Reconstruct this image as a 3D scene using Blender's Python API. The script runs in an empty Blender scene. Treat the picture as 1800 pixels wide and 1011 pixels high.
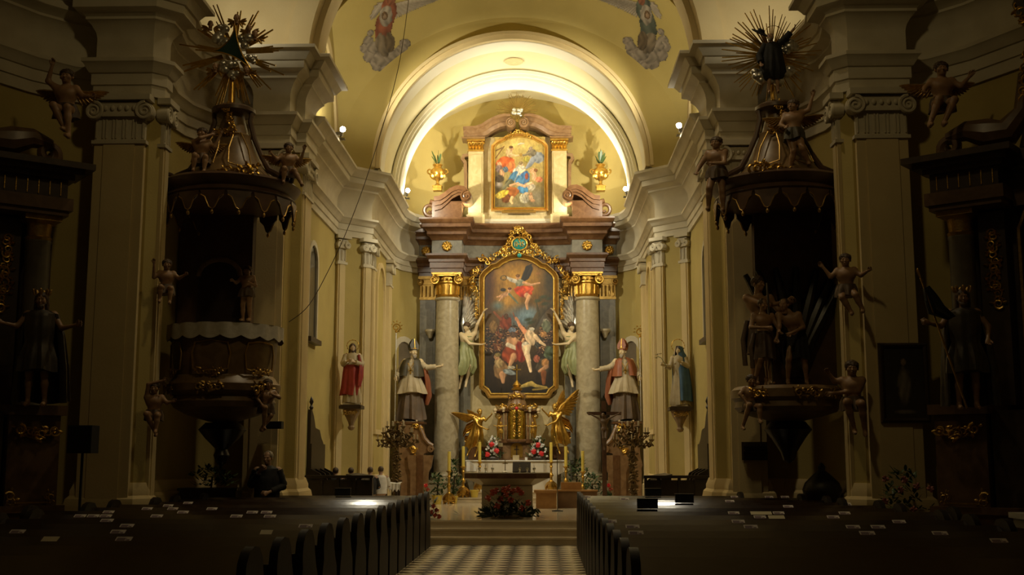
import bpy, bmesh, math, random
import numpy as np
from mathutils import Vector, Matrix
R = math.radians; PI = math.pi
random.seed(7)
scene = bpy.context.scene
col = scene.collection

# ------------------------------------------------------------------ camera
CAMX, CAMZ = 0.76, 1.75
YAW, PITCH, FPX = R(1.545), R(8.31), 2018.0
cam = bpy.data.cameras.new('camera'); camo = bpy.data.objects.new('camera', cam); col.objects.link(camo)
camo.location = (CAMX, 0, CAMZ); camo.rotation_euler = (PI/2+PITCH, 0, YAW)
cam.sensor_width = 36; cam.lens = FPX/1800*36; cam.clip_end = 200; cam.clip_start = .05
scene.camera = camo

# ------------------------------------------------------------------ world, exposure
w = bpy.data.worlds.new('world'); scene.world = w; w.use_nodes = True
w.node_tree.nodes['Background'].inputs[0].default_value = (1.0, .68, .26, 1)
w.node_tree.nodes['Background'].inputs[1].default_value = .015
scene.view_settings.view_transform = 'Standard'; scene.view_settings.look = 'None'
scene.view_settings.exposure = 0.0; scene.view_settings.gamma = 1; scene.view_settings.use_curve_mapping = False

WARM = (1.0, .91, .69)
def spot(name, loc, tgt, energy, angle=120, blend=.6, rad=.06, color=WARM):
    l = bpy.data.lights.new(name, 'SPOT'); l.energy = energy; l.spot_size = R(angle); l.spot_blend = blend
    l.shadow_soft_size = rad; l.color = color
    o = bpy.data.objects.new(name, l); col.objects.link(o); o.location = loc
    o.rotation_euler = (Vector(tgt)-Vector(loc)).to_track_quat('-Z', 'Y').to_euler()
    return o
def point(name, loc, energy, rad=.05, color=WARM):
    l = bpy.data.lights.new(name, 'POINT'); l.energy = energy; l.shadow_soft_size = rad; l.color = color
    o = bpy.data.objects.new(name, l); col.objects.link(o); o.location = loc
    return o
# floodlights on the chancel cornice (their housings are built further down)
LAMPS = [(-3.9, 25.7, 8.98), (3.94, 25.6, 8.98), (-3.12, 31.95, 8.98), (3.16, 31.9, 8.98)]
for i, p in enumerate(LAMPS):
    s = 1 if p[0] < 0 else -1; q = (p[0]+s*.12, p[1], p[2]+.25)
    if i < 2:
        spot('flood_light', q, (s*1.0, 33.5, 4.6), 2150, 62, 1.)
        spot('flood_light_up', q, (s*-3.2, 26.2, 16), 240, 165, .6)
        spot('flood_light_crown', q, (0, 31.3, 12.3), 1500, 46, 1.)
        spot('flood_light_nave', q, (s*-2.6, 19.5, .9), 300, 56, 1.)
        spot('flood_light_cross', q, (s*4.4, 28.5, 3.5), 1000, 66, 1.)
    else:
        spot('flood_light', q, (0, 31.0, 12.6), 480, 120, 1.)
        spot('flood_light_down', q, (-s*.2, 27.8, .5), 420, 70, 1.)
        spot('flood_light_back', q, (0, 34.8, 11.2), 760, 140, 1.)
# lamp high in the nave vault, uplights standing on the nave cornice
spot('nave_lamp', (.6, 10.5, 13.5), (0, 22.5, 8.0), 400, 120, .9, .4, (1.0, .76, .36))
spot('aisle_fill_light', (0, 19.5, 15.6), (0, 20.0, 0), 850, 95, .8, .25, (1.0, .80, .48))  # unseen fill spot, added to brighten the aisle tiles and pew tops
for s in (-1, 1): spot('cornice_uplight', (s*5.7, 20.6, 10.0), (s*4.6, 22.8, 11.6), 120, 130, .9, .1)
# lamps hidden behind the altar cornice that light the attic picture from below
for s in (-1, 1):
    spot('attic_lamp', (s*1.62, 34.0, 9.02), (s*.9, 34.5, 10.6), 85, 150, .8)

# ------------------------------------------------------------------ helpers
_f = Vector((-math.sin(YAW)*math.cos(PITCH), math.cos(YAW)*math.cos(PITCH), math.sin(PITCH)))
_r = Vector((math.cos(YAW), math.sin(YAW), 0)); _u = _r.cross(_f)
def at(px, py, Y):
    """world point seen at photograph pixel px,py that lies at depth Y"""
    d = _f+_r*((px-900)/FPX)+_u*((505.5-py)/FPX)
    t = Y/d.y
    return Vector((CAMX+t*d.x, Y, CAMZ+t*d.z))

MATS = {}
def mat(name, c1, c2=None, rough=.6, metal=0., scale=4., bump=0., detail=4., spec=.5, coat=0., emit=None, bscale=None, dist=0., attr=None):
    if name in MATS: return MATS[name]
    m = bpy.data.materials.new(name); m.use_nodes = True; nt = m.node_tree; b = nt.nodes['Principled BSDF']
    b.inputs['Roughness'].default_value = rough; b.inputs['Metallic'].default_value = metal
    b.inputs['Specular IOR Level'].default_value = spec
    b.inputs['Coat Weight'].default_value = coat; b.inputs['Coat Roughness'].default_value = .15
    b.inputs['Base Color'].default_value = (*c1, 1)
    tc = nt.nodes.new('ShaderNodeTexCoord')
    if attr:
        a = nt.nodes.new('ShaderNodeAttribute'); a.attribute_name = attr; nt.links.new(a.outputs['Color'], b.inputs['Base Color'])
    elif c2 is not None:
        n = nt.nodes.new('ShaderNodeTexNoise'); n.inputs['Scale'].default_value = scale; n.inputs['Detail'].default_value = detail
        n.inputs['Distortion'].default_value = dist
        nt.links.new(tc.outputs['Object'], n.inputs['Vector'])
        r = nt.nodes.new('ShaderNodeValToRGB'); r.color_ramp.elements[0].color = (*c1, 1); r.color_ramp.elements[1].color = (*c2, 1)
        r.color_ramp.elements[0].position = .35; r.color_ramp.elements[1].position = .65
        nt.links.new(n.outputs['Fac'], r.inputs['Fac']); nt.links.new(r.outputs['Color'], b.inputs['Base Color'])
    if bump:
        n2 = nt.nodes.new('ShaderNodeTexNoise'); n2.inputs['Scale'].default_value = bscale or scale*4; n2.inputs['Detail'].default_value = 5
        nt.links.new(tc.outputs['Object'], n2.inputs['Vector'])
        bp = nt.nodes.new('ShaderNodeBump'); bp.inputs['Strength'].default_value = bump; bp.inputs['Distance'].default_value = .02
        nt.links.new(n2.outputs['Fac'], bp.inputs['Height']); nt.links.new(bp.outputs['Normal'], b.inputs['Normal'])
    if emit:
        b.inputs['Emission Color'].default_value = (*emit[0], 1); b.inputs['Emission Strength'].default_value = emit[1]
    MATS[name] = m; return m

M_yellow = mat('ochre_plaster', (.42, .325, .105), (.47, .37, .125), .85, scale=1.2, bump=.15, bscale=30)
M_cream = mat('cream_plaster', (.60, .47, .235), (.65, .52, .27), .8, scale=1.5, bump=.12, bscale=30)
M_white = mat('white_stucco', (.52, .46, .33), (.60, .54, .40), .75, scale=2, bump=.12, bscale=25)
M_vault = mat('vault_plaster', (.46, .36, .115), (.52, .41, .14), .85, scale=.8, bump=.1, bscale=20)
M_soffit = mat('soffit_plaster', (.80, .75, .58), (.83, .78, .62), .8, scale=1, bump=.08, bscale=20)
M_vault2 = mat('sanctuary_plaster', (.70, .62, .36), (.75, .67, .41), .85, scale=.8, bump=.1, bscale=20)
M_gold = mat('gilding', (.62, .39, .085), (.48, .28, .05), .30, .9, scale=9, bump=.25, bscale=40)
M_golddark = mat('worn_gilding', (.50, .33, .10), (.36, .22, .06), .4, .9, scale=9, bump=.3, bscale=40)
M_silver = mat('silvering', (.74, .72, .66), (.55, .54, .5), .32, .9, scale=9, bump=.2, bscale=40)
M_red = mat('red_marble', (.09, .038, .013), (.14, .069, .028), .28, scale=7, detail=9, dist=.8)
M_redlight = mat('rose_marble', (.165, .088, .036), (.24, .142, .066), .3, scale=6, detail=8, dist=.8)
M_grey = mat('grey_marble', (.32, .265, .16), (.43, .365, .235), .25, scale=5, detail=9, dist=1.2)
M_bluegrey = mat('blue_grey_marble', (.13, .118, .085), (.19, .172, .128), .3, scale=5, detail=8, dist=1.)
M_yelmarble = mat('yellow_marble', (.46, .36, .17), (.57, .46, .25), .3, scale=4, detail=9, dist=1.5)
M_step = mat('limestone_step', (.52, .43, .28), (.60, .50, .34), .35, scale=3, detail=6)
M_wood = mat('dark_pew_wood', (.020, .012, .007), (.034, .020, .010), .17, scale=6, detail=8, bump=.06, bscale=9, coat=.5)
M_pewend = mat('pew_end_wood', (.011, .007, .004), (.018, .011, .006), .5, scale=6, detail=8, bump=.1, bscale=30, spec=.25)
M_darkwood = mat('dark_oak', (.030, .017, .008), (.045, .026, .012), .4, scale=6, detail=8, bump=.1)
M_black = mat('black_cloth', (.008, .008, .009), (.014, .013, .013), .8, scale=12)

def setp(o, label=None, cat=None, group=None, kind=None):
    if label: o['label'] = label
    if cat: o['category'] = cat
    if group: o['group'] = group
    if kind: o['kind'] = kind
    return o
def empty(name, loc, label, cat, group=None, rz=0):
    o = bpy.data.objects.new(name, None); col.objects.link(o); o.empty_display_size = .1
    o.location = loc; o.rotation_euler = (0, 0, rz)
    return setp(o, label, cat, group)
def copy_tree(o, parent=None):
    c = o.copy(); col.objects.link(c); c.parent = parent
    for ch in list(o.children): copy_tree(ch, c)
    return c

class MB:
    """collects verts/faces of one mesh"""
    def __init__(s): s.v = []; s.f = []; s.T = None
    def add(s, vs, fs):
        b = len(s.v)
        s.v += [tuple(s.T @ Vector(v)) for v in vs] if s.T is not None else [tuple(v) for v in vs]
        s.f += [tuple(i+b for i in f) for f in fs]
        return s
    def box(s, x0, x1, y0, y1, z0, z1, top=None):
        t = top or (0, 0)
        v = [(x0, y0, z0), (x1, y0, z0), (x1, y1, z0), (x0, y1, z0), (x0-t[0], y0-t[1], z1), (x1+t[0], y0-t[1], z1), (x1+t[0], y1+t[1], z1), (x0-t[0], y1+t[1], z1)]
        return s.add(v, [(3, 2, 1, 0), (4, 5, 6, 7), (0, 1, 5, 4), (1, 2, 6, 5), (2, 3, 7, 6), (3, 0, 4, 7)])
    def prism(s, poly, a0, a1, axis='z'):
        """poly 2D extruded along axis: z:(x,y), y:(x,z), x:(y,z)"""
        n = len(poly)
        def p(q, a):
            return (q[0], q[1], a) if axis == 'z' else ((q[0], a, q[1]) if axis == 'y' else (a, q[0], q[1]))
        v = [p(q, a0) for q in poly]+[p(q, a1) for q in poly]
        return s.add(v, [tuple(range(n))[::-1], tuple(range(n, 2*n))]+[(i, (i+1) % n, n+(i+1) % n, n+i) for i in range(n)])
    def lathe(s, prof, n=24, c=(0, 0, 0), sx=1, sy=1, a0=0, a1=2*PI, flute=0, nf=0):
        full = abs(a1-a0-2*PI) < 1e-6; m = n if full else n+1; v = []
        for (r, z) in prof:
            for i in range(m):
                a = a0+(a1-a0)*i/n
                rr = r*(1-flute*abs(math.sin(a*nf/2))) if nf else r
                v.append((c[0]+rr*math.cos(a)*sx, c[1]+rr*math.sin(a)*sy, c[2]+z))
        f = []
        for k in range(len(prof)-1):
            for i in range(n):
                j = (i+1) % m
                f.append((k*m+i, k*m+j, (k+1)*m+j, (k+1)*m+i))
        if full:
            f.append(tuple(range(m))[::-1]); f.append(tuple((len(prof)-1)*m+i for i in range(m)))
        return s.add(v, f)
    def tube(s, pts, r, n=6, cap=True, flat=1.):
        pts = [Vector(p) for p in pts]; k = len(pts)
        rs = r if isinstance(r, (list, tuple)) else [r]*k
        v = []; up = None
        for i, p in enumerate(pts):
            t = (pts[min(i+1, k-1)]-pts[max(i-1, 0)])
            t = t.normalized() if t.length > 1e-9 else Vector((0, 0, 1))
            if up is None:
                up = t.orthogonal().normalized()
            up = (up-t*up.dot(t)); up = up.normalized() if up.length > 1e-6 else t.orthogonal().normalized()
            sd = t.cross(up)
            for j in range(n):
                a = 2*PI*j/n
                v.append(p+(up*math.cos(a)*flat+sd*math.sin(a))*rs[i])
        f = [(i*n+j, i*n+(j+1) % n, (i+1)*n+(j+1) % n, (i+1)*n+j) for i in range(k-1) for j in range(n)]
        if cap: f += [tuple(range(n))[::-1], tuple((k-1)*n+j for j in range(n))]
        return s.add(v, f)
    def ball(s, c, r, n=10, m=7, sc=(1, 1, 1), M=None):
        v = []; f = []
        for i in range(m+1):
            th = PI*i/m
            for j in range(n):
                a = 2*PI*j/n
                p = Vector((math.sin(th)*math.cos(a)*r*sc[0], math.sin(th)*math.sin(a)*r*sc[1], math.cos(th)*r*sc[2]))
                if M is not None: p = M @ p
                v.append(p+Vector(c))
        for i in range(m):
            for j in range(n):
                f.append((i*n+j, (i+1)*n+j, (i+1)*n+(j+1) % n, i*n+(j+1) % n))
        return s.add(v, f)
    def spiral(s, c, ux, uy, r0, r1, a0, turns, tr0, tr1, n=20, k=6):
        """scroll tube in plane ux,uy"""
        ux = Vector(ux); uy = Vector(uy); c = Vector(c); pts = []; rr = []
        for i in range(n+1):
            t = i/n; a = a0+2*PI*turns*t; r = r0+(r1-r0)*t
            pts.append(c+ux*math.cos(a)*r+uy*math.sin(a)*r); rr.append(tr0+(tr1-tr0)*t)
        return s.tube(pts, rr, k)
    def sweep(s, path, prof, side=1, closed=False, cap=True):
        """moulding: prof [(out,z)] along plan polyline path [(x,y)], mitred; out to the left of travel * side"""
        n = len(path); P = [Vector((p[0], p[1])) for p in path]; offs = []
        for i in range(n):
            a = P[i]-P[i-1] if (i > 0 or closed) else None
            b = P[(i+1) % n]-P[i] if (i < n-1 or closed) else None
            na = Vector((-a.y, a.x)).normalized() if a is not None else None
            nb = Vector((-b.y, b.x)).normalized() if b is not None else None
            if na is None: m = nb
            elif nb is None: m = na
            else:
                m = na+nb
                m = m/(max(.25, 1+na.dot(nb))) if m.length > 1e-6 else na
            offs.append(m*side)
        v = []; q = len(prof)
        for i in range(n):
            for (o, z) in prof: v.append((P[i].x+offs[i].x*o, P[i].y+offs[i].y*o, z))
        f = []
        for i in range(n if closed else n-1):
            j = (i+1) % n
            for k in range(q-1):
                fc = (i*q+k, j*q+k, j*q+k+1, i*q+k+1)
                f.append(fc[::-1] if side > 0 else fc)
        if cap and not closed: f += [tuple(range(q)), tuple((n-1)*q+k for k in range(q))[::-1]]
        return s.add(v, f)
    def grid(s, fn, nu, nv, wrap=False):
        v = [fn(i/nu, j/nv) for j in range(nv+1) for i in range(nu if wrap else nu+1)]
        m = nu if wrap else nu+1
        f = [(j*m+i, j*m+(i+1) % m, (j+1)*m+(i+1) % m, (j+1)*m+i) for j in range(nv) for i in range(nu)]
        return s.add(v, f)
    def mesh(s, name, smooth=True, angle=40):
        me = bpy.data.meshes.new(name); me.from_pydata(s.v, [], s.f); me.update()
        if smooth:
            me.polygons.foreach_set('use_smooth', [True]*len(me.polygons))
            bm = bmesh.new(); bm.from_mesh(me)
            bmesh.ops.recalc_face_normals(bm, faces=bm.faces)
            for e in bm.edges:
                if len(e.link_faces) == 2 and e.calc_face_angle(0) > R(angle): e.smooth = False
            bm.to_mesh(me); bm.free()
        else:
            bm = bmesh.new(); bm.from_mesh(me); bmesh.ops.recalc_face_normals(bm, faces=bm.faces); bm.to_mesh(me); bm.free()
        return me
    def build(s, name, m, parent=None, smooth=True, loc=None, rz=0, angle=40):
        top = parent
        while top is not None and top.parent is not None: top = top.parent
        if top is not None and top.location.length > 0:
            L = top.location; s.v = [(v[0]-L.x, v[1]-L.y, v[2]-L.z) for v in s.v]
        me = s.mesh(name, smooth, angle); me.materials.append(m)
        o = bpy.data.objects.new(name, me); col.objects.link(o)
        if parent: o.parent = parent
        if loc is not None: o.location = loc; o.rotation_euler = (0, 0, rz)
        return o
def struct(mb, name, m, smooth=True, angle=40):
    o = mb.build(name, m, None, smooth, angle=angle); o['kind'] = 'structure'; return o
def arc(cx, cy, rx, ry, a0, a1, n):
    return [(cx+rx*math.cos(R(a0+(a1-a0)*i/n)), cy+ry*math.sin(R(a0+(a1-a0)*i/n))) for i in range(n+1)]
def frame_of(p, u, n):
    """matrix with local x along u, local -y outward n (so builders face -Y), z up"""
    u = Vector((u[0], u[1], 0)).normalized(); n = Vector((n[0], n[1], 0)).normalized()
    M = Matrix.Identity(4)
    M.col[0][:3] = u; M.col[1][:3] = -n; M.col[2][:3] = (0, 0, 1); M.col[3][:3] = p
    return M
# ------------------------------------------------------------------ THE SETTING
# floor with diagonal black and cream tiles in the aisle
f = MB(); f.box(-11, 11, -4, 23.0, -.3, -.012)
floor = struct(f, 'floor', mat('nave_floor_stone', (.16, .13, .09), (.22, .18, .12), .5, scale=3), False)
M_tl = mat('cream_floor_tile', (.72, .61, .39), (.78, .68, .46), .38, scale=5); M_td = mat('dark_floor_tile', (.05, .038, .024), (.075, .058, .038), .38, scale=5)
D = .205
def tile_mesh(m):
    b = MB(); e = D-.004
    b.add([(0, -e, 0), (e, 0, 0), (0, e, 0), (-e, 0, 0), (0, -e-.002, -.012), (e+.002, 0, -.012), (0, e+.002, -.012), (-e-.002, 0, -.012)],
          [(0, 1, 2, 3), (4, 5, 1, 0), (5, 6, 2, 1), (6, 7, 3, 2), (7, 4, 0, 3)])
    me = b.mesh('tile', False); me.materials.append(m); return me
tl, td = tile_mesh(M_tl), tile_mesh(M_td)
rr = random.Random(3)
for j in range(32):
    y = 22.78-j*D
    if y < 16.4: break
    for i in range(-3, 4):
        x = i*2*D+(D if j % 2 else 0)
        if x > 1.3: continue
        o = bpy.data.objects.new('tile', td if j % 2 else tl); col.objects.link(o); o.parent = floor
        o.location = (x, y, rr.uniform(-.001, .001))

# steps to the chancel and to the high altar
def slab(name, x0, x1, y0, y1, z0, z1, m=M_step, nose=.02):
    b = MB(); b.box(x0, x1, y0, y1, z0, z1-.035); b.box(x0, x1, y0-nose, y1, z1-.035, z1)
    return struct(b, name, m, False)
slab('floor_step_1', -4.4, 4.4, 23.0, 23.32, 0, .15)
slab('floor_step_2', -4.4, 4.4, 23.3, 23.62, 0, .30)
slab('floor_chancel', -4.6, 4.6, 23.6, 36, 0, .45, mat('polished_chancel_floor', (.62, .53, .38), (.70, .61, .45), .12, scale=2, detail=6))
slab('floor_step_3', -1.75, 1.75, 31.8, 33.2, .45, .60)
slab('floor_step_4', -1.65, 1.65, 32.15, 33.2, .45, .75)

# plan lines, left side; the right side is mirrored
CH = [(-4.45, 23.75), (-4.45, 28.3), (-3.68, 29.05), (-3.68, 32.7)]
APSE = [(-3.68, 32.7), (-3.66, 33.3), (-3.5, 33.95), (-3.15, 34.45), (-2.6, 34.8), (-1.9, 35.0), (-1.0, 35.1), (0, 35.12)]
ARCHP = [(-5.02, 22.85), (-5.02, 22.2), (-4.33, 22.2), (-4.33, 22.76), (-4.14, 22.76), (-4.14, 23.74), (-4.45, 23.74)]
CONC = [(-5.95, 19.35), (-6.18, 19.9), (-6.28, 20.6), (-6.2, 21.4), (-5.9, 22.1), (-5.45, 22.7), (-5.02, 22.85)]
NAVP = [(-7.15, 19.4), (-6.95, 19.4), (-6.95, 19.0), (-6.0, 19.0), (-5.85, 19.15), (-5.85, 19.35)]
CHAP = [(-9.6, 13.0), (-9.45, 14.5), (-9.1, 16.2), (-8.6, 17.6), (-8.0, 18.7), (-7.5, 19.25), (-7.15, 19.4)]
def mir(p): return [(-x, y) for x, y in p]
def uniq(*ls):
    out = []
    for l in ls:
        for p in l:
            if not out or abs(out[-1][0]-p[0])+abs(out[-1][1]-p[1]) > 1e-6: out.append(p)
    return out
NAVE = uniq(CHAP, NAVP, CONC, ARCHP)
CHW = CH
def wallsurf(path, z0, z1, side, th=.0):
    b = MB(); b.sweep(path, [(0, z0), (0, z1), (-.35, z1), (-.35, z0), (0, z0)], side); return b
Z = dict(nb=7.02, ct=7.88, ab=8.53, fb=9.22, top=9.78)     # nave order: neck, capital top, architrave top, frieze top, cornice top
z_ = dict(nb=6.5, ct=7.24, ab=7.74, fb=8.42, top=8.95)     # chancel order
def entab(zz, ov=.55):
    a, b_, c, t = zz['ct'], zz['ab'], zz['fb'], zz['top']; h = b_-a; k = t-c
    return [(0, a), (.05, a), (.05, a+h*.30), (.08, a+h*.32), (.08, a+h*.62), (.11, a+h*.64), (.15, a+h*.74), (.19, a+h*.86), (.22, a+h*.9), (.22, b_), (.05, b_+.02),
            (.03, b_+.05), (.03, c-.28), (.05, c-.18), (.11, c-.07), (.17, c), (.19, c+.01), (.19, c+k*.10), (.25, c+k*.2), (.33, c+k*.26), (.36, c+k*.3),
            (.36, c+k*.55), (.40, c+k*.57), (.44, c+k*.68), (.50, c+k*.82), (ov, c+k*.88), (ov, t), (0, t+.05)]
def baseprof(z0, h):
    return [(0, z0), (.16, z0), (.16, z0+h*.62), (.13, z0+h*.66), (.14, z0+h*.72), (.12, z0+h*.80), (.07, z0+h*.84), (.07, z0+h*.9), (.02, z0+h), (0, z0+h)]
WALLS = {}
for sd, s, nm in ((-1, 1, 'left'), (1, -1, 'right')):
    N = NAVE if sd < 0 else mir(NAVE); C_ = CHW if sd < 0 else mir(CHW)
    # travelling away from the camera, the room lies to the right on the left side -> side -1
    side = -1 if sd < 0 else 1
    wn = struct(wallsurf(N, 0, 9.8, side), 'wall_nave_'+nm, M_yellow, angle=30)
    wc = struct(wallsurf(C_, 0, 9.0, side), 'wall_chancel_'+nm, M_yellow, angle=30)
    WALLS[nm] = (wn, wc)
    b = MB(); b.sweep(N, entab(Z, .62), side); struct(b, 'trim_cornice_nave_'+nm, M_white, angle=25)
    b = MB(); b.sweep(C_, entab(z_), side); struct(b, 'trim_cornice_chancel_'+nm, M_white, angle=25)
    b = MB(); b.sweep(uniq(N[N.index((sd*7.15, 19.4)):]), baseprof(0, 1.3), side); struct(b, 'baseboard_nave_'+nm, M_cream, angle=25)
    b = MB(); b.sweep(C_, baseprof(.45, .8), side); struct(b, 'baseboard_chancel_'+nm, M_cream, angle=25)
AP = APSE+[(-x, y) for x, y in APSE[-2::-1]]
wa = struct(wallsurf(AP, 0, 13.2, -1), 'wall_apse', M_yellow, angle=50)
b = MB(); b.sweep(AP, entab(z_, .45), -1); struct(b, 'trim_cornice_apse', M_white, angle=25)

# ---- arches and vaults
def ring(y0, y1, r0, r1, zc, n=48, x0=0, ez=1.):
    b = MB(); v = []; f = []
    for i in range(n+1):
        a = PI*i/n
        for (r, y) in ((r0, y0), (r1, y0), (r1, y1), (r0, y1)):
            v.append((x0+r*math.cos(a), y, zc+r*math.sin(a)*ez))
    for i in range(n):
        for k in range(4): f.append((i*4+k, i*4+(k+1) % 4, (i+1)*4+(k+1) % 4, (i+1)*4+k))
    f += [(0, 1, 2, 3), tuple(n*4+k for k in (3, 2, 1, 0))]
    return b.add(v, f)
def spandrel(y0, y1, r, zc, X, zt, n=48):
    """wall plate with a round opening"""
    b = MB(); v = []; f = []
    inn = [(r*math.cos(PI*i/n), zc+r*math.sin(PI*i/n)) for i in range(n+1)]
    out = []
    for i in range(n+1):
        a = PI*i/n; c_, s_ = math.cos(a), math.sin(a)
        t = min(X/abs(c_) if abs(c_) > 1e-6 else 1e9, (zt-zc)/s_ if s_ > 1e-6 else 1e9)
        out.append((t*c_, zc+t*s_))
    for y in (y0, y1):
        for (p, q) in zip(inn, out): v += [(p[0], y, p[1]), (q[0], y, q[1])]
    m = 2*(n+1)
    for i in range(n):
        a = 2*i
        f += [(a, a+1, a+3, a+2), (m+a, m+a+2, m+a+3, m+a+1), (a, a+2, m+a+2, m+a)]
    return b.add(v, f)
ZS = 9.0            # springing of the chancel vaults
# triumphal arch over the nave piers
struct(spandrel(22.76, 23.76, 4.06, 9.78, 10.5, 16.5), 'wall_triumphal_arch', M_cream, angle=30)
b = ring(22.6, 22.77, 4.06, 4.5, 9.78); struct(b, 'trim_triumphal_archivolt', M_cream)
b = ring(22.95, 23.6, 3.94, 4.07, 9.78); struct(b, 'trim_triumphal_soffit', M_cream)
# sail vault of the first chancel bay
YC, HB = 26.15, 2.42
EA, EB = 4.5/math.sqrt(.5), HB/math.sqrt(.5); EC = 4.0/math.sqrt(.5)
def sail(u, v):
    x = -4.5+9*u; y = YC-HB+2*HB*v
    q = max(0, 1-(x/EA)**2-((y-YC)/EB)**2)
    return (x, y, ZS+EC*math.sqrt(q))
b = MB(); b.grid(sail, 60, 40); ceiling = struct(b, 'ceiling_sail_vault', M_vault, angle=60)
# side walls under the vault (lunettes) with a round-headed window each
for sd, nm in ((-1, 'left'), (1, 'right')):
    b = MB(); n = 32
    pts = [(YC-HB, ZS-.1)]+[(YC-HB+2*HB*i/n, sail(0, i/n)[2]+.02) for i in range(n+1)]+[(YC+HB, ZS-.1)]
    b.prism(pts, sd*4.5, sd*4.8, 'x'); struct(b, 'wall_lunette_'+nm, M_yellow, False)
    b = MB(); v = []; k = 24
    for i in range(k+1):
        a = PI*i/k
        for rr_ in (2.05, 2.3):
            v.append((YC+rr_*math.cos(a), ZS+.15+rr_*1.25*math.sin(a)))
    fcs = [(2*i, 2*i+1, 2*i+3, 2*i+2) for i in range(k)]
    vv = [(sd*4.44, p[0], p[1]) for p in v]+[(sd*4.52, p[0], p[1]) for p in v]; m_ = len(v)
    fs = fcs+[tuple(m_+q for q in f_[::-1]) for f_ in fcs]+[(2*i, 2*i+2, m_+2*i+2, m_+2*i) for i in range(k)]+[(2*i+1, m_+2*i+1, m_+2*i+3, 2*i+3) for i in range(k)]
    b.add(vv, fs); struct(b, 'trim_lunette_'+nm, M_cream)
# arch between the sail vault and the sanctuary, barrel vault, inner rib
struct(spandrel(28.55, 28.95, 3.46, ZS, 4.8, 13.9), 'wall_sanctuary_arch', M_vault, angle=30)
struct(ring(28.36, 28.56, 3.38, 3.50, ZS), 'trim_sanctuary_archivolt', M_cream)
struct(ring(28.28, 28.42, 3.49, 3.57, ZS), 'trim_sanctuary_fillet', M_cream)
struct(ring(28.5, 29.25, 3.38, 3.55, ZS), 'trim_sanctuary_rib', M_soffit, angle=60)
struct(ring(28.9, 31.2, 3.46, 3.75, ZS), 'ceiling_barrel_vault', M_vault2, angle=60)
struct(ring(32.0, 35.3, 3.95, 4.2, ZS), 'ceiling_apse_vault', M_vault2, angle=60)
struct(ring(31.0, 32.1, 3.26, 4.2, ZS), 'trim_apse_rib', M_soffit)
struct(ring(30.9, 31.02, 3.33, 3.42, ZS), 'trim_apse_fillet', M_soffit)
struct(ring(31.12, 31.98, 3.20, 3.28, ZS), 'trim_apse_rib_inner', M_soffit)
# nave vault far above, out of the frame
b = MB(); b.box(-11, 11, 6, 22.6, 16.3, 16.6); struct(b, 'ceiling_nave', M_cream, False)
for sd, nm in ((-1, 'left'), (1, 'right')):
    b = MB(); b.box(min(sd*10.2, sd*10.6), max(sd*10.2, sd*10.6), 6, 23, 0, 16.4); struct(b, 'wall_nave_outer_'+nm, M_cream, False)
# ---- pilasters of the two orders
def pilaster(parent, c, u, n, wdt, z0, zz, dep=.12, flutes=4, volr=.13):
    """shaft + necking + ionic capital standing proud of a wall; c plan point on wall"""
    T = frame_of(Vector((c[0], c[1], 0)), u, n); h = wdt/2
    nb, ct = zz['nb'], zz['ct']; H = ct-nb
    b = MB(); b.T = T
    b.box(-h, h, -dep, .05, z0, nb); b.box(-h*.62, h*.62, -dep-.02, -dep+.01, z0, nb)
    b.build('pilaster_shaft', M_cream, parent, False)
    cp = MB(); cp.T = T
    cp.box(-h-.04, h+.04, -dep-.04, .05, nb, nb+.06)
    cp.box(-h, h, -dep, .05, nb+.06, nb+H*.55)
    for i in range(flutes):
        x = -h+wdt*(i+.5)/flutes; fw = wdt/flutes*.28
        cp.box(x-fw-.02, x-fw, -dep-.02, -dep, nb+.1, nb+H*.50); cp.box(x+fw, x+fw+.02, -dep-.02, -dep, nb+.1, nb+H*.50)
    cp.box(-h-.06, h+.06, -dep-.07, .05, nb+H*.55, nb+H*.62)
    cp.box(-h-.02, h+.02, -dep-.05, .05, nb+H*.62, nb+H*.85)
    cp.box(-h-.10, h+.10, -dep-.12, .05, nb+H*.88, ct)
    cap = cp.build('capital', M_white, parent, False)
    eg = MB(); eg.T = T
    k = max(3, int(wdt/.11))
    for i in range(k): eg.ball((-h+.06+(wdt-.12)*i/(k-1), -dep-.06, nb+H*.72), .04, 8, 5, (1, .7, 1.3))
    eg.build('egg_moulding', M_white, cap)['kind'] = 'stuff'
    for sx in (-1, 1):
        vo = MB(); vo.T = T; cc = (sx*(h+.01), -dep-.08, nb+H*.66)
        vo.spiral(cc, (sx, 0, 0), (0, 0, 1), volr, .02, PI/2, 2.1, .034, .02, 34, 6)
        vo.T = T @ Matrix.Translation(Vector(cc)+Vector((0, .05, 0))) @ Matrix.Rotation(PI/2, 4, 'X')
        vo.lathe([(.0, -.14), (volr*.85, -.14), (volr*.95, -.06), (volr*.9, .045), (0, .045)], 20)
        vo.build('volute', M_white, cap)
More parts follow.
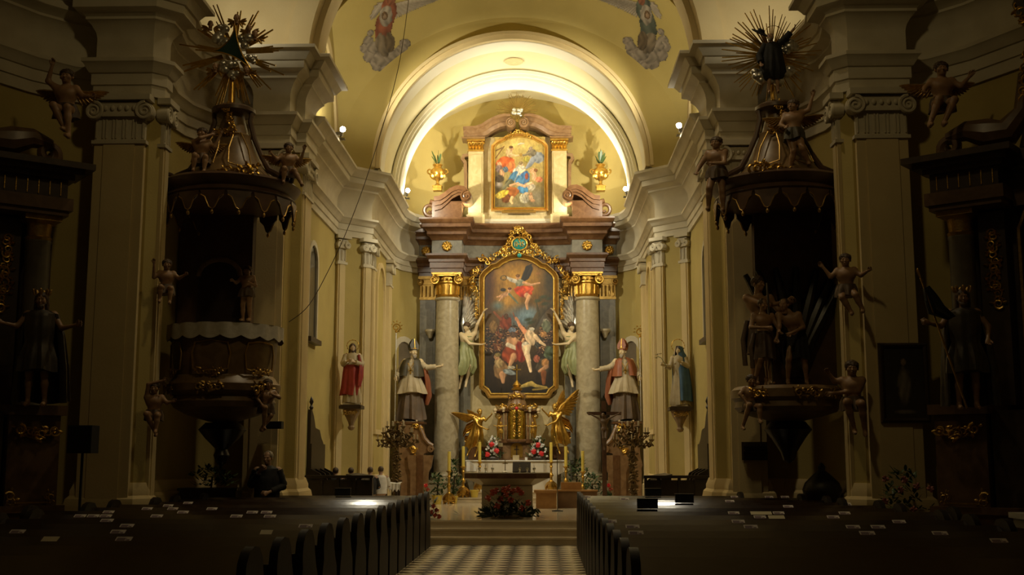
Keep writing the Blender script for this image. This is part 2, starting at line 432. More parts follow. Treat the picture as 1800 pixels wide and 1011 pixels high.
for sd, nm in ((-1, 'left'), (1, 'right')):
    wn, wc = WALLS[nm]; q = -sd
    # chancel order
    d = Vector((.77, .75)).normalized()            # along canted wall (left side)
    du = (d.x*q, d.y); dn = (d.y*q, -d.x)
    p1 = (sd*4.45+q*.16*d.x, 28.3+.16*d.y); p2 = (sd*3.68-q*.13*d.x, 29.05-.13*d.y)
    pilaster(wc, p1, du, dn, .22, .45, z_, .07, 2, .085)
    pilaster(wc, p2, du, dn, .24, .45, z_, .08, 2, .09)
    pilaster(wc, (sd*3.68, 29.35), (0, 1), (q, 0), .42, .45, z_, .07, 3, .09)
    pilaster(wc, (sd*3.68, 32.35), (0, 1), (q, 0), .5, .45, z_, .1, 3, .1)
    # tall arched wall panel between the two inner pilasters
    b = MB(); a_ = [(30.1, 2.3), (30.1, 6.2)]+[(30.9-.8*math.cos(PI*i/12), 6.2+.75*math.sin(PI*i/12)) for i in range(1, 12)]+[(31.7, 6.2), (31.7, 2.3)]
    v = [(sd*3.62, p[0], p[1]) for p in a_]; inn = [(sd*3.62, 30.9+(p[0]-30.9)*.86, 2.42+(p[1]-2.42)*.97 if p[1] > 2.4 else 2.42) for p in a_]
    k = len(v); b.add(v+inn+[(sd*3.70, *p[1:]) for p in v]+[(sd*3.70, *p[1:]) for p in inn],
        [(i, (i+1) % k, k+(i+1) % k, k+i) for i in range(k)]+[(i, 2*k+i, 2*k+(i+1) % k, (i+1) % k) for i in range(k)]+[(k+i, k+(i+1) % k, 3*k+(i+1) % k, 3*k+i) for i in range(k)])
    b.build('panel_moulding', M_cream, wc, False)
    # nave order
    pilaster(wn, (sd*6.475, 19.0), (1, 0), (0, -1), .86, 0, Z, .10, 5, .16)
    pilaster(wn, (sd*4.67, 22.2), (1, 0), (0, -1), .66, 0, Z, .10, 5, .16)
    pilaster(wn, (sd*4.14, 23.25), (0, 1), (q, 0), .86, 0, Z, .015, 5, .16)
    pilaster(wn, (sd*5.85, 19.3), (0, 1), (q, 0), .3, 0, Z, .06, 2, .14)
# round medallion in the barrel vault
b = MB(); b.T = Matrix.Translation((0, 30.2, ZS+3.40)); b.lathe([(.02, -.07), (.08, -.06), (.11, -.03), (.2, -.035), (.24, -.01), (.25, .03), (0, .03)], 24)
setp(b.build('vault_medallion', M_cream), 'small round stucco medallion in the crown of the bright barrel vault', 'medallion')

for sd, nm in ((-1, 'left'), (1, 'right')):
    wc = WALLS[nm][1]; x0 = sd*4.44
    a_ = [(25.0, 4.35), (25.0, 6.0)]+[(25.45-.45*math.cos(PI*i/8), 6.0+.45*math.sin(PI*i/8)) for i in range(1, 8)]+[(25.9, 6.0), (25.9, 4.35)]
    b = MB(); b.prism(a_, x0, x0-sd*.012, 'x'); wo = b.build('window_pane', mat('night_window_glass', (.01, .012, .012), rough=.1), wc, False)
    b = MB(); k = len(a_); o_ = [(25.45+(p[0]-25.45)*1.22, 4.35+(p[1]-4.35)*1.07-.03) for p in a_]
    b.add([(x0-sd*.05, *p) for p in a_]+[(x0-sd*.05, *p) for p in o_]+[(x0, *p) for p in a_]+[(x0, *p) for p in o_], [(i, i+1, k+i+1, k+i) for i in range(k-1)]+[(i, i+1, 2*k+i+1, 2*k+i) for i in range(k-1)]+[(k+i, k+i+1, 3*k+i+1, 3*k+i) for i in range(k-1)])
    b.build('window_frame', M_white, wc, False)
    b = MB(); b.box(min(x0, x0-sd*.14), max(x0, x0-sd*.14), 24.85, 26.05, 4.22, 4.33); b.build('window_sill', M_darkwood, wc, False)
# arched niches behind the bishops: flat panels, recess shade put into their dark colour
for sd in (-1, 1):
    c0 = Vector((sd*3.42, 34.05)); u = Vector((sd*.35, -.5)).normalized() if False else Vector((.32*-sd, .5)).normalized(); n_ = Vector((-sd*abs(u.y), -abs(u.x)))
    T = frame_of(Vector((c0.x, c0.y, 0)), (abs(u.x), u.y if sd < 0 else -abs(u.y)), (n_.x, n_.y))
    a_ = [(-.42, 1.3), (-.42, 4.55)]+[(-.42*math.cos(PI*i/10), 4.55+.55*math.sin(PI*i/10)) for i in range(1, 10)]+[(.42, 4.55), (.42, 1.3)]
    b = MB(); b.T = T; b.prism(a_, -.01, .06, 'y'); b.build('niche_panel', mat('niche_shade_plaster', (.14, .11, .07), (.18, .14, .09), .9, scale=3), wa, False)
    b = MB(); b.T = T; k = len(a_); o_ = [(p[0]*1.32, p[1]+(.16 if p[1] > 4.6 else .02)) for p in a_]
    b.add([(p[0], -.07, p[1]) for p in a_]+[(p[0], -.07, p[1]) for p in o_]+[(p[0], .06, p[1]) for p in a_]+[(p[0], .06, p[1]) for p in o_], [(i, i+1, k+i+1, k+i) for i in range(k-1)]+[(i, i+1, 2*k+i+1, 2*k+i) for i in range(k-1)]+[(k+i, k+i+1, 3*k+i+1, 3*k+i) for i in range(k-1)])
    b.build('niche_arch', M_white, wa, False)
# ------------------------------------------------------------------ sculpting helpers
def snet(fn, lo, hi, h):
    """surface of fn<0 on a grid (naive surface nets)"""
    n = [int((b-a)/h)+3 for a, b in zip(lo, hi)]
    ax = [lo[i]-h+h*np.arange(n[i]) for i in range(3)]
    X, Y, Zg = np.meshgrid(*ax, indexing='ij')
    Dd = fn(X, Y, Zg); c = [k-1 for k in n]
    cnt = np.zeros(c); pos = np.zeros(c+[3])
    def sl(o): return Dd[o[0]:o[0]+c[0], o[1]:o[1]+c[1], o[2]:o[2]+c[2]]
    for a in range(3):
        o1, o2 = [q for q in range(3) if q != a]
        for i in (0, 1):
            for j in (0, 1):
                A = [0, 0, 0]; A[o1] = i; A[o2] = j; B = list(A); B[a] = 1
                da, db = sl(A), sl(B); m = (da < 0) != (db < 0)
                t = np.where(m, da/np.where(m, da-db, 1), 0)
                cnt += m
                for q in range(3): pos[..., q] += np.where(m, A[q]+(t if q == a else 0), 0)
    act = cnt > 0; idx = -np.ones(c, dtype=int); k = int(act.sum()); idx[act] = np.arange(k)
    ii = np.argwhere(act); V = (ii+pos[act]/cnt[act][:, None])*h+np.array([a[0] for a in ax])
    F = []
    for a in range(3):
        b1, b2 = [(1, 2), (2, 0), (0, 1)][a]
        S0 = Dd < 0; s0 = [slice(0, n[q]) for q in range(3)]; s1 = list(s0)
        s0[a] = slice(0, n[a]-1); s1[a] = slice(1, n[a])
        cr = S0[tuple(s0)] != S0[tuple(s1)]; ins = S0[tuple(s0)]
        E_ = np.argwhere(cr); fl = ins[cr]
        ok = (E_[:, b1] > 0) & (E_[:, b2] > 0) & (E_[:, b1] < n[b1]-1) & (E_[:, b2] < n[b2]-1); E_ = E_[ok]; fl = fl[ok]
        def cell(d1, d2):
            q = E_.copy(); q[:, b1] -= d1; q[:, b2] -= d2; return idx[q[:, 0], q[:, 1], q[:, 2]]
        q4 = np.stack([cell(1, 1), cell(0, 1), cell(0, 0), cell(1, 0)], 1)
        q4[~fl] = q4[~fl][:, ::-1]; F.append(q4)
    return V, np.concatenate(F)
def cap_(X, Y, Zg, a, b, ra, rb):
    ba = [b[i]-a[i] for i in range(3)]; L = sum(q*q for q in ba) or 1e-9
    t = np.clip(((X-a[0])*ba[0]+(Y-a[1])*ba[1]+(Zg-a[2])*ba[2])/L, 0, 1)
    return np.sqrt((X-a[0]-t*ba[0])**2+(Y-a[1]-t*ba[1])**2+(Zg-a[2]-t*ba[2])**2)-(ra+(rb-ra)*t)
def ell_(X, Y, Zg, c, r):
    q = np.sqrt(((X-c[0])/r[0])**2+((Y-c[1])/r[1])**2+((Zg-c[2])/r[2])**2)
    return (q-1)*min(r)
def smin(a, b, k):
    h = np.clip(.5+.5*(b-a)/k, 0, 1); return b+(a-b)*h-k*h*(1-h)
def _head(child=False):
    def fn(X, Y, Zg):
        A = np.abs(X)
        d = ell_(X, Y, Zg, (0, .015, .035), (.078, .098, .088))
        d = smin(d, ell_(X, Y, Zg, (0, -.025, -.03), (.062, .068, .075)), .03)
        d = smin(d, ell_(X, Y, Zg, (0, -.055, -.088), (.03, .03, .026)), .025)          # chin
        d = smin(d, ell_(A, Y, Zg, (.04, -.06, -.025), (.028, .025, .028)), .02)        # cheeks
        d = np.maximum(d, -ell_(A, Y, Zg, (.033, -.098, .008), (.022, .022, .014)))     # eye sockets
        d = smin(d, ell_(A, Y, Zg, (.033, -.077, .006), (.016, .014, .011)), .004)      # eyeballs
        d = smin(d, cap_(A, Y, Zg, (.012, -.092, .024), (.05, -.078, .026), .008, .006), .01)   # brows
        d = smin(d, cap_(X, Y, Zg, (0, -.09, .01), (0, -.116, -.034), .008, .014), .008)        # nose
        d = smin(d, cap_(A, Y, Zg, (0, -.094, -.058), (.02, -.086, -.058), .008, .005), .004)   # lips
        d = smin(d, cap_(A, Y, Zg, (0, -.091, -.070), (.015, -.086, -.070), .009, .005), .003)
        d = smin(d, ell_(A, Y, Zg, (.08, .01, -.005), (.012, .022, .034)), .006)        # ears
        d = smin(d, cap_(X, Y, Zg, (0, .01, -.06), (0, .025, -.16), .052, .056), .03)   # neck
        return d
    return snet(fn, (-.1, -.14, -.17), (.1, .13, .14), .0075)
def _hand(closed):
    # along -Z from wrist at origin, palm facing -Y, thumb toward +X
    def fn(X, Y, Zg):
        d = ell_(X, Y, Zg, (0, 0, -.055), (.042, .018, .055))
        d = smin(d, cap_(X, Y, Zg, (0, 0, .02), (0, 0, -.03), .027, .026), .02)
        L = [.072, .082, .076, .058]
        for i in range(4):
            x = .031-.021*i; z = -.098+.006*abs(i-1); l = L[i]
            c = closed if closed < .9 else 1.
            p0 = (x, 0, z); a1 = .25+1.15*c; p1 = (x*1.05, -math.sin(a1)*l*.5, z-math.cos(a1)*l*.5)
            a2 = a1+.35+1.1*c; p2 = (x*1.08, p1[1]-math.sin(a2)*l*.35, p1[2]-math.cos(a2)*l*.35)
            a3 = a2+.2+.7*c; p3 = (x*1.08, p2[1]-math.sin(a3)*l*.25, p2[2]-math.cos(a3)*l*.25)
            d = smin(d, cap_(X, Y, Zg, p0, p1, .0105, .0095), .006)
            d = np.minimum(d, cap_(X, Y, Zg, p1, p2, .0095, .0088)); d = np.minimum(d, cap_(X, Y, Zg, p2, p3, .0088, .0075))
        t1 = (.06, -.018-.02*closed, -.075); t2 = (.058-.03*closed, -.035-.03*closed, -.108)
        d = smin(d, cap_(X, Y, Zg, (.03, -.004, -.03), t1, .016, .012), .012)
        d = np.minimum(d, cap_(X, Y, Zg, t1, t2, .012, .009))
        return d
    return snet(fn, (-.06, -.1, -.2), (.09, .04, .04), .0065)
HEAD = _head(); HAND = {0: _hand(.15), 1: _hand(.85)}
def append_np(mb, VF, M):
    V, F = VF
    Mn = np.array(M); W = V @ Mn[:3, :3].T+Mn[:3, 3]
    b = len(mb.v); mb.v += [tuple(p) for p in W]; mb.f += [tuple(int(i)+b for i in f_) for f_ in F]
def dirmat(p, d, up=(0, -1, 0), s=1.):
    """local -Z along d, local -Y roughly toward up"""
    z = -Vector(d).normalized(); y = -Vector(up); y = (y-z*y.dot(z)); y = y.normalized() if y.length > 1e-4 else z.orthogonal().normalized(); x = y.cross(z)
    M = Matrix.Identity(4); M.col[0][:3] = x*s; M.col[1][:3] = y*s; M.col[2][:3] = z*s; M.col[3][:3] = p
    return M
def body_mesh(P, s=1., fat=1., headscale=1., h=.024, turn=0., tilt=0., hands=(0, 0)):
    """one continuous nude/clothed figure, adult 1.75 m units scaled by s, facing -Y"""
    J = dict(hip=(0, 0, .95), chest=(0, .01, 1.30), neck=(0, .02, 1.47), head=(0, -.01, 1.63),
             ea=(-.30, .02, 1.14), ha=(-.33, -.08, .90), eb=(.30, .02, 1.14), hb=(.33, -.08, .90),
             ka=(-.11, -.03, .50), fa=(-.12, .03, .08), kb=(.11, -.03, .50), fb=(.12, .03, .08)); J.update(P)
    hip, chest, neck, head = (Vector(J[k]) for k in ('hip', 'chest', 'neck', 'head'))
    ang = J.get('twist', 0.)
    sx = Vector((math.cos(ang), math.sin(ang), 0)); shw = .185
    sa = neck-sx*shw+Vector((0, 0, -.06))+Vector(J.get('da', (0, 0, 0))); sb = neck+sx*shw+Vector((0, 0, -.06))+Vector(J.get('db', (0, 0, 0)))
    ha_, hb_ = hip-Vector((.095, 0, .03)), hip+Vector((.095, 0, -.03))
    bn = []
    def B(a, b, ra, rb, k=.05): bn.append((tuple(a), tuple(b), ra*fat, rb*fat, k))
    wa_ = hip.lerp(chest, .5)
    B(hip-Vector((.05, 0, 0)), hip+Vector((.05, 0, 0)), .12, .12); B(hip, wa_, .12, .105); B(wa_, chest, .105, .135, .07)
    B(chest-sx*.06, chest+sx*.06, .12, .12); B(chest-sx*.07, sa, .10, .065, .06); B(chest+sx*.07, sb, .10, .065, .06)
    B(chest, neck, .10, .06); B(neck, head+Vector((0, .02, -.08)), .056, .052, .03)
    for (q, e, hh) in ((sa, 'ea', 'ha'), (sb, 'eb', 'hb')):
        e, hh = Vector(J[e]), Vector(J[hh]); B(q, e, .056, .042, .04); B(e, hh, .043, .027, .02)
    for (q, k_, f_) in ((ha_, 'ka', 'fa'), (hb_, 'kb', 'fb')):
        k_, f_ = Vector(J[k_]), Vector(J[f_]); B(q, k_, .088, .058, .05); B(k_, k_.lerp(f_, .35)+Vector((0, .015, 0)), .056, .055, .03); B(k_.lerp(f_, .35), f_, .055, .034, .03)
        td = Vector(J.get('toe', (0, -.19, -.045))); B(f_, f_+td, .036, .026, .03); B(f_+Vector((0, .03, -.035)), f_+td, .032, .028, .02)
    pts = np.array([p for b_ in bn for p in b_[:2]])
    lo = pts.min(0)-.17*fat; hi = pts.max(0)+.17*fat
    def fn(X, Y, Zg):
        d = None
        for (a, b_, ra, rb, k) in bn:
            q = cap_(X, Y, Zg, a, b_, ra, rb); d = q if d is None else smin(d, q, k)
        return d
    mb = MB(); V, F = snet(fn, lo, hi, h)
    append_np(mb, (V, F), Matrix.Identity(4))
    M = Matrix.Translation(head) @ Matrix.Rotation(turn, 4, 'Z') @ Matrix.Rotation(tilt, 4, 'X') @ Matrix.Scale(headscale, 4) @ (Matrix.Diagonal((1.12, .95, .92, 1)) if fat > 1.2 else Matrix.Identity(4))
    append_np(mb, HEAD, M)
    for (e, hh, cl, up) in (('ea', 'ha', hands[0], J.get('ua', (0, -1, 0))), ('eb', 'hb', hands[1], J.get('ub', (0, -1, 0)))):
        e, hh = Vector(J[e]), Vector(J[hh]); Mh = dirmat(hh, hh-e, up, .98*(.85+.15*fat))
        if e is not None and hh.x < 0 and False: pass
        append_np(mb, HAND[cl], Mh)
    J['_hm'] = M; J['sa'] = sa; J['sb'] = sb
    if s != 1.: mb.v = [(v[0]*s, v[1]*s, v[2]*s) for v in mb.v]
    return mb, J
def hair_mesh(J, s=1., style='short', seed=1):
    rr_ = random.Random(seed)
    def fn(X, Y, Zg):
        d = np.maximum(ell_(X, Y, Zg, (0, .025, .045), (.092, .105, .092)), -(Y*.9-Zg*.55+(.105 if style in ('curly', 'long', 'beard_long') else .085)))
        if style in ('long', 'beard_long'):
            d = smin(d, cap_(np.abs(X), Y, Zg, (.065, .03, .03), (.085, .04, -.17), .04, .035), .03); d = smin(d, cap_(X, Y, Zg, (0, .08, 0), (0, .09, -.19), .06, .05), .04)
        if style == 'curly':
            d = d-.012*np.sin(X*95)*np.sin(Y*95+1)*np.sin(Zg*95)-.006
        if 'beard' in style:
            d = np.minimum(d, smin(ell_(X, Y, Zg, (0, -.07, -.115), (.045, .035, .055)), cap_(np.abs(X), Y, Zg, (.062, -.02, -.04), (.03, -.07, -.1), .018, .02), .02))
        return d-.003*np.sin(X*160+Zg*60)
    V, F = snet(fn, (-.14, -.13, -.25), (.14, .17, .16), .012)
    mb = MB(); append_np(mb, (V, F), Matrix.Scale(s, 4) @ J['_hm'])
    return mb
def robe(rings, nf=9, s=1., n=54, m=20, seed=0, th=.015, open_=None):
    """rings: (cx,cy,z,rx,ry,fold) from top to bottom, interpolated; folded cloth"""
    rr_ = random.Random(seed); ph = [rr_.uniform(0, 6.28) for _ in range(4)]
    def val(t):
        x = t*(len(rings)-1); i = min(int(x), len(rings)-2); q = x-i; q = q*q*(3-2*q) if False else q
        return [rings[i][k]*(1-q)+rings[i+1][k]*q for k in range(6)]
    mb = MB(); a0, a1 = open_ if open_ else (0, 2*PI)
    def fn(u, v):
        cx, cy, z, rx, ry, fo = val(v); a = a0+(a1-a0)*u
        w_ = math.cos(nf*a+ph[0]+1.3*math.sin(a+ph[1])+.8*v)*.6+math.cos((nf+4)*a+ph[2]-1.1*v)*.4
        k = 1+fo*w_
        return ((cx+rx*k*math.cos(a))*s, (cy+ry*k*math.sin(a))*s, (z+fo*.12*math.sin(3*a+ph[3])*v)*s)
    wrap = open_ is None
    mb.grid(fn, n, m, wrap)
    if wrap:
        mb.f.append(tuple(range(n))[::-1]); mb.f.append(tuple(m*n+i for i in range(n)))
    else:
        b = len(mb.v); w0 = n+1
        def fn2(u, v):
            cx, cy, z, rx, ry, fo = val(v); p = fn(u, v); k = .90
            return ((cx*s+(p[0]-cx*s)*k), (cy*s+(p[1]-cy*s)*k), p[2])
        mb.grid(fn2, n, m)
        for j in range(m):
            for i in (0, n): mb.f.append((j*w0+i, (j+1)*w0+i, b+(j+1)*w0+i, b+j*w0+i))
        for i in range(n):
            for j in (0, m): mb.f.append((j*w0+i, j*w0+i+1, b+j*w0+i+1, b+j*w0+i))
    return mb
def sleeve(mb, a, b, r0, r1, s=1., n=14):
    a, b = Vector(a)*s, Vector(b)*s; pts = []; rs = []
    for i in range(8):
        t = i/7; pts.append(a.lerp(b, t)); rs.append((r0+(r1-r0)*t+.006*math.sin(t*17))*s)
    mb.tube(pts, rs, n)
def strip(mb, pts, width, th, folds=3, amp=.02, wdir=(0, 0, 1), s=1.):
    """a hanging or flying band of cloth following pts"""
    P = [Vector(p)*s for p in pts]; k = len(P); nn = 10; wd = Vector(wdir).normalized()
    top = []; bot = []
    for i in range(k):
        t = (P[min(i+1, k-1)]-P[max(i-1, 0)]).normalized(); nrm = t.cross(wd).normalized()
        wv = width[i] if isinstance(width, (list, tuple)) else width
        for j in range(nn+1):
            q = j/nn-.5; off = amp*math.sin(folds*2*PI*q+i*.5)
            c = P[i]+wd*(q*wv*s)+nrm*(off*s); top.append(c+nrm*th*s); bot.append(c-nrm*th*s)
    w0 = nn+1; m_ = len(top); f = []
    for i in range(k-1):
        for j in range(nn):
            q = (i*w0+j, i*w0+j+1, (i+1)*w0+j+1, (i+1)*w0+j); f += [q, tuple(m_+x for x in q[::-1])]
        for j in (0, nn): f.append((i*w0+j, (i+1)*w0+j, m_+(i+1)*w0+j, m_+i*w0+j))
    for i in (0, k-1):
        for j in range(nn): f.append((i*w0+j, i*w0+j+1, m_+i*w0+j+1, m_+i*w0+j))
    mb.add(top+bot, f); return mb
def feather(mb, a, d, L, wdt, nrm, th=.008):
    d = Vector(d).normalized(); nrm = Vector(nrm); nrm = (nrm-d*nrm.dot(d)).normalized(); sd = d.cross(nrm); a = Vector(a)
    prof = [(0, .35), (.2, .8), (.5, 1), (.8, .8), (.95, .4), (1, .05)]; v = []
    for (t, k) in prof:
        c = a+d*L*t
        v += [c-sd*wdt*.5*k, c+nrm*th*(1+2*k), c+sd*wdt*.5*k, c-nrm*th]
    f = [(i*4+j, i*4+(j+1) % 4, (i+1)*4+(j+1) % 4, (i+1)*4+j) for i in range(len(prof)-1) for j in range(4)]
    f += [(0, 1, 2, 3)[::-1], tuple(len(v)-4+j for j in range(4))]
    mb.add(v, f)
def wing(root, spread, L, nrm=(0, -1, 0), droop=(0, 0, -1), s=1., n=9):
    """feathered wing: arm from root along spread, feathers fanned toward droop"""
    mb = MB(); root = Vector(root); sp = Vector(spread).normalized(); dr = Vector(droop).normalized()
    for layer, (ln, k, off) in enumerate(((1., n, 0), (.62, n, .012), (.36, n-2, .024))):
        for i in range(k):
            t = i/(k-1); base = root+sp*L*(.12+.50*t*(1-.25*layer))+Vector(nrm)*off
            dd = (sp*(.30+.75*t)+dr*(.85-.70*t)).normalized()
            feather(mb, base, dd, L*(.50+.18*t)*ln, L*.145, nrm, .012*s+.004)
    mb.tube([root, root+sp*L*.3-dr*L*.05, root+sp*L*.62], [.05*L, .055*L, .03*L], 8)
    return mb
def clouds(c, n, spread, r, seed=0, front=None):
    rr_ = random.Random(seed); mb = MB()
    for i in range(n):
        p = [c[k]+rr_.uniform(-1, 1)*spread[k] for k in range(3)]
        mb.ball(p, r*rr_.uniform(.6, 1.2), 10, 7, (1, .8, rr_.uniform(.7, 1)))
    return mb
def rays(c, n, r0, r1, wd=.025, seed=0, a0=0, a1=2*PI, y=0., jit=.35, group=True):
    """flat sunburst of tapered gilded rays in the XZ plane, real thickness; r1 may be a function of angle"""
    rr_ = random.Random(seed); mb = MB()
    for i in range(n):
        a = a0+(a1-a0)*(i+.5*rr_.random())/n; L = (r1(a) if callable(r1) else r1)*(1-jit*rr_.random()); d = Vector((math.cos(a), 0, math.sin(a))); sd = Vector((-math.sin(a), 0, math.cos(a)))
        b0 = Vector(c)+d*r0+Vector((0, y, 0)); tip = Vector(c)+d*L+Vector((0, y+rr_.uniform(-.03, .03), 0)); t = Vector((0, .012, 0))
        mb.add([b0-sd*wd*.5-t, b0+sd*wd*.5-t, b0+sd*wd*.5+t, b0-sd*wd*.5+t, tip-sd*wd*.22-t, tip+sd*wd*.22-t, tip+sd*wd*.22+t, tip-sd*wd*.22+t],
               [(3, 2, 1, 0), (4, 5, 6, 7), (0, 1, 5, 4), (1, 2, 6, 5), (2, 3, 7, 6), (3, 0, 4, 7)])
    return mb
def rocaille(mb, pts, size, seed=0, dens=1.6, ux=(1, 0, 0), uy=(0, 0, 1), tr=.16, leaf=True):
    """C and S scrolls with leaves strung along a path"""
    rr_ = random.Random(seed); ux = Vector(ux); uy = Vector(uy); nz = ux.cross(uy)
    P = [Vector(p) for p in pts]; tot = sum((P[i+1]-P[i]).length for i in range(len(P)-1)); k = max(2, int(tot/size*dens))
    for i in range(k):
        t = (i+.5)/k*tot; j = 0
        while j < len(P)-2 and t > (P[j+1]-P[j]).length: t -= (P[j+1]-P[j]).length; j += 1
        d = P[j+1]-P[j]; c = P[j]+d.normalized()*t+nz*rr_.uniform(-.1, .1)*size
        z = size*rr_.uniform(.7, 1.15); sg = rr_.choice((-1, 1)); a0 = rr_.uniform(0, 6.28)
        mb.spiral(c+(ux*rr_.uniform(-.2, .2)+uy*rr_.uniform(-.2, .2))*size, ux*sg, uy, z*.5, z*.12, a0, rr_.uniform(.9, 1.5), z*tr, z*tr*.5, 12, 5)
        if leaf:
            for q in range(3):
                a = rr_.uniform(0, 6.28); dd = ux*math.cos(a)+uy*math.sin(a); pp = c+dd*z*.4
                feather(mb, pp, dd+nz*rr_.uniform(-.3, .3), z*.45, z*.26, nz, z*.05)
    return mb
def leafspray(mb, c, n, L, wd, seed=0, up=.6, spread=1., flat=False):
    rr_ = random.Random(seed)
    for i in range(n):
        a = rr_.uniform(0, 2*PI); e = rr_.uniform(up-.5, up+.5)
        d = Vector((math.cos(a)*math.cos(e)*spread, math.sin(a)*math.cos(e)*spread, math.sin(e)))
        feather(mb, Vector(c)+d*L*rr_.uniform(0, .4), d, L*rr_.uniform(.5, 1), wd, Vector((0, 0, 1)) if abs(d.z) < .9 else Vector((1, 0, 0)), wd*.04)
    return mb
# ---- painter: colours of a painted canvas, stored per corner of a fine grid
class Canvas:
    def __init__(s, nx, ny, top, bottom, seed=0):
        s.nx, s.ny = nx, ny; s.rng = np.random.default_rng(seed)
        s.U, s.V = np.meshgrid((np.arange(nx)+.5)/nx, (np.arange(ny)+.5)/ny)     # V up
        t = s.V[..., None]; s.C = np.array(bottom)*(1-t)+np.array(top)*t
    def _n(s, k):
        a = s.rng.random((k+2, k+2)); x = s.U*k; y = s.V*k; i = x.astype(int); j = y.astype(int); fx = x-i; fy = y-j
        return (a[j, i]*(1-fx)+a[j, i+1]*fx)*(1-fy)+(a[j+1, i]*(1-fx)+a[j+1, i+1]*fx)*fy
    def mix(s, m, c): s.C = s.C*(1-m[..., None])+np.array(c)*m[..., None]
    def el(s, u, v, a, b, c, rot=0, soft=.15, sh=.35, al=1., fold=.28):
        cs, sn = math.cos(R(rot)), math.sin(R(rot)); asp = s.ny/s.nx
        x = (s.U-u); y = (s.V-v)*asp; X = x*cs+y*sn; Y = -x*sn+y*cs
        q = np.sqrt((X/a)**2+(Y/b)**2)
        if soft < .5 and soft > .05:
            q = q*(1+.22*(s._n(26)-.5)+.16*(s._n(60)-.5)); ph = s.rng.random()*6
            f_ = 1+fold*np.sin(6.5*X/a+2.2*np.sin(3*Y/b+ph)+ph)*np.clip(q*1.3, .25, 1)
        else: f_ = 1.
        m = np.clip((1-q)/soft, 0, 1)*al
        k = f_*np.clip(1-sh*np.clip(q*.6+(X/a)*.35-(Y/b)*.35, -.6, 1), .2, 1.4)
        s.C = s.C*(1-m[..., None])+np.array(c)*k[..., None]*m[..., None]
    def st(s, pts, w, c, soft=.3, al=1., sh=.3):
        asp = s.ny/s.nx
        for i in range(len(pts)-1):
            w0 = w[i] if isinstance(w, (list, tuple)) else w; w1 = w[i+1] if isinstance(w, (list, tuple)) else w
            a, b = pts[i], pts[i+1]; bx, by = b[0]-a[0], (b[1]-a[1])*asp; L = bx*bx+by*by+1e-9
            t = np.clip(((s.U-a[0])*bx+(s.V-a[1])*asp*by)/L, 0, 1)
            dx = s.U-a[0]-t*bx; dy = (s.V-a[1])*asp-t*by; ww = w0+(w1-w0)*t
            q = np.sqrt(dx*dx+dy*dy)/ww; m = np.clip((1-q)/soft, 0, 1)*al
            k = np.clip(1-sh*(dx-dy)/ww, .5, 1.3)
            s.C = s.C*(1-m[..., None])+np.array(c)*k[..., None]*m[..., None]
    def grain(s, k=14, amt=.25):
        n = s._n(k)*.6+s._n(k*3)*.4; s.C = np.clip(s.C*(1+amt*(n-.5)*2)[..., None], 0, 1)
    def plane(s, name, parent, origin, ux, uy, m, inside=None, fn=None):
        """grid of quads; colour attribute 'paint' per corner"""
        nx, ny = s.nx, s.ny; o = Vector(origin); ux = Vector(ux); uy = Vector(uy)
        top = parent
        while top is not None and top.parent is not None: top = top.parent
        L = top.location if top is not None else Vector((0, 0, 0))
        vs = [tuple((fn(i/nx, j/ny) if fn else o+ux*(i/nx)+uy*(j/ny))-L) for j in range(ny+1) for i in range(nx+1)]
        fs = []; cs = []
        for j in range(ny):
            for i in range(nx):
                if inside is not None and not inside((i+.5)/nx, (j+.5)/ny): continue
                fs.append((j*(nx+1)+i, j*(nx+1)+i+1, (j+1)*(nx+1)+i+1, (j+1)*(nx+1)+i)); cs.append(s.C[j, i])
        me = bpy.data.meshes.new(name); me.from_pydata(vs, [], fs); me.update()
        at_ = me.color_attributes.new('paint', 'FLOAT_COLOR', 'CORNER')
        buf = np.ones((len(fs)*4, 4), dtype=np.float32); buf[:, :3] = np.repeat(np.array(cs), 4, axis=0); at_.data.foreach_set('color', buf.ravel())
        me.polygons.foreach_set('use_smooth', [True]*len(fs)); me.materials.append(m)
        ob = bpy.data.objects.new(name, me); col.objects.link(ob); ob.parent = parent
        return ob
M_paint = mat('oil_paint', (1, 1, 1), rough=.42, attr='paint', bump=.08, bscale=30)
M_fresco = mat('fresco_paint', (1, 1, 1), rough=.85, attr='paint')
def loop_frame(mb, outl, prof, y):
    """moulded frame around a closed outline [(x,z)] (ccw); prof (out, depth toward -y)"""
    n = len(outl); P = [Vector(p) for p in outl]; v = []
    for i in range(n):
        a = (P[i]-P[i-1]); b = (P[(i+1) % n]-P[i]); na = Vector((a.y, -a.x)).normalized(); nb = Vector((b.y, -b.x)).normalized()
        m = na+nb; m = m/max(.35, 1+na.dot(nb))
        for (o, d) in prof: v.append((P[i].x+m.x*o, y-d, P[i].y+m.y*o))
    q = len(prof); f = [(i*q+k, ((i+1) % n)*q+k, ((i+1) % n)*q+k+1, i*q+k+1) for i in range(n) for k in range(q-1)]
    mb.add(v, f); return mb
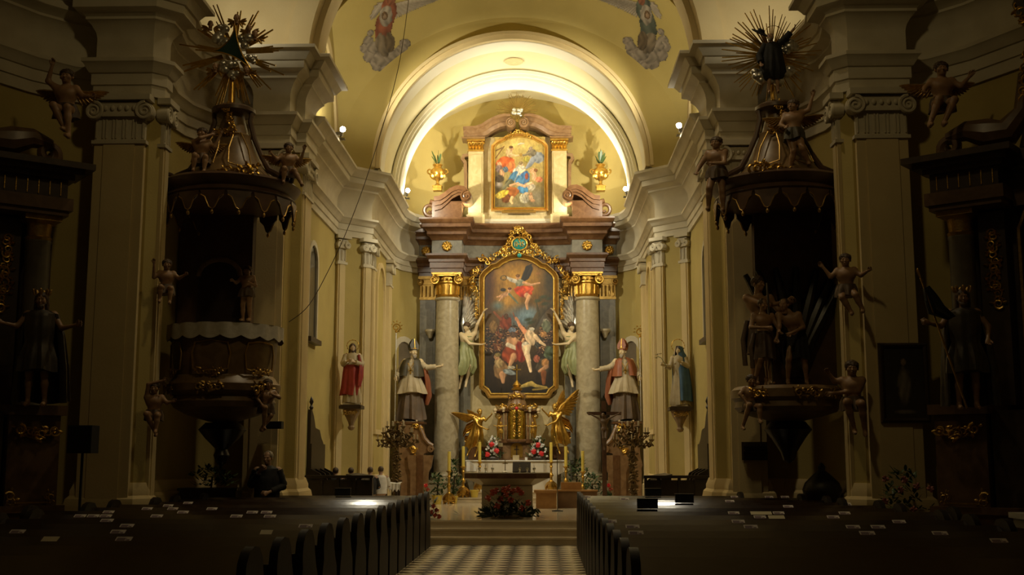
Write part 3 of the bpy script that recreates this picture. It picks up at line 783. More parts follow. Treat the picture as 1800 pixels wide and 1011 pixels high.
# ------------------------------------------------------------------ HIGH ALTAR
def xzsweep(mb, pts, prof, cap=True):
    """prof [(normal offset, y)] closed section swept along XZ polyline"""
    n = len(pts); P = [Vector(p) for p in pts]; v = []; q = len(prof)
    for i in range(n):
        a = P[i]-P[i-1] if i else P[1]-P[0]; b = P[i+1]-P[i] if i < n-1 else P[-1]-P[-2]
        na = Vector((-a.y, a.x)).normalized(); nb = Vector((-b.y, b.x)).normalized(); m = na+nb; m = m/max(.4, 1+na.dot(nb))
        for (o, y) in prof: v.append((P[i].x+m.x*o, y, P[i].y+m.y*o))
    f = [(i*q+k, (i+1)*q+k, (i+1)*q+(k+1) % q, i*q+(k+1) % q) for i in range(n-1) for k in range(q)]
    if cap: f += [tuple(range(q))[::-1], tuple((n-1)*q+k for k in range(q))]
    return mb.add(v, f)
AL = empty('high_altar', (0, 34.6, .45), 'tall marble high altar with two columns, red cornices and attic against apse wall', 'altar')
b = MB(); b.box(-1.62, 1.62, 34.62, 34.95, .45, 8.2); b.build('back_panel', M_yelmarble, AL, False)
b = MB(); b.box(-3.05, 3.05, 34.5, 34.9, .45, 1.13); b.box(-1.55, 1.55, 34.2, 34.6, .45, 1.6); b.build('plinth', M_grey, AL, False)
b = MB(); b.box(-1.5, 1.5, 34.35, 34.64, 1.95, 2.0); b.box(-1.45, 1.45, 34.3, 34.64, 1.6, 1.95); b.build('predella', M_red, AL, False)
def gold_cap(parent, cx, cy, r, z0, z1, half=False):
    H = z1-z0; b = MB()
    b.lathe([(r*.98, z0), (r*1.08, z0+.04), (r*.96, z0+.08), (r*1.0, z0+H*.55), (r*1.12, z0+H*.60), (r*1.12, z0+H*.66), (r*1.0, z0+H*.7), (r*1.0, z0+H*.85)], 32, (cx, cy, 0))
    b.box(cx-r*1.25, cx+r*1.25, cy-r*1.25, cy+r*1.25, z0+H*.86, z0+H*.93); b.box(cx-r*1.35, cx+r*1.35, cy-r*1.35, cy+r*1.35, z0+H*.93, z1)
    cp = b.build('capital', M_gold, parent, True, angle=30)
    fl = MB()
    for i in range(14):
        a = 2*PI*i/14; fl.tube([(cx+r*1.0*math.cos(a), cy+r*1.0*math.sin(a), z0+.1), (cx+r*1.03*math.cos(a), cy+r*1.03*math.sin(a), z0+H*.5)], r*.075, 6)
    for i in range(16):
        a = 2*PI*i/16; fl.ball((cx+r*1.12*math.cos(a), cy+r*1.12*math.sin(a), z0+H*.74), r*.12, 7, 5)
    fl.build('flute', M_gold, cp)['kind'] = 'stuff'
    for sx in (-1, 1):
        vo = MB(); vo.spiral((cx+sx*r*1.08, cy-r*1.2, z0+H*.70), (sx, 0, 0), (0, 0, 1), r*.42, r*.06, PI/2, 2., r*.10, r*.06, 30, 6)
        vo.lathe([(0, 0), (r*.3, 0), (r*.34, .1), (r*.3, r*2.2)], 12) if False else None
        vo.tube([(cx+sx*r*1.08, cy-r*1.15, z0+H*.70), (cx+sx*r*1.08, cy+r*.8, z0+H*.70)], r*.34, 14)
        vo.build('volute', M_gold, cp)
for sx in (-1, 1):
    cx, cy = sx*2.09, 34.02
    b = MB(); b.box(cx-.56, cx+.56, cy-.52, 34.6, .45, .95); b.box(cx-.62, cx+.62, cy-.58, 34.6, .45, .58); b.box(cx-.60, cx+.60, cy-.56, 34.6, .95, 1.03)
    b.build('column_pedestal', M_grey, AL, False)
    b = MB(); sh = [(.47, 1.03), (.47, 1.10), (.44, 1.12), (.455, 1.16), (.44, 1.20), (.39, 1.22), (.375, 1.27)]+[(.37-.035*(t/8)**1.6, 1.27+5.03*t/8) for t in range(9)]+[(.37, 6.32), (.385, 6.35), (.37, 6.40)]
    b.lathe(sh, 40, (cx, cy, 0)); b.build('column', M_grey, AL)
    gold_cap(AL, cx, cy, .335, 6.40, 7.12)
    for (x0, x1, y0) in ((2.48, 2.95, 34.35), (1.42, 1.78, 34.45)):
        xa, xb = sorted((sx*x0, sx*x1))
        b = MB(); b.box(xa, xb, y0, 34.75, 1.03, 6.4); b.box(xa+.07, xb-.07, y0-.02, y0+.02, 1.6, 6.2); b.build('pilaster', M_bluegrey, AL, False)
        b = MB(); b.box(xa-.02, xb+.02, y0-.02, 34.75, 6.4, 6.47); b.box(xa, xb, y0, 34.75, 6.47, 6.86)
        for i in range(4):
            x = xa+(xb-xa)*(i+.5)/4; b.tube([(x, y0-.01, 6.5), (x, y0-.01, 6.82)], .03, 6)
        for k in (-1, 1): b.spiral(((xa+xb)/2+k*(xb-xa)/2, y0-.03, 6.94), (k, 0, 0), (0, 0, 1), .1, .02, PI/2, 1.8, .03, .02, 20, 5)
        b.box(xa-.06, xb+.06, y0-.06, 34.75, 7.03, 7.12); b.box(xa, xb, y0-.03, 34.75, 6.86, 7.03)
        b.build('pilaster_capital', M_golddark, AL, False)
    # small bracket shelf between outer pilaster and column
    b = MB(); b.lathe([(0, 5.2), (.05, 5.22), (.1, 5.35), (.16, 5.42), (.16, 5.48), (0, 5.48)], 16, (sx*2.62, 34.2, 0)); b.build('bracket_shelf', M_grey, AL)
half = [(-3.2, 34.95), (-3.0, 34.42), (-2.56, 34.42), (-2.56, 33.62), (-1.62, 33.62), (-1.62, 34.45), (-1.0, 34.55), (-.5, 34.6), (0, 34.62)]
EP = half+[(-x, y) for x, y in half[-2::-1]]
b = MB(); b.sweep(EP, [(-.3, 7.12), (.0, 7.12), (.0, 7.24), (.03, 7.26), (.03, 7.42), (.06, 7.44), (.06, 7.52), (.12, 7.58), (.15, 7.62), (.15, 7.68), (-.3, 7.70)], -1); b.build('architrave', M_red, AL, angle=25)
b = MB(); b.sweep(EP, [(-.3, 7.68), (-.02, 7.68), (-.02, 8.14), (-.3, 8.14)], -1); b.build('frieze', M_bluegrey, AL, angle=25)
b = MB(); b.sweep(EP, [(-.35, 8.10), (.0, 8.10), (.02, 8.16), (.09, 8.24), (.12, 8.26), (.12, 8.34), (.18, 8.42), (.25, 8.46), (.25, 8.56), (.30, 8.60), (.34, 8.68), (.34, 8.73), (-.5, 8.76)], -1); b.build('cornice', M_red, AL, angle=25)
for x, y in ((-2.09, 33.63), (2.09, 33.63), (-2.78, 34.42), (2.78, 34.42)):
    b = MB(); y -= .0; b.T = Matrix.Translation((x, y, 7.91)) @ Matrix.Rotation(PI/2, 4, 'X')
    b.lathe([(0, .08), (.03, .08), (.05, .05), (.07, .06), (.12, .05), (.15, .0), (0, 0)], 20)
    for i in range(8): b.ball((.115*math.cos(i*PI/4), .115*math.sin(i*PI/4), .04), .045, 8, 5)
    b.build('rosette', M_gold, AL)
# attic
b = MB(); b.box(-1.06, 1.06, 34.68, 34.95, 8.7, 11.55); b.build('attic_panel', M_yelmarble, AL, False)
for sx in (-1, 1):
    xa, xb = sorted((sx*1.06, sx*1.52))
    b = MB(); b.box(xa, xb, 34.5, 34.95, 8.7, 11.05); b.box(xa+.05, xb-.05, 34.47, 34.52, 9.1, 10.95); b.box(xa-.05, xb+.05, 34.44, 34.95, 8.7, 9.05); b.build('attic_pilaster', M_yelmarble, AL, False)
    b = MB()
    b.box(xa-.02, xb+.02, 34.46, 34.9, 11.05, 11.10); b.box(xa-.05, xb+.05, 34.40, 34.9, 11.36, 11.43); b.box(xa+.03, xb-.03, 34.48, 34.9, 11.1, 11.36)
    for i in range(5):
        x = xa+.04+(xb-xa-.08)*i/4
        b.spiral((x, 34.45, 11.28), ((-1)**i, 0, 0), (0, 0, 1), .07, .02, 0, 1.4, .022, .016, 14, 5); feather(b, (x, 34.46, 11.1), (0, -.3, 1), .17, .1, (0, -1, 0), .02)
    b.build('attic_capital', M_gold, AL)
    # side consoles of the attic
    pts = [(sx*1.52, 10.95), (sx*1.66, 10.93), (sx*1.70, 10.82), (sx*1.62, 10.72), (sx*1.60, 10.3), (sx*1.60, 9.8), (sx*1.66, 9.4), (sx*1.80, 9.1), (sx*1.98, 8.95)]
    b = MB(); xzsweep(b, pts, [(-.05, 34.52), (.05, 34.52), (.05, 34.85), (-.05, 34.85)]); b.build('attic_console', M_redlight, AL, False)
    # broken pediment arm with volute
    pp = [(sx*1.66, 11.58), (sx*1.25, 11.60), (sx*1.02, 11.68), (sx*.82, 11.82), (sx*.6, 11.93), (sx*.4, 11.98), (sx*.22, 11.97)]
    b = MB(); k = 1 if sx < 0 else -1
    pr = [(-.16*k, 34.48), (-.16*k, 34.34), (-.05*k, 34.30), (-.03*k, 34.24), (.06*k, 34.22), (.09*k, 34.14), (.16*k, 34.12), (.16*k, 34.9), (-.16*k, 34.9)]
    xzsweep(b, pp, pr)
    b.T = Matrix.Translation((sx*.2, 34.12, 11.86)) @ Matrix.Rotation(PI/2, 4, 'X')
    b.lathe([(0, 0), (.13, 0), (.15, -.02), (.15, -.7), (0, -.7)], 24); b.T = None
    b.spiral((sx*.2, 34.11, 11.86), (-sx, 0, 0), (0, 0, 1), .14, .03, PI/2, 2., .025, .018, 30, 6)
    b.box(min(sx*1.72, sx*1.0), max(sx*1.72, sx*1.0), 34.3, 34.9, 11.43, 11.47)
    b.build('pediment_arm', M_redlight, AL, angle=30)
    # volute blocks over the columns
    b = MB(); vp = [(sx*1.50, 9.55), (sx*1.62, 9.66), (sx*1.78, 9.68), (sx*1.98, 9.60), (sx*2.15, 9.46), (sx*2.30, 9.36), (sx*2.48, 9.34)]
    for (d0, y0) in ((0, 33.5), (-.14, 33.56), (-.28, 33.62)):
        xzsweep(b, [(p[0], p[1]+d0*(.35+.65*i/6) if i > 0 else p[1]+d0*.3) for i, p in enumerate(vp)], [(-.07*k, y0), (.06*k, y0), (.07*k, y0+.1), (.07*k, 34.5), (-.07*k, 34.5)])
    b.box(min(sx*1.66, sx*2.55), max(sx*1.66, sx*2.55), 33.68, 34.5, 8.74, 9.3)
    b.T = Matrix.Translation((sx*1.52, 33.5, 9.42)) @ Matrix.Rotation(PI/2, 4, 'X'); b.lathe([(0, .02), (.15, .02), (.17, 0), (.17, -.9), (0, -.9)], 24); b.T = None
    b.spiral((sx*1.52, 33.47, 9.42), (-sx, 0, 0), (0, 0, 1), .16, .03, PI/2, 1.8, .025, .018, 26, 6)
    b.spiral((sx*2.62, 33.75, 9.05), (sx, 0, 0), (0, 0, 1), .26, .06, PI/2, 1.6, .07, .05, 26, 8)
    b.build('volute_scroll', M_redlight if False else M_red, AL, angle=30)

# ---- gilded rays with cherub heads on the pediment
G = empty('sunburst', (0, 34.25, 12.05), 'gilded sunburst with silver cloud on top of the altar pediment', 'sunburst')
C0 = (0, 34.2, 12.24)
rays(C0, 72, .12, lambda a: .66 if math.sin(a) > -.2 else .42, .024, 4, jit=.4).build('ray', mat('dark_gilt_ray', (.30, .20, .05), (.22, .14, .035), .4, .5, scale=9), G)
clouds((0, 34.12, 12.18), 9, (.13, .03, .12), .07, 3).build('cloud', M_silver, G)
b = MB(); b.box(-.03, .03, 34.2, 34.26, 11.9, 12.2); b.build('stem', M_golddark, G, False)

# ---- paintings
def canvas_outline(cr, scale, ox, oy, Y):
    return [at(ox+x/scale, oy+y/scale, Y) for x, y in cr]
def in_poly(pl):
    def t(x, z):
        c = False; n = len(pl)
        for i in range(n):
            a, b_ = pl[i], pl[i-1]
            if (a[1] > z) != (b_[1] > z) and x < (b_[0]-a[0])*(z-a[1])/(b_[1]-a[1])+a[0]: c = not c
        return c
    return t
SK = (.62, .38, .22); SKL = (.80, .62, .42); RED = (.55, .10, .04); BLU = (.16, .28, .42); DK = (.06, .045, .03); OCH = (.50, .30, .06)
def altarpiece():
    W0, W1, H0, H1 = 40, 500, 55, 945
    c = Canvas(200, 380, (.30, .17, .035), (.05, .04, .028), 5)
    def p(x, y): return ((x-W0)/(W1-W0), 1-(y-H0)/(H1-H0))
    def el(x, y, a, b_, col_, rot=0, **k): u, v = p(x, y); c.el(u, v, a/(W1-W0), b_/(W1-W0), col_, rot, **k)
    def st(pts, wd, col_, **k): c.st([p(*q) for q in pts], [q/(W1-W0) for q in wd] if isinstance(wd, (list, tuple)) else wd/(W1-W0), col_, **k)
    el(270, 200, 190, 150, (.50, .30, .07), soft=.9, sh=.1); el(190, 330, 120, 110, (.48, .29, .08), soft=.9, sh=.1)
    el(60, 230, 70, 240, (.16, .07, .02), soft=.7, sh=.1); el(470, 220, 80, 190, (.12, .09, .04), soft=.8, sh=.1)
    el(300, 450, 190, 110, (.17, .24, .28), soft=.9, sh=.1); el(130, 370, 60, 45, (.20, .24, .22), soft=.8); el(330, 430, 90, 60, (.27, .36, .40), soft=.9, sh=.1)
    el(140, 750, 150, 260, (.07, .045, .025), soft=.7, sh=.1); el(430, 760, 120, 220, (.06, .045, .03), soft=.7, sh=.1)
    # tree
    st([(350, 520), (400, 430), (450, 380), (505, 340)], [30, 26, 20, 16], (.14, .11, .06)); st([(400, 430), (380, 330)], [12, 5], (.12, .10, .05))
    for x, y in ((430, 310), (395, 335), (470, 320), (330, 460), (345, 480), (440, 355)): el(x, y, 38, 16, (.09, .11, .06), 12, soft=.7)
    # angel with wreath
    st([(300, 190), (330, 120), (350, 95)], [20, 22, 6], (.05, .045, .04)); el(335, 150, 18, 55, (.06, .05, .045), -25)
    el(300, 275, 62, 42, (.62, .10, .035), -15); el(330, 260, 40, 25, (.70, .16, .06), 10); el(275, 215, 32, 26, (.33, .33, .24), 20)
    st([(320, 300), (335, 310), (318, 350), (325, 390)], [20, 17, 12, 8], SK); el(262, 178, 15, 19, SK); el(262, 168, 16, 12, (.28, .15, .05))
    st([(300, 215), (350, 230), (405, 218)], [11, 9, 6], SK); st([(245, 205), (215, 195), (190, 180)], [16, 14, 8], (.55, .50, .42)); el(168, 182, 24, 20, (.14, .11, .05)); el(168, 182, 17, 13, (.42, .26, .07))
    # putto
    el(175, 295, 35, 16, SK, 20); el(208, 262, 14, 15, SK); el(208, 255, 15, 9, (.2, .1, .04)); st([(150, 305), (125, 310)], [9, 5], SK); st([(160, 310), (140, 335)], [10, 5], SK); el(165, 262, 20, 12, (.07, .06, .05))
    st([(205, 290), (260, 350)], [9, 7], (.18, .2, .14)); el(395, 155, 25, 14, (.42, .22, .07), 10, soft=.7)
    # crowd, left
    rg = random.Random(4)
    for i in range(110):
        lf = i % 4 < 3; x = rg.uniform(50, 300) if lf else rg.uniform(385, 495); y = (495+130*i/110+rg.uniform(-12, 12)) if lf else (475+170*i/110+rg.uniform(-12, 12))
        cc = rg.choice([(.16, .09, .04), (.24, .10, .05), (.10, .10, .09), (.28, .18, .10), (.12, .07, .05)])
        el(x, y+24, 19, 27, cc, rg.uniform(-30, 30), fold=.5); el(x, y, 8, 10, rg.choice([SK, (.40, .24, .13), (.30, .18, .1)]), soft=.4); el(x-1, y-5, 9, 5.5, (.06, .04, .025), soft=.4)
        if rg.random() < .3: st([(x-12, y+20), (x+8, y+30)], [5, 3], (.44, .27, .15)); st([(x-6, y+34), (x+4, y+48)], [4, 2], (.5, .36, .2))
    el(180, 480, 40, 50, (.32, .09, .04)); el(185, 440, 17, 20, (.16, .09, .05)); st([(105, 410), (150, 460)], [8, 10], (.35, .14, .06)); el(100, 510, 26, 42, (.38, .24, .10)); st([(230, 415), (240, 445), (262, 470)], [4, 6, 9], (.30, .14, .08))
    for x in (215, 235, 275): st([(x, 480), (x+4, 540)], 2, (.06, .05, .04))
    el(225, 530, 26, 20, (.26, .30, .36)); el(445, 475, 22, 22, (.50, .46, .36)); el(450, 505, 34, 40, (.30, .32, .22)); el(430, 560, 24, 20, (.55, .32, .14)); el(465, 680, 34, 46, (.20, .25, .16))
    # executioner and martyr
    el(215, 690, 60, 62, (.36, .10, .04), 20); el(225, 610, 44, 44, SK, -30); st([(195, 625), (250, 650)], [16, 14], (.62, .55, .42)); st([(245, 600), (285, 625), (300, 590)], [18, 14, 10], SK)
    el(230, 560, 22, 20, (.22, .14, .1)); st([(235, 700), (210, 760)], [24, 12], SK); el(215, 775, 28, 12, (.62, .56, .42)); el(280, 670, 36, 70, (.42, .09, .05), 10)
    st([(255, 455), (275, 500), (320, 555)], [9, 13, 20], (.66, .34, .20)); el(345, 580, 36, 58, SKL, 12); el(350, 535, 19, 23, (.78, .62, .44)); el(352, 522, 20, 12, (.72, .66, .54))
    st([(375, 570), (410, 610), (440, 630)], [16, 12, 8], SKL); el(315, 635, 32, 30, (.80, .72, .58)); st([(310, 650), (325, 700), (345, 800)], [24, 20, 10], SKL); st([(330, 640), (318, 690), (340, 730)], [20, 18, 10], (.82, .66, .46)); el(250, 455, 10, 14, (.66, .36, .22))
    # kneeling man, woman and child, cloth on the ground
    el(425, 770, 46, 60, (.16, .13, .09)); el(440, 745, 26, 30, (.70, .40, .17)); el(385, 718, 22, 26, (.50, .20, .13)); st([(450, 770), (400, 800)], [16, 9], SK); st([(430, 810), (430, 880)], [22, 12], (.34, .15, .06))
    el(150, 790, 50, 62, (.40, .26, .13)); el(135, 745, 26, 34, (.58, .44, .24)); el(125, 705, 20, 22, SK); el(130, 692, 22, 14, (.36, .28, .12)); st([(160, 820), (165, 870)], [24, 12], SK); el(205, 805, 46, 18, (.38, .42, .42), -15)
    st([(280, 900), (330, 885), (350, 880), (380, 895), (450, 905)], [10, 17, 18, 12, 6], (.62, .48, .17)); st([(360, 920), (420, 915), (460, 910)], [7, 6, 4], (.50, .38, .12))
    c.grain(18, .3); c.grain(50, .22)
    e = np.minimum(np.minimum(c.U, 1-c.U)*2.2, np.minimum(c.V, 1-c.V)*4); c.C = np.clip(c.C**1.35*1.05*np.clip(.45+e*1.3, 0, 1)[..., None], 0, 1); return c
def coronation():
    W0, W1, H0, H1 = 60, 660, 70, 915
    c = Canvas(140, 196, (.56, .43, .15), (.24, .20, .11), 9)
    def p(x, y): return ((x-W0)/(W1-W0), 1-(y-H0)/(H1-H0))
    def el(x, y, a, b_, col_, rot=0, **k): u, v = p(x, y); c.el(u, v, a/(W1-W0), b_/(W1-W0), col_, rot, **k)
    def st(pts, wd, col_, **k): c.st([p(*q) for q in pts], [q/(W1-W0) for q in wd] if isinstance(wd, (list, tuple)) else wd/(W1-W0), col_, **k)
    el(360, 190, 200, 110, (.66, .54, .22), soft=.9, sh=.1); el(560, 780, 160, 150, (.34, .30, .22), soft=.9); el(100, 600, 90, 240, (.14, .11, .07), soft=.8); el(110, 640, 60, 50, (.50, .44, .38), soft=.8)
    st([(80, 230), (170, 190)], [9, 9], (.25, .15, .06)); st([(75, 320), (175, 180)], [9, 8], (.25, .15, .06))
    el(190, 370, 120, 70, (.62, .17, .05), 10); el(250, 430, 60, 70, (.66, .26, .10), -20); el(235, 260, 42, 60, (.66, .48, .28), 10); el(265, 205, 24, 28, SK); el(258, 192, 26, 18, (.18, .10, .04)); st([(250, 280), (310, 295), (365, 290)], [18, 14, 10], (.66, .48, .28))
    el(580, 320, 80, 70, (.33, .35, .38)); el(500, 260, 60, 50, (.28, .24, .17)); el(490, 215, 26, 30, (.40, .32, .24)); st([(470, 270), (400, 290), (375, 280)], [20, 14, 9], (.30, .25, .16)); st([(520, 340), (480, 400), (440, 440)], [40, 32, 16], (.30, .32, .36)); el(570, 200, 40, 40, (.55, .46, .16), 20, soft=.6); el(440, 340, 40, 36, (.48, .42, .10), 30); el(373, 285, 20, 20, (.46, .30, .08))
    st([(340, 160), (372, 150), (410, 150)], [7, 12, 7], (.66, .62, .5))
    el(120, 400, 30, 34, SK); el(120, 450, 46, 50, (.30, .22, .2)); el(190, 460, 36, 36, (.16, .22, .28)); el(150, 500, 30, 50, SK, 20); el(120, 570, 60, 46, (.12, .09, .06))
    el(340, 510, 76, 120, (.62, .60, .52), -30); el(370, 480, 50, 50, (.70, .64, .52)); el(375, 400, 26, 32, SKL); el(368, 385, 30, 22, (.36, .26, .14)); st([(380, 500), (420, 465)], [16, 12], SKL)
    el(270, 560, 40, 110, (.12, .26, .40), -35); el(420, 560, 60, 90, (.10, .22, .40), -10); el(360, 590, 60, 60, (.13, .29, .46)); el(400, 690, 70, 60, (.12, .30, .48), -30); el(440, 540, 22, 40, (.36, .12, .08))
    el(520, 480, 40, 36, SK); el(550, 470, 24, 22, (.30, .15, .06)); el(530, 540, 30, 60, (.70, .46, .28)); el(590, 580, 50, 36, (.64, .26, .14)); el(470, 640, 60, 30, (.66, .46, .30)); el(500, 670, 50, 44, (.50, .44, .34)); st([(330, 630), (420, 660), (500, 620)], [18, 18, 16], (.66, .44, .28))
    el(240, 620, 60, 46, (.16, .15, .08), 30); st([(170, 680), (250, 590)], [22, 16], (.2, .19, .12)); st([(250, 650), (340, 620)], [18, 12], SK); el(250, 740, 110, 70, (.40, .16, .05), 25); el(200, 800, 60, 60, (.28, .12, .05)); el(150, 750, 90, 42, (.82, .64, .12), 20); el(120, 770, 40, 40, (.86, .70, .18)); st([(270, 790), (250, 830), (270, 860)], [20, 16, 12], (.74, .48, .26))
    el(420, 805, 62, 62, (.50, .45, .34)); el(395, 800, 36, 56, (.72, .66, .46)); el(412, 795, 36, 52, (.48, .43, .32)); el(490, 790, 30, 40, (.68, .46, .28)); el(490, 750, 22, 20, SK); el(510, 830, 34, 20, SK); el(440, 745, 30, 18, (.60, .44, .28))
    c.grain(16, .28); c.grain(44, .2); c.C = np.clip(c.C**1.25*.85, 0, 1); return c
def framed(name, label, cr, scale, ox, oy, Y, cv, fw, box, gm):
    pl = [(q.x, q.z) for q in canvas_outline(cr, scale, ox, oy, Y)]
    cx = sum(p_[0] for p_ in pl)/len(pl); zb = min(p_[1] for p_ in pl)
    rt = empty(name, (cx, Y, zb-fw), label, 'painting')
    a = at(ox+box[0]/scale, oy+box[3]/scale, Y); d = at(ox+box[1]/scale, oy+box[2]/scale, Y); ins = in_poly([(p_[0], p_[1]) for p_ in pl]); ww, hh = d.x-a.x, d.z-a.z
    k = 1.0
    cv.plane('canvas', rt, (a.x, Y, a.z), (ww, 0, 0), (0, 0, hh), M_paint, lambda u, v: ins(a.x+u*ww, a.z+v*hh) or True)
    back = MB(); back.box(min(p_[0] for p_ in pl), max(p_[0] for p_ in pl), Y+.004, Y+.05, zb+.1, max(p_[1] for p_ in pl)-.45); back.build('backing_board', M_darkwood, rt, False)
    fr = MB(); loop_frame(fr, pl, [(-.015, -.03), (-.015, .02), (.02, .05), (fw*.18, .055), (fw*.26, .035), (fw*.62, .075), (fw*.80, .11), (fw*.95, .11), (fw, .06), (fw, -.03)], Y)
    fo = fr.build('frame', gm, rt, angle=35)
    li = MB(); loop_frame(li, pl, [(-.02, .0), (-.02, .06), (fw*.12, .065), (fw*.14, .03)], Y); li.build('frame_lip', M_gold, fo, angle=35)
    return rt, pl
M_frame = mat('bronze_gilt_frame', (.31, .175, .035), (.39, .23, .055), .35, .75, scale=6)
main_cr = [(88, 945), (452, 945), (470, 915), (500, 893), (500, 185), (488, 163), (442, 122), (412, 116), (378, 88), (330, 66), (272, 56), (214, 66), (168, 88), (132, 116), (102, 122), (54, 163), (40, 185), (40, 893), (70, 915)]
AP_, plA = framed('altarpiece', 'large dark altarpiece painting of crowd around pale man in moulded frame with curved top', main_cr, 3.747, 840, 440, 34.42, altarpiece(), .15, (40, 500, 55, 945), M_frame)
up_cr = [(60, 915), (660, 915), (660, 195), (625, 150), (590, 140), (520, 100), (440, 78), (370, 70), (300, 78), (220, 100), (140, 140), (105, 150), (60, 195)]
UP_, plU = framed('attic_painting', 'smaller brighter painting of blue robed woman among clouds in the altar attic', up_cr, 6.736, 860, 230, 34.52, coronation(), .10, (60, 660, 70, 915), mat('bright_gilt_frame', (.62, .36, .08), (.70, .44, .12), .35, .8, scale=6))
b = MB(); q = at(912, 236, 34.45)
rocaille(b, [(q.x-.42, 34.42, q.z-.12), (q.x-.2, 34.42, q.z+.0), (q.x, 34.42, q.z+.09), (q.x+.2, 34.42, q.z+.0), (q.x+.42, 34.42, q.z-.12)], .13, 3, 1.9); b.build('crest_ornament', M_gold, UP_)
q = at(912, 372, 34.45); b = MB(); b.box(q.x-.52, q.x+.52, 34.36, 34.5, q.z-.05, q.z+.02); b.box(q.x-.46, q.x+.46, 34.34, 34.5, q.z+.02, q.z+.045); b.build('frame_sill', M_frame, UP_, False)
# the gilded cresting with the teal monogram shield
b = MB(); O = lambda x, y, Y=34.3: at(x, y, Y)
for pth, sz, sd_ in (([(880, 443), (893, 428), (900, 412), (912, 405), (925, 412), (934, 428), (947, 443)], .2, 5), ([(885, 447), (912, 440), (942, 447)], .2, 8),
                     ([(842, 452), (858, 462), (868, 450), (880, 444)], .18, 11), ([(984, 452), (968, 462), (958, 450), (946, 444)], .18, 12),
                     ([(843, 470), (832, 482), (828, 500), (838, 515)], .17, 13), ([(983, 470), (994, 482), (998, 500), (988, 515)], .17, 14), ([(905, 405), (912, 400), (919, 405)], .14, 17),
                     ([(838, 515), (838, 560)], .09, 15), ([(988, 515), (988, 560)], .09, 16)):
    rocaille(b, [O(*p_) for p_ in pth], sz, sd_, 1.7, tr=.14)
cr = b.build('cresting', M_gold, AP_)
q = O(913, 429, 34.24); b = MB(); b.ball((q.x, 34.26, q.z), .22, 24, 12, (1, .25, .85)); sh_ = b.build('monogram_shield', mat('teal_enamel', (.02, .16, .14), (.03, .22, .19), .2, scale=8), AP_)
b = MB(); b.spiral((q.x, 34.22, q.z), (1, 0, 0), (0, 0, .85), .235, .235, 0, 1, .03, .03, 30, 6); b.build('shield_rim', M_gold, AP_)
def text(name, s, size, m, parent, loc, ext=.006, rx=PI/2, rz=0):
    cu = bpy.data.curves.new(name, 'FONT'); cu.body = s; cu.size = size; cu.extrude = ext; cu.align_x = 'CENTER'; cu.align_y = 'CENTER'; cu.resolution_u = 3
    to = bpy.data.objects.new(name+'_tmp', cu); col.objects.link(to); dg = bpy.context.evaluated_depsgraph_get(); me = bpy.data.meshes.new_from_object(to.evaluated_get(dg)); bpy.data.objects.remove(to)
    me.materials.clear(); me.materials.append(m); o = bpy.data.objects.new(name, me); col.objects.link(o); o.parent = parent
    top = parent
    while top is not None and top.parent is not None: top = top.parent
    o.location = Vector(loc)-(top.location if top is not None else Vector((0, 0, 0))); o.rotation_euler = (rx, 0, rz); return o
text('monogram', 'IHS', .22, M_gold, AP_, (q.x, 34.195, q.z-.02), .012)
b = MB(); b.box(q.x-.012, q.x+.012, 34.18, 34.21, q.z+.05, q.z+.19); b.box(q.x-.04, q.x+.04, 34.18, 34.21, q.z+.12, q.z+.145); b.build('monogram_cross', M_gold, AP_, False)
q = O(913, 449, 34.26); b = MB(); b.ball((q.x, 34.26, q.z), .07, 14, 8, (1, .6, 1)); b.build('gem', MATS['teal_enamel'], AP_)

# ---- vases with agave leaves on the volutes
def vase(label, px, py):
    c = at(px, py, 33.95)
    rt = empty('gilt_vase', (0, 0, 0), label, 'vase', 'gilt vases on the altar cornice')
    b = MB(); b.box(-.13, .13, -.13, .13, 0, .12); b.box(-.15, .15, -.15, .15, .12, .15); b.build('plinth', M_gold, rt, False)
    b = MB(); b.lathe([(.1, .15), (.11, .17), (.05, .22), (.045, .30), (.08, .34), (.17, .44), (.21, .54), (.22, .60), (.18, .68), (.12, .72), (.11, .76), (.15, .80), (.15, .82), (.1, .82)], 24)
    for i in range(10): feather(b, (.12*math.cos(i*.628), .12*math.sin(i*.628), .38), (math.cos(i*.628)*.5, math.sin(i*.628)*.5, .8), .18, .1, (math.cos(i*.628), math.sin(i*.628), 0), .02)
    b.build('bowl', M_gold, rt)
    for s in (-1, 1):
        b = MB(); b.spiral((s*.24, 0, .62), (s, 0, 0), (0, 0, 1), .1, .03, PI, 1.2, .025, .02, 16, 6); b.build('handle', M_gold, rt)
    b = MB(); leafspray(b, (0, 0, .8), 16, .4, .09, int(px), 1.2, .7); b.build('plant', mat('agave_leaf', (.035, .075, .02), (.07, .12, .035), .45, scale=8), rt)
    rt.location = c
vase('gilt vase with spiky plant on the altar cornice above the dark caped bishop', 769, 336)
vase('gilt vase with spiky plant on the altar cornice above the red mitred bishop', 1056, 336)
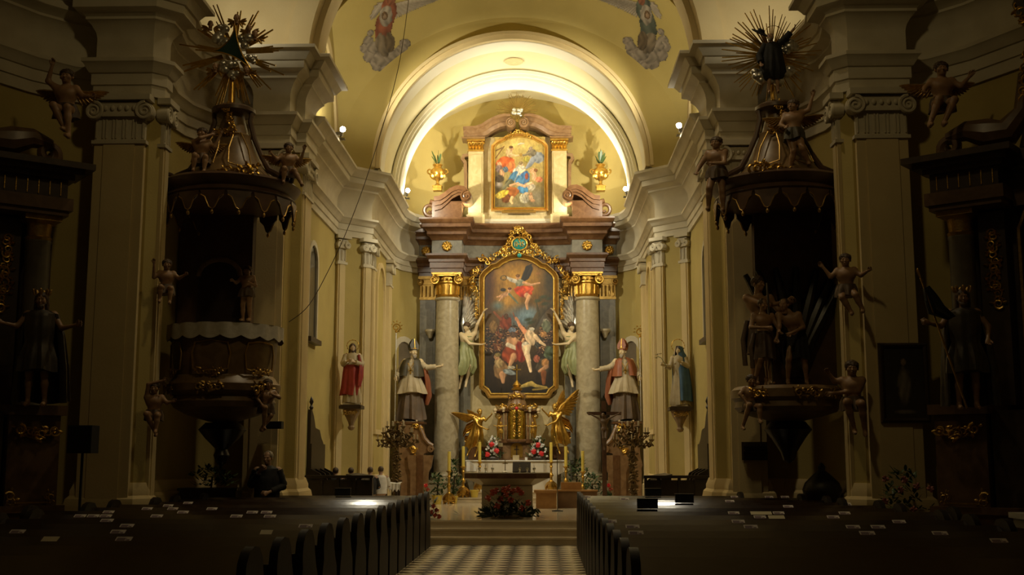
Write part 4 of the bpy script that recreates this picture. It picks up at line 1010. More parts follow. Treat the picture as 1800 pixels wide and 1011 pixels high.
# ------------------------------------------------------------------ STATUES OF THE SANCTUARY
M_flesh = mat('painted_flesh', (.55, .40, .25), (.62, .46, .30), .5, scale=6)
M_fleshpale = mat('pale_flesh', (.54, .42, .23), (.62, .49, .30), .5, scale=6)
M_putto = mat('putto_flesh', (.27, .15, .075), (.34, .20, .10), .5, scale=6)
M_hair = mat('dark_brown_hair', (.055, .03, .014), (.085, .05, .022), .6, scale=14)
M_hairgrey = mat('grey_hair', (.20, .16, .11), (.30, .25, .18), .6, scale=14)
M_green = mat('green_robe', (.21, .225, .09), (.30, .31, .145), .45, scale=5)
M_alb = mat('white_alb', (.36, .29, .17), (.44, .36, .23), .6, scale=5)
M_cassock = mat('brown_cassock', (.085, .055, .03), (.125, .08, .045), .6, scale=5)
M_capedark = mat('dark_green_cape', (.040, .034, .018), (.065, .052, .028), .5, scale=5)
M_capered = mat('rust_red_cape', (.22, .06, .02), (.28, .09, .032), .5, scale=5)
M_redcl = mat('crimson_robe', (.26, .022, .014), (.33, .035, .02), .55, scale=5)
M_blue = mat('blue_mantle', (.035, .085, .15), (.05, .115, .19), .55, scale=5)
M_cream2 = mat('cream_robe', (.40, .32, .18), (.48, .39, .24), .55, scale=5)
def sroot(name, label, cat, group=None): return empty(name, (0, 0, 0), label, cat, group)
def put(rt, loc, rz=0, s=1): rt.location = loc; rt.rotation_euler = (0, 0, rz); rt.scale = (s, s, s); return rt
def halo(mb, c, r, n=12):
    mb.spiral(c, (1, 0, 0), (0, 0, 1), r, r, 0, 1, .008, .008, 30, 5)
    for i in range(n):
        a = 2*PI*i/n; mb.ball((c[0]+math.cos(a)*r, c[1], c[2]+math.sin(a)*r), .02, 8, 5)
# --- flying angels beside the altarpiece (arm lifted to the frame)
def green_angel(label, mirror, loc):
    rt = sroot('angel_statue', label, 'statue', 'green robed angels beside the altarpiece')
    P = dict(hip=(.02, 0, .95), chest=(.06, -.02, 1.28), neck=(.09, -.02, 1.45), head=(.06, -.05, 1.60), eb=(.36, -.06, 1.68), hb=(.52, -.05, 2.0), db=(.02, 0, .06), ea=(.16, -.24, 1.12), ha=(.44, -.22, 1.10),
             ka=(.0, -.12, .50), fa=(-.12, .08, .06), kb=(.16, -.10, .52), fb=(.06, .02, .10), toe=(-.02, -.08, -.15), twist=.35, ua=(0, 0, 1), ub=(1, 0, 0))
    bm_, J = body_mesh(P, turn=-.5, tilt=.2, h=.018); bm_.build('body', M_fleshpale, rt)
    hair_mesh(J, style='curly').build('hair', M_hair, rt)
    robe([(.07, -.01, 1.34, .17, .14, .04), (.05, 0, 1.1, .165, .145, .06), (.03, 0, .95, .20, .17, .10), (.08, -.03, .7, .22, .20, .22), (.06, -.02, .48, .24, .21, .32), (-.02, .02, .30, .22, .19, .42)], 7, seed=3, n=72, m=30).build('tunic', M_green, rt)
    b = MB(); strip(b, [(-.16, .05, 1.05), (-.28, .08, .95), (-.36, .12, .75), (-.42, .1, .5)], [.3, .34, .3, .2], .012, 3, .03); b.build('sash', M_green, rt)
    for (r_, sp, L) in (((.0, .1, 1.42), (-.05, .15, 1), 1.05), ((.14, .12, 1.42), (-.35, .5, .8), .9)):
        wing(r_, sp, L, (.25, -1, .1), (.42, .1, .12) if sp[1] < .3 else (-.3, .3, .1)).build('wing', M_silver, rt)
    put(rt, loc, 0, 1.08)
    if mirror: rt.scale.x *= -1
q = at(816, 677, 34.15); green_angel('green robed winged angel reaching to the frame, on the dark caped bishop side', False, (q.x, 34.15, q.z))
q = at(1009, 677, 34.15); green_angel('green robed winged angel reaching to the frame, on the red caped bishop side', True, (q.x, 34.15, q.z))
# --- gilded angels by the tabernacle
def gold_angel(label, mirror, loc, rz=0, s=.72, W=(((-.75, .25, .55), .72), ((-.25, .5, .8), .6))):
    rt = sroot('gilded_angel', label, 'statue')
    P = dict(hip=(.0, 0, .95), chest=(.05, -.05, 1.28), neck=(.09, -.08, 1.45), head=(.13, -.12, 1.60), eb=(.34, -.1, 1.28), hb=(.52, -.16, 1.44), ea=(.10, -.22, 1.1), ha=(.36, -.26, .98),
             ka=(-.1, -.16, .52), fa=(-.34, .12, .12), kb=(.12, -.1, .5), fb=(-.04, .14, .10), toe=(-.05, -.06, -.15), twist=.3, ua=(0, 0, 1), ub=(0, 0, 1))
    bm_, J = body_mesh(P, turn=.6, tilt=.05); bm_.build('body', M_fleshpale if mirror == 9 else M_gold, rt)
    hair_mesh(J, style='curly').build('hair', M_gold, rt)
    robe([(.06, -.05, 1.34, .17, .14, .05), (.03, -.02, 1.1, .17, .15, .09), (0, 0, .95, .21, .18, .16), (-.02, -.02, .7, .26, .23, .22), (-.08, 0, .45, .29, .25, .28), (-.16, .05, .28, .26, .22, .34)], 7, seed=8).build('robe', M_gold, rt)
    b = MB(); strip(b, [(.1, .1, 1.0), (-.18, .12, 1.1), (-.42, .1, .98), (-.55, .08, .76)], [.3, .36, .34, .2], .014, 3, .05); strip(b, [(.05, .1, .6), (-.2, .12, .55), (-.48, .12, .62)], [.3, .34, .22], .014, 3, .05); b.build('flying_drapery', M_gold, rt)
    for (r_, (sp, L)) in zip(((.0, .1, 1.42), (.1, .12, 1.42)), W):
        wing(r_, sp, L, (.2, -1, .2), (-.5, .1, -.45)).build('wing', M_gold, rt)
    put(rt, loc, rz, s)
    if mirror: rt.scale.x *= -1
q = at(838, 800, 33.3); gold_angel('gilded winged angel beside the tabernacle with bent knees and swept back wing', False, (q.x, 33.3, q.z), -.1, .76, (((-.95, .2, .22), .85), ((-.55, .4, .35), .6)))
q = at(981, 795, 33.3); gold_angel('gilded winged angel beside the tabernacle with tall raised wings', True, (q.x, 33.3, q.z), .15, .80, (((-.62, .2, .72), .95), ((-.35, .4, .85), .8)))
# --- bishops on their pedestals
def bishop(label, mirror, loc, cape, mitre, armout, s, crozh=2.35):
    rt = sroot('bishop_statue', label, 'statue')
    P = dict(hip=(0, 0, .97), chest=(.02, .0, 1.30), neck=(.03, -.01, 1.47), head=(.05, -.04, 1.63), eb=(.36, -.08, 1.26), hb=armout, ea=(-.30, -.02, 1.13), ha=(-.34, -.2, 1.02), ka=(-.12, -.08, .5), fa=(-.16, 0, .06), kb=(.12, -.1, .5), fb=(.16, .02, .06), ub=(0, 0, 1), ua=(1, -.4, 0))
    bm_, J = body_mesh(P, turn=.5, tilt=-.05, hands=(1, 1)); bm_.build('body', M_fleshpale, rt)
    hair_mesh(J, style='beard').build('beard_and_hair', M_hairgrey, rt)
    robe([(0, 0, 1.0, .17, .15, .05), (0, -.01, .7, .22, .19, .12), (0, 0, .4, .27, .22, .17), (.0, .01, .12, .31, .24, .2), (0, .01, .04, .32, .25, .2)], 9, seed=2).build('cassock', M_cassock, rt)
    robe([(.02, 0, 1.40, .15, .12, .02), (.01, -.01, 1.2, .19, .17, .05), (.01, -.02, 1.0, .23, .20, .10), (.02, -.02, .8, .31, .26, .15), (.02, -.02, .66, .36, .29, .18)], 10, seed=5).build('alb', M_alb, rt)
    b = MB(); sleeve(b, (.2, 0, 1.38), (.36, -.08, 1.26), .08, .07); sleeve(b, (.36, -.08, 1.26), tuple(Vector((.36, -.08, 1.26)).lerp(Vector(armout), .8)), .07, .06); b.build('sleeve', M_alb, rt); b = MB(); sleeve(b, (-.17, 0, 1.38), (-.3, -.02, 1.13), .08, .075); sleeve(b, (-.3, -.02, 1.13), (-.335, -.17, 1.04), .07, .06); b.build('sleeve', M_alb, rt)
    robe([(.02, .0, 1.50, .09, .09, .0), (.02, .0, 1.44, .22, .18, .02), (.01, .0, 1.28, .29, .24, .05), (.0, .0, 1.05, .33, .27, .08)], 9, seed=4, open_=(-PI/2+.30, 1.5*PI-.30)).build('cape', cape, rt)
    b = MB(); strip(b, [(.0, .24, 1.35), (.0, .30, 1.0), (.02, .30, .6), (.05, .28, .32)], [.5, .62, .66, .5], .015, 4, .04, (1, 0, 0)); strip(b, [(.33, -.02, 1.25), (.38, .02, .95), (.40, .05, .6), (.34, .1, .4)], [.18, .26, .26, .12], .012, 2, .03, (.3, 1, 0)); b.build('cape_tail', M_capered, rt)
    M = J['_hm']; b = MB()
    for k in (-1, 1):
        pts = [(-.095, .0), (.095, .0), (.115, .10), (.06, .21), (0, .27), (-.06, .21), (-.115, .10)]
        v = [M @ Vector((x, k*(.085-.035*(z/.27)), z+.055)) for x, z in pts]; v2 = [M @ Vector((x*.94, k*(.055-.035*(z/.27)), z*.97+.055)) for x, z in pts]
        n = 7; b.add(v+v2, [tuple(range(n)), tuple(range(n, 2*n))[::-1]]+[(i, (i+1) % n, n+(i+1) % n, n+i) for i in range(n)])
    v = []
    for z in (.03, .10):
        for i in range(16): v.append(M @ Vector((.1*math.cos(i*PI/8), .015+.105*math.sin(i*PI/8), z)))
    b.add(v, [(i, (i+1) % 16, 16+(i+1) % 16, 16+i) for i in range(16)]); mt = b.build('mitre', mitre, rt, angle=30)
    b = MB()
    for k in (-1,): b.tube([M @ Vector((0, k*.09, .06)), M @ Vector((0, k*.062, .30))], .009, 5)
    b.tube([M @ Vector((-.1, -.06, .075)), M @ Vector((0, -.095, .075)), M @ Vector((.1, -.06, .075))], .009, 5); b.build('mitre_band', M_gold, mt)
    b = MB(); b.tube([(-.06, -.205, 1.36), (0.01, -.225, 1.24), (.08, -.205, 1.36)], .011, 5); b.box(-.012, .03, -.235, -.215, 1.10, 1.24); b.box(-.045, .063, -.235, -.215, 1.17, 1.195); b.build('pectoral_cross', M_gold, rt)
    put(rt, loc, .0, s)
    if mirror: rt.scale.x *= -1
    # crozier in the hand
    k = -1 if mirror else 1
    hx, hy = loc[0]-.335*s*k, loc[1]-.28*s
    cz = empty('crozier', (hx, hy, loc[2]), 'tall pale crozier with gilded crook held by the '+('red' if mirror else 'dark')+' caped bishop', 'crozier')
    b = MB(); b.tube([(hx, hy, loc[2]), (hx, hy, loc[2]+crozh)], .016, 8); b.build('staff', M_silver, cz)
    b = MB(); b.spiral((hx+.0, hy, loc[2]+crozh+.12), (1, 0, 0), (0, 0, 1), .13, .03, -PI/2, 1.6, .02, .014, 26, 6); b.ball((hx, hy, loc[2]+crozh), .04, 10, 6)
    for i in range(9): a = i*.6-PI/2; feather(b, (hx+.13*math.cos(a), hy, loc[2]+crozh+.14+.13*math.sin(a)), (math.cos(a), 0, math.sin(a)), .06, .03, (0, -1, 0), .006)
    b.build('crook', M_gold, cz)
def bishop_pedestal(label, px, mirror):
    c = at(px, 742, 32.95); k = -1 if mirror else 1
    rt = empty('marble_pedestal', (0, 0, 0), label, 'pedestal')
    zt = c.z-.45; xx = [(-.45, 0), (-.45, .12), (-.38, .16), (-.38, zt*.42), (-.42, zt*.46), (-.36, zt*.55), (-.33, zt*.7), (-.36, zt*.95), (-.36, zt-.06), (.34, zt-.06), (.36, zt*.86), (.46, zt*.76), (.62, zt*.70), (.66, zt*.66), (.58, zt*.62), (.42, zt*.60), (.40, zt*.46), (.45, zt*.42), (.45, .16), (.5, .12), (.5, 0)]
    b = MB(); b.prism([(k*x, z) for x, z in xx], -.36, .40, 'y'); b.build('body', M_redlight, rt, False)
    b = MB(); b.box(-.42, .42, -.4, .42, zt-.06, zt); b.build('top_slab', M_red, rt, False)
    b = MB(); b.prism([(k*x, z) for x, z in ((.06, 0), (.06, zt*.36), (.0, zt*.43), (-.03, zt*.58), (.70, zt*.58), (.64, zt*.43), (.56, zt*.36), (.56, 0))], -.46, -.30, 'y'); b.build('marble_flank', M_redlight, rt, False)
    b = MB(); b.tube([(k*.30, -.37, zt-.10), (k*.36, -.38, zt*.88), (k*.44, -.38, zt*.79), (k*.56, -.38, zt*.73), (k*.68, -.38, zt*.70)], [.05, .06, .065, .06, .05], 8); b.build('scroll_ridge', M_redlight, rt); b = MB(); b.spiral((k*.62, -.39, zt*.655), (k, 0, 0), (0, 0, 1), .09, .02, PI/2, 1.6, .035, .02, 22, 6); b.build('volute', M_redlight, rt); b = MB(); b.spiral((-k*.22, -.38, zt-.17), (-k, 0, 0), (0, 0, 1), .11, .03, PI/2, 1.6, .04, .02, 22, 6); b.build('volute', M_redlight, rt)
    b = MB(); b.box(min(k*.24, k*.42), max(k*.24, k*.42), -.485, -.45, zt*.06, zt*.58); b.build('dark_inlay', M_red, rt, False)
    b = MB(); rocaille(b, [(k*.1, -.40, zt-.12), (k*.34, -.40, zt-.2)], .16, 3, 2); b.build('gilt_ornament', M_gold, rt); b = MB(); rocaille(b, [(k*.12, -.40, zt*.70), (k*.12, -.40, zt*.60)], .17, 6, 2); b.build('gilt_ornament', M_gold, rt)
    rt.location = (c.x, 32.95, .45)
    return (c.x, 32.95, c.z)
p = bishop_pedestal('rose marble scroll pedestal under the dark caped bishop', 722, False)
bishop('carved bishop with dark cape and dark mitre pointing to the altar', False, (p[0], p[1]-.02, p[2]+.01), M_capedark, M_capedark, (.66, -.14, 1.28), 1.22, 2.55)
p = bishop_pedestal('rose marble scroll pedestal under the bishop in red mitre', 1101, True)
bishop('carved bearded bishop with rust red cape and red mitre', True, (p[0]-.02, p[1]-.02, p[2]+.01), M_capered, M_capered, (.66, -.16, 1.20), 1.22, 2.4)
# --- small statues on brackets on the canted walls
def bracket(label, px, py, Y):
    c = at(px, py, Y); rt = empty('wall_bracket', (c.x, c.y, c.z-.6), label, 'bracket')
    b = MB(); b.box(c.x-.27, c.x+.27, c.y-.25, c.y+.3, c.z-.10, c.z-.02); b.box(c.x-.24, c.x+.24, c.y-.22, c.y+.3, c.z-.05, c.z); b.build('shelf', M_darkwood, rt, False)
    b = MB(); b.lathe([(.22, -.10), (.20, -.2), (.14, -.3), (.08, -.42), (.06, -.5), (.09, -.54), (.06, -.6), (0, -.62)], 8, (c.x, c.y+.02, c.z)); b.build('corbel', M_golddark if False else mat('stucco_bracket', (.22, .14, .07), (.30, .2, .1), .6, scale=8), rt, angle=20)
    b = MB(); rocaille(b, [(c.x-.16, c.y-.2, c.z-.18), (c.x, c.y-.22, c.z-.2), (c.x+.16, c.y-.2, c.z-.18)], .09, 2, 1.6); b.build('carving', M_golddark, rt)
    return c
c = bracket('carved wooden wall bracket under the statue in crimson robe', 618, 712, 28.05)
rt = sroot('saint_statue', 'painted statue of bearded man in white and crimson robe on wall bracket', 'statue')
bm_, J = body_mesh(dict(ea=(-.27, -.1, 1.14), ha=(-.12, -.28, 1.22), eb=(.28, -.06, 1.13), hb=(.06, -.27, 1.2), ua=(0, 1, 0), ub=(0, 1, 0)), turn=.15, tilt=.12); bm_.build('body', M_flesh, rt)
hair_mesh(J, style='beard_long').build('hair', M_hair, rt)
robe([(0, 0, 1.48, .1, .1, .0), (0, 0, 1.40, .21, .145, .02), (0, -.01, 1.2, .22, .18, .05), (0, 0, .95, .21, .18, .06), (0, 0, .5, .23, .2, .1), (.02, 0, .1, .27, .23, .14), (.02, 0, .02, .27, .23, .14)], 10, seed=1).build('white_robe', M_cream2, rt)
b = robe([(-.01, 0, 1.12, .24, .2, .06), (-.02, -.01, .9, .25, .21, .09), (-.03, -.01, .5, .27, .23, .12), (-.06, 0, .25, .27, .24, .15)], 8, seed=6); strip(b, [(.2, -.02, 1.42), (.27, -.06, 1.15), (.26, -.08, .8), (.22, -.1, .5)], [.22, .3, .34, .2], .014, 3, .03, (.2, 1, 0)); b.build('crimson_mantle', M_redcl, rt)
b = MB(); sleeve(b, (-.19, 0, 1.4), (-.27, -.1, 1.14), .085, .085); sleeve(b, (-.27, -.1, 1.14), (-.15, -.24, 1.2), .085, .07); b.build('sleeve', M_cream2, rt); b = MB(); sleeve(b, (.19, 0, 1.4), (.28, -.06, 1.13), .085, .085); sleeve(b, (.28, -.06, 1.13), (.1, -.24, 1.19), .085, .07); b.build('sleeve', M_cream2, rt)
b = MB(); halo(b, (0.0, .06, 1.70), .17); b.build('halo', M_gold, rt)
b = MB(); b.box(-.24, .24, -.2, .24, -.04, .02); b.build('base', M_cream2, rt, False)
put(rt, (c.x, c.y, c.z+.03), .1, .84)
c = bracket('carved wooden wall bracket under the statue in blue mantle', 1195, 715, 28.05)
rt = sroot('madonna_statue', 'painted statue of veiled woman with blue mantle and ringed halo on wall bracket', 'statue')
bm_, J = body_mesh(dict(ea=(-.25, -.08, 1.12), ha=(-.44, -.22, 1.18), eb=(.27, -.06, 1.14), hb=(.06, -.26, 1.26), ua=(0, 1, 0), ub=(0, 1, 0)), turn=-.3, tilt=.15, hands=(1, 0)); bm_.build('body', M_fleshpale, rt)
hair_mesh(J, style='long').build('hair', M_hair, rt)
robe([(0, 0, 1.48, .1, .1, .0), (0, 0, 1.40, .19, .14, .02), (0, -.01, 1.2, .20, .17, .05), (0, 0, .95, .18, .16, .06), (0, 0, .5, .23, .2, .1), (0, 0, .1, .28, .24, .14), (0, 0, .02, .28, .24, .14)], 10, seed=3).build('cream_dress', M_cream2, rt)
b = robe([(.02, .03, 1.74, .10, .12, .02), (.02, .05, 1.6, .135, .13, .03), (.03, .05, 1.42, .23, .16, .04), (.04, .02, 1.1, .25, .21, .08), (.07, .0, .7, .27, .26, .12), (.08, .0, .12, .29, .28, .14)], 8, seed=9, open_=(-PI/2-.2, PI+.35)); bl = b.build('blue_mantle', M_blue, rt)
b = robe([(0, .03, 1.78, .05, .07, 0), (0, .03, 1.74, .10, .12, .02), (0, .05, 1.6, .14, .135, .03), (0, .06, 1.42, .17, .14, .05)], 6, seed=2, open_=(-PI/2+.9, 1.5*PI-.9)); b.build('veil', M_cream2, rt)
b = MB(); sleeve(b, (-.17, 0, 1.4), (-.25, -.08, 1.12), .08, .08); sleeve(b, (-.25, -.08, 1.12), (-.4, -.19, 1.16), .08, .06); b.build('sleeve', M_cream2, rt); b = MB(); sleeve(b, (.17, 0, 1.4), (.27, -.06, 1.14), .08, .08); sleeve(b, (.27, -.06, 1.14), (.09, -.23, 1.24), .08, .06); b.build('sleeve', M_cream2, rt)
b = MB(); halo(b, (-.02, .06, 1.78), .19, 14); b.build('halo', M_gold, rt)
b = MB(); b.box(-.24, .24, -.2, .24, -.04, .02); b.build('base', M_cream2, rt, False)
put(rt, (c.x, c.y, c.z+.03), -.15, .82)
b = MB(); q = (c.x-.37, c.y-.2, c.z+1.05)
ly = empty('lily_stem', q, 'thin lily stem with white blossoms held by the blue mantled statue', 'flower')
b.tube([(q[0]+.05, q[1], q[2]-.1), (q[0]-.08, q[1], q[2]+.12), (q[0]-.18, q[1], q[2]+.16)], .007, 5); b.build('stem', MATS['agave_leaf'], ly)
for dx, dz in ((-.18, .18), (-.1, .2), (-.2, .1)):
    b = MB(); leafspray(b, (q[0]+dx, q[1], q[2]+dz), 6, .06, .03, 2, .6); b.build('blossom', M_alb, ly)
# ------------------------------------------------------------------ TABERNACLE, ALTAR TABLES AND THEIR THINGS
M_cand = mat('yellow_candle', (.62, .47, .08), (.68, .53, .11), .4, scale=6)
M_leafg = mat('green_leaf', (.03, .065, .018), (.06, .105, .03), .5, scale=9)
M_flred = mat('red_flower', (.50, .015, .02), (.62, .03, .03), .35, scale=9)
M_flwhite = mat('white_flower', (.62, .60, .55), (.72, .70, .65), .6, scale=9)
M_lightwood = mat('honey_wood', (.34, .17, .05), (.42, .22, .07), .4, scale=5, detail=7, dist=1.)
M_metal = mat('dull_steel', (.2, .19, .17), rough=.3, metal=.9)
T = empty('tabernacle', (0, 33.4, 1.6), 'ornate rose marble and gilt tabernacle with golden cylinder doors and dome', 'tabernacle')
yc = 33.45
b = MB(); b.box(-.46, .46, yc-.3, yc+.35, 1.6, 1.66); b.box(-.40, .40, yc-.26, yc+.3, 1.66, 2.10); b.build('base', M_redlight, T, False)
b = MB(); b.box(-.5, .5, yc-.34, yc+.35, 2.10, 2.15); b.box(-.44, .44, yc-.30, yc+.3, 2.15, 2.20); b.lathe([(.30, 2.10), (.33, 2.13), (.33, 2.17), (.29, 2.20), (0, 2.2)], 24, (0, yc-.16, 0)); b.build('middle_ledge', M_red, T, False)
b = MB(); b.lathe([(.27, 2.2), (.27, 3.0), (.2, 3.08), (0, 3.1)], 28, (0, yc-.14, 0)); dr = b.build('gilt_door', mat('green_gold_door', (.52, .40, .08), (.62, .5, .14), .22, 1., scale=6, bump=.2, bscale=30), T)
b = MB()
for i in range(7):
    for k in (-1, 1): rocaille(b, [(k*.07, yc-.42, 2.30+.1*i), (k*.09, yc-.42, 2.36+.1*i)], .08, i*2+k, 1.5)
b.build('door_relief', M_gold, dr)['kind'] = 'stuff'
for k in (-1, 1):
    b = MB(); b.box(min(k*.28, k*.36), max(k*.28, k*.36), yc-.22, yc+.2, 2.2, 2.95); b.box(min(k*.40, k*.52), max(k*.40, k*.52), yc-.16, yc+.2, 2.2, 2.95); b.build('side_pilaster', M_redlight, T, False)
    b = MB(); b.spiral((k*.54, yc-.16, 2.88), (k, 0, 0), (0, 0, 1), .09, .02, PI, 1.4, .025, .015, 18, 6); b.tube([(k*.5, yc-.16, 2.8), (k*.56, yc-.16, 2.55), (k*.52, yc-.16, 2.25)], [.04, .025, .04], 8); b.build('side_scroll', M_gold, T)
    b = MB(); b.box(min(k*.22, k*.62), max(k*.22, k*.62), yc-.22, yc+.2, 2.95, 3.0); b.box(min(k*.2, k*.68), max(k*.2, k*.68), yc-.28, yc+.2, 3.0, 3.05); b.build('cornice', M_red, T, False)
    b = MB(); rocaille(b, [(k*.30, yc-.25, 3.10), (k*.45, yc-.22, 3.15), (k*.58, yc-.2, 3.10)], .13, 4+k, 2); b.build('urn_ornament', M_gold, T)
    for dx, dz in ((.38, 3.07), (.62, 3.03)):
        b = MB(); b.ball((k*dx, yc-.3, dz), .055, 12, 8); b.ball((k*dx, yc-.3, dz-.07), .04, 8, 6, (1, 1, .8)); b.build('cherub_head', M_fleshpale, T)
b = MB(); b.lathe([(.36, 3.05), (.38, 3.10), (.30, 3.16), (.26, 3.28), (.23, 3.34), (.26, 3.38), (.27, 3.46), (.22, 3.52), (.12, 3.55), (.10, 3.62), (0, 3.62)], 16, (0, yc-.02, 0)); b.build('dome', M_redlight, T, angle=25)
b = MB(); rocaille(b, [(-.24, yc-.32, 3.10), (0, yc-.36, 3.18), (.24, yc-.32, 3.10)], .12, 9, 2.2); rocaille(b, [(-.2, yc-.28, 3.42), (0, yc-.3, 3.47), (.2, yc-.28, 3.42)], .11, 5, 2.2); b.build('dome_carving', M_gold, T)['kind'] = 'stuff'
b = MB(); b.ball((0, yc-.4, 3.08), .05, 12, 8); b.build('red_jewel', M_flred, T)
b = MB(); b.lathe([(.15, 3.62), (.16, 3.66), (.09, 3.70), (.13, 3.76), (.10, 3.80), (.05, 3.86), (.03, 3.9), (0, 3.9)], 18, (0, yc-.02, 0)); fn_ = b.build('finial', M_gold, T)
b = MB(); b.box(-.016, .016, yc-.04, yc-.01, 3.88, 4.36); b.box(-.12, .12, yc-.04, yc-.01, 4.2, 4.232); b.build('finial_cross', M_gold, fn_, False)
b = MB(); a_ = [(-.17, 1.68), (.17, 1.68), (.17, 1.95)]+[(.17*math.cos(PI*i/10), 1.95+.15*math.sin(PI*i/10)) for i in range(1, 10)]+[(-.17, 1.95)]
b.prism(a_, yc-.30, yc-.25, 'y'); nd = b.build('lower_door', M_gold, T, False)
b = MB(); b.box(-.015, .015, yc-.33, yc-.30, 1.72, 2.02); b.box(-.07, .07, yc-.33, yc-.30, 1.90, 1.93); b.build('door_cross', M_darkwood, nd, False)
for k in (-1, 1):
    rt = sroot('cherub_figure', 'small gilt child figure by the tabernacle doors on the '+('bent knee angel' if k < 0 else 'tall winged angel')+' side', 'statue')
    bm_, J = body_mesh(dict(head=(0, -.02, 1.66), ea=(-.38, -.05, 1.35), ha=(-.62, -.08, 1.42), eb=(.38, -.05, 1.35), hb=(.62, -.1, 1.42)), s=1, fat=1.35, headscale=1.5, h=.04); bm_.build('body', M_gold, rt)
    hair_mesh(J, style='curly').build('hair', M_gold, rt)
    robe([(0, 0, 1.05, .22, .2, .05), (0, 0, .85, .26, .22, .15), (0, 0, .6, .26, .22, .2)], 7, seed=k+3).build('loincloth', M_gold, rt)
    put(rt, (k*.46, yc-.36, 2.215), 0, .26)

# high altar mensa
q0, q1 = at(820, 811, 32.75), at(993, 829, 32.75)
A = empty('altar_mensa', (0, 32.9, .75), 'long white stone altar block under the tabernacle with splayed ends', 'altar')
b = MB(); b.prism([(q0.x+.25, .75), (q1.x-.25, .75), (q1.x-.2, 1.2), (q1.x, 1.28), (q1.x, 1.58), (q0.x, 1.58), (q0.x, 1.28), (q0.x+.2, 1.2)], 32.75, 33.9, 'y'); b.build('block', mat('pale_altar_stone', (.56, .50, .38), (.64, .58, .46), .45, scale=3), A, False)
b = MB(); b.box(q0.x-.03, q1.x+.03, 32.70, 33.9, 1.58, 1.61); b.build('altar_cloth', M_flwhite, A, False)
b = MB(); b.prism([(q0.x, 1.57), (q0.x, 1.30), (q0.x+.28, 1.30), (q0.x+.28, 1.42), (q0.x+.12, 1.57)], 32.69, 32.75, 'y'); b.build('cloth_fold', M_flwhite, A, False)
# flower arrangements on the mensa
def blossom(mb, c, r, seed=0):
    rr_ = random.Random(seed)
    for i in range(6):
        a = i*PI/3+rr_.random(); d = Vector((math.cos(a), -.5+.4*rr_.random(), math.sin(a))); feather(mb, Vector(c), d, r, r*.8, (0, -1, 0), r*.1)
    mb.ball(c, r*.35, 8, 5)
def arrangement(name, label, c, wd, ht, reds, nwhite, seed, red=.09, group=None, white=True):
    rt = empty(name, (c[0], c[1], c[2]), label, 'flowers', group); rr_ = random.Random(seed)
    b = MB(); b.lathe([(.0, 0), (wd*.25, 0), (wd*.32, .06), (wd*.3, .09), (0, .09)], 16, c); b.build('bowl', M_darkwood, rt)
    b = MB()
    for i in range(int(70*wd/.4)):
        t = rr_.random()**1.2; x = rr_.uniform(-1, 1)*wd*.55*(1-t*.8); leafspray(b, (c[0]+x, c[1]+rr_.uniform(-.12, .06), c[2]+.05+t*ht*.85), 2, .13, .045, i+seed, .4)
    b.build('foliage', M_leafg, rt)['kind'] = 'stuff'
    if white:
        b = MB()
        for i in range(nwhite):
            t = rr_.random()**1.1; x = rr_.uniform(-1, 1)*wd*.5*(1-t*.85); blossom(b, (c[0]+x, c[1]-.12+rr_.uniform(-.05, .03), c[2]+.06+t*ht*.92), .035, i)
        b.build('small_white_bloom', M_flwhite, rt)['kind'] = 'stuff'
    for i, (x, z) in enumerate(reds):
        b = MB(); blossom(b, (c[0]+x, c[1]-.18, c[2]+z), red, i+seed); b.ball((c[0]+x, c[1]-.2, c[2]+z), red*.8, 12, 7, (.85, .35, 1)); b.build('red_anthurium', M_flred, rt)
    return rt
arrangement('flower_arrangement', 'white and red flower arrangement left of the tabernacle foot, near the bent knee angel' if False else 'white and red flower arrangement near the bent knee gilded angel', (at(866, 811, 33.0).x, 33.0, 1.612), .62, .68, [(-.02, .44), (-.14, .16), (.12, .26)], 46, 3, .085)
arrangement('flower_arrangement', 'white and red flower arrangement near the tall winged gilded angel', (at(947, 811, 33.0).x, 33.0, 1.612), .66, .66, [(-.02, .42), (-.14, .24), (.08, .18)], 50, 9, .085)
# small cards on the mensa
q = at(907, 806, 32.85); b = MB(); b.box(q.x-.09, q.x+.09, 32.84, 32.86, 1.61, 1.75); setp(b.build('altar_card', M_cream2, None, False), 'cream framed altar card leaning below the tabernacle door', 'card')
q = at(925, 806, 32.85); b = MB(); b.box(q.x-.035, q.x+.035, 32.80, 32.87, 1.61, 1.69); setp(b.build('wax_votive', M_flwhite, None, False), 'small white votive candle on the altar cloth', 'candle')

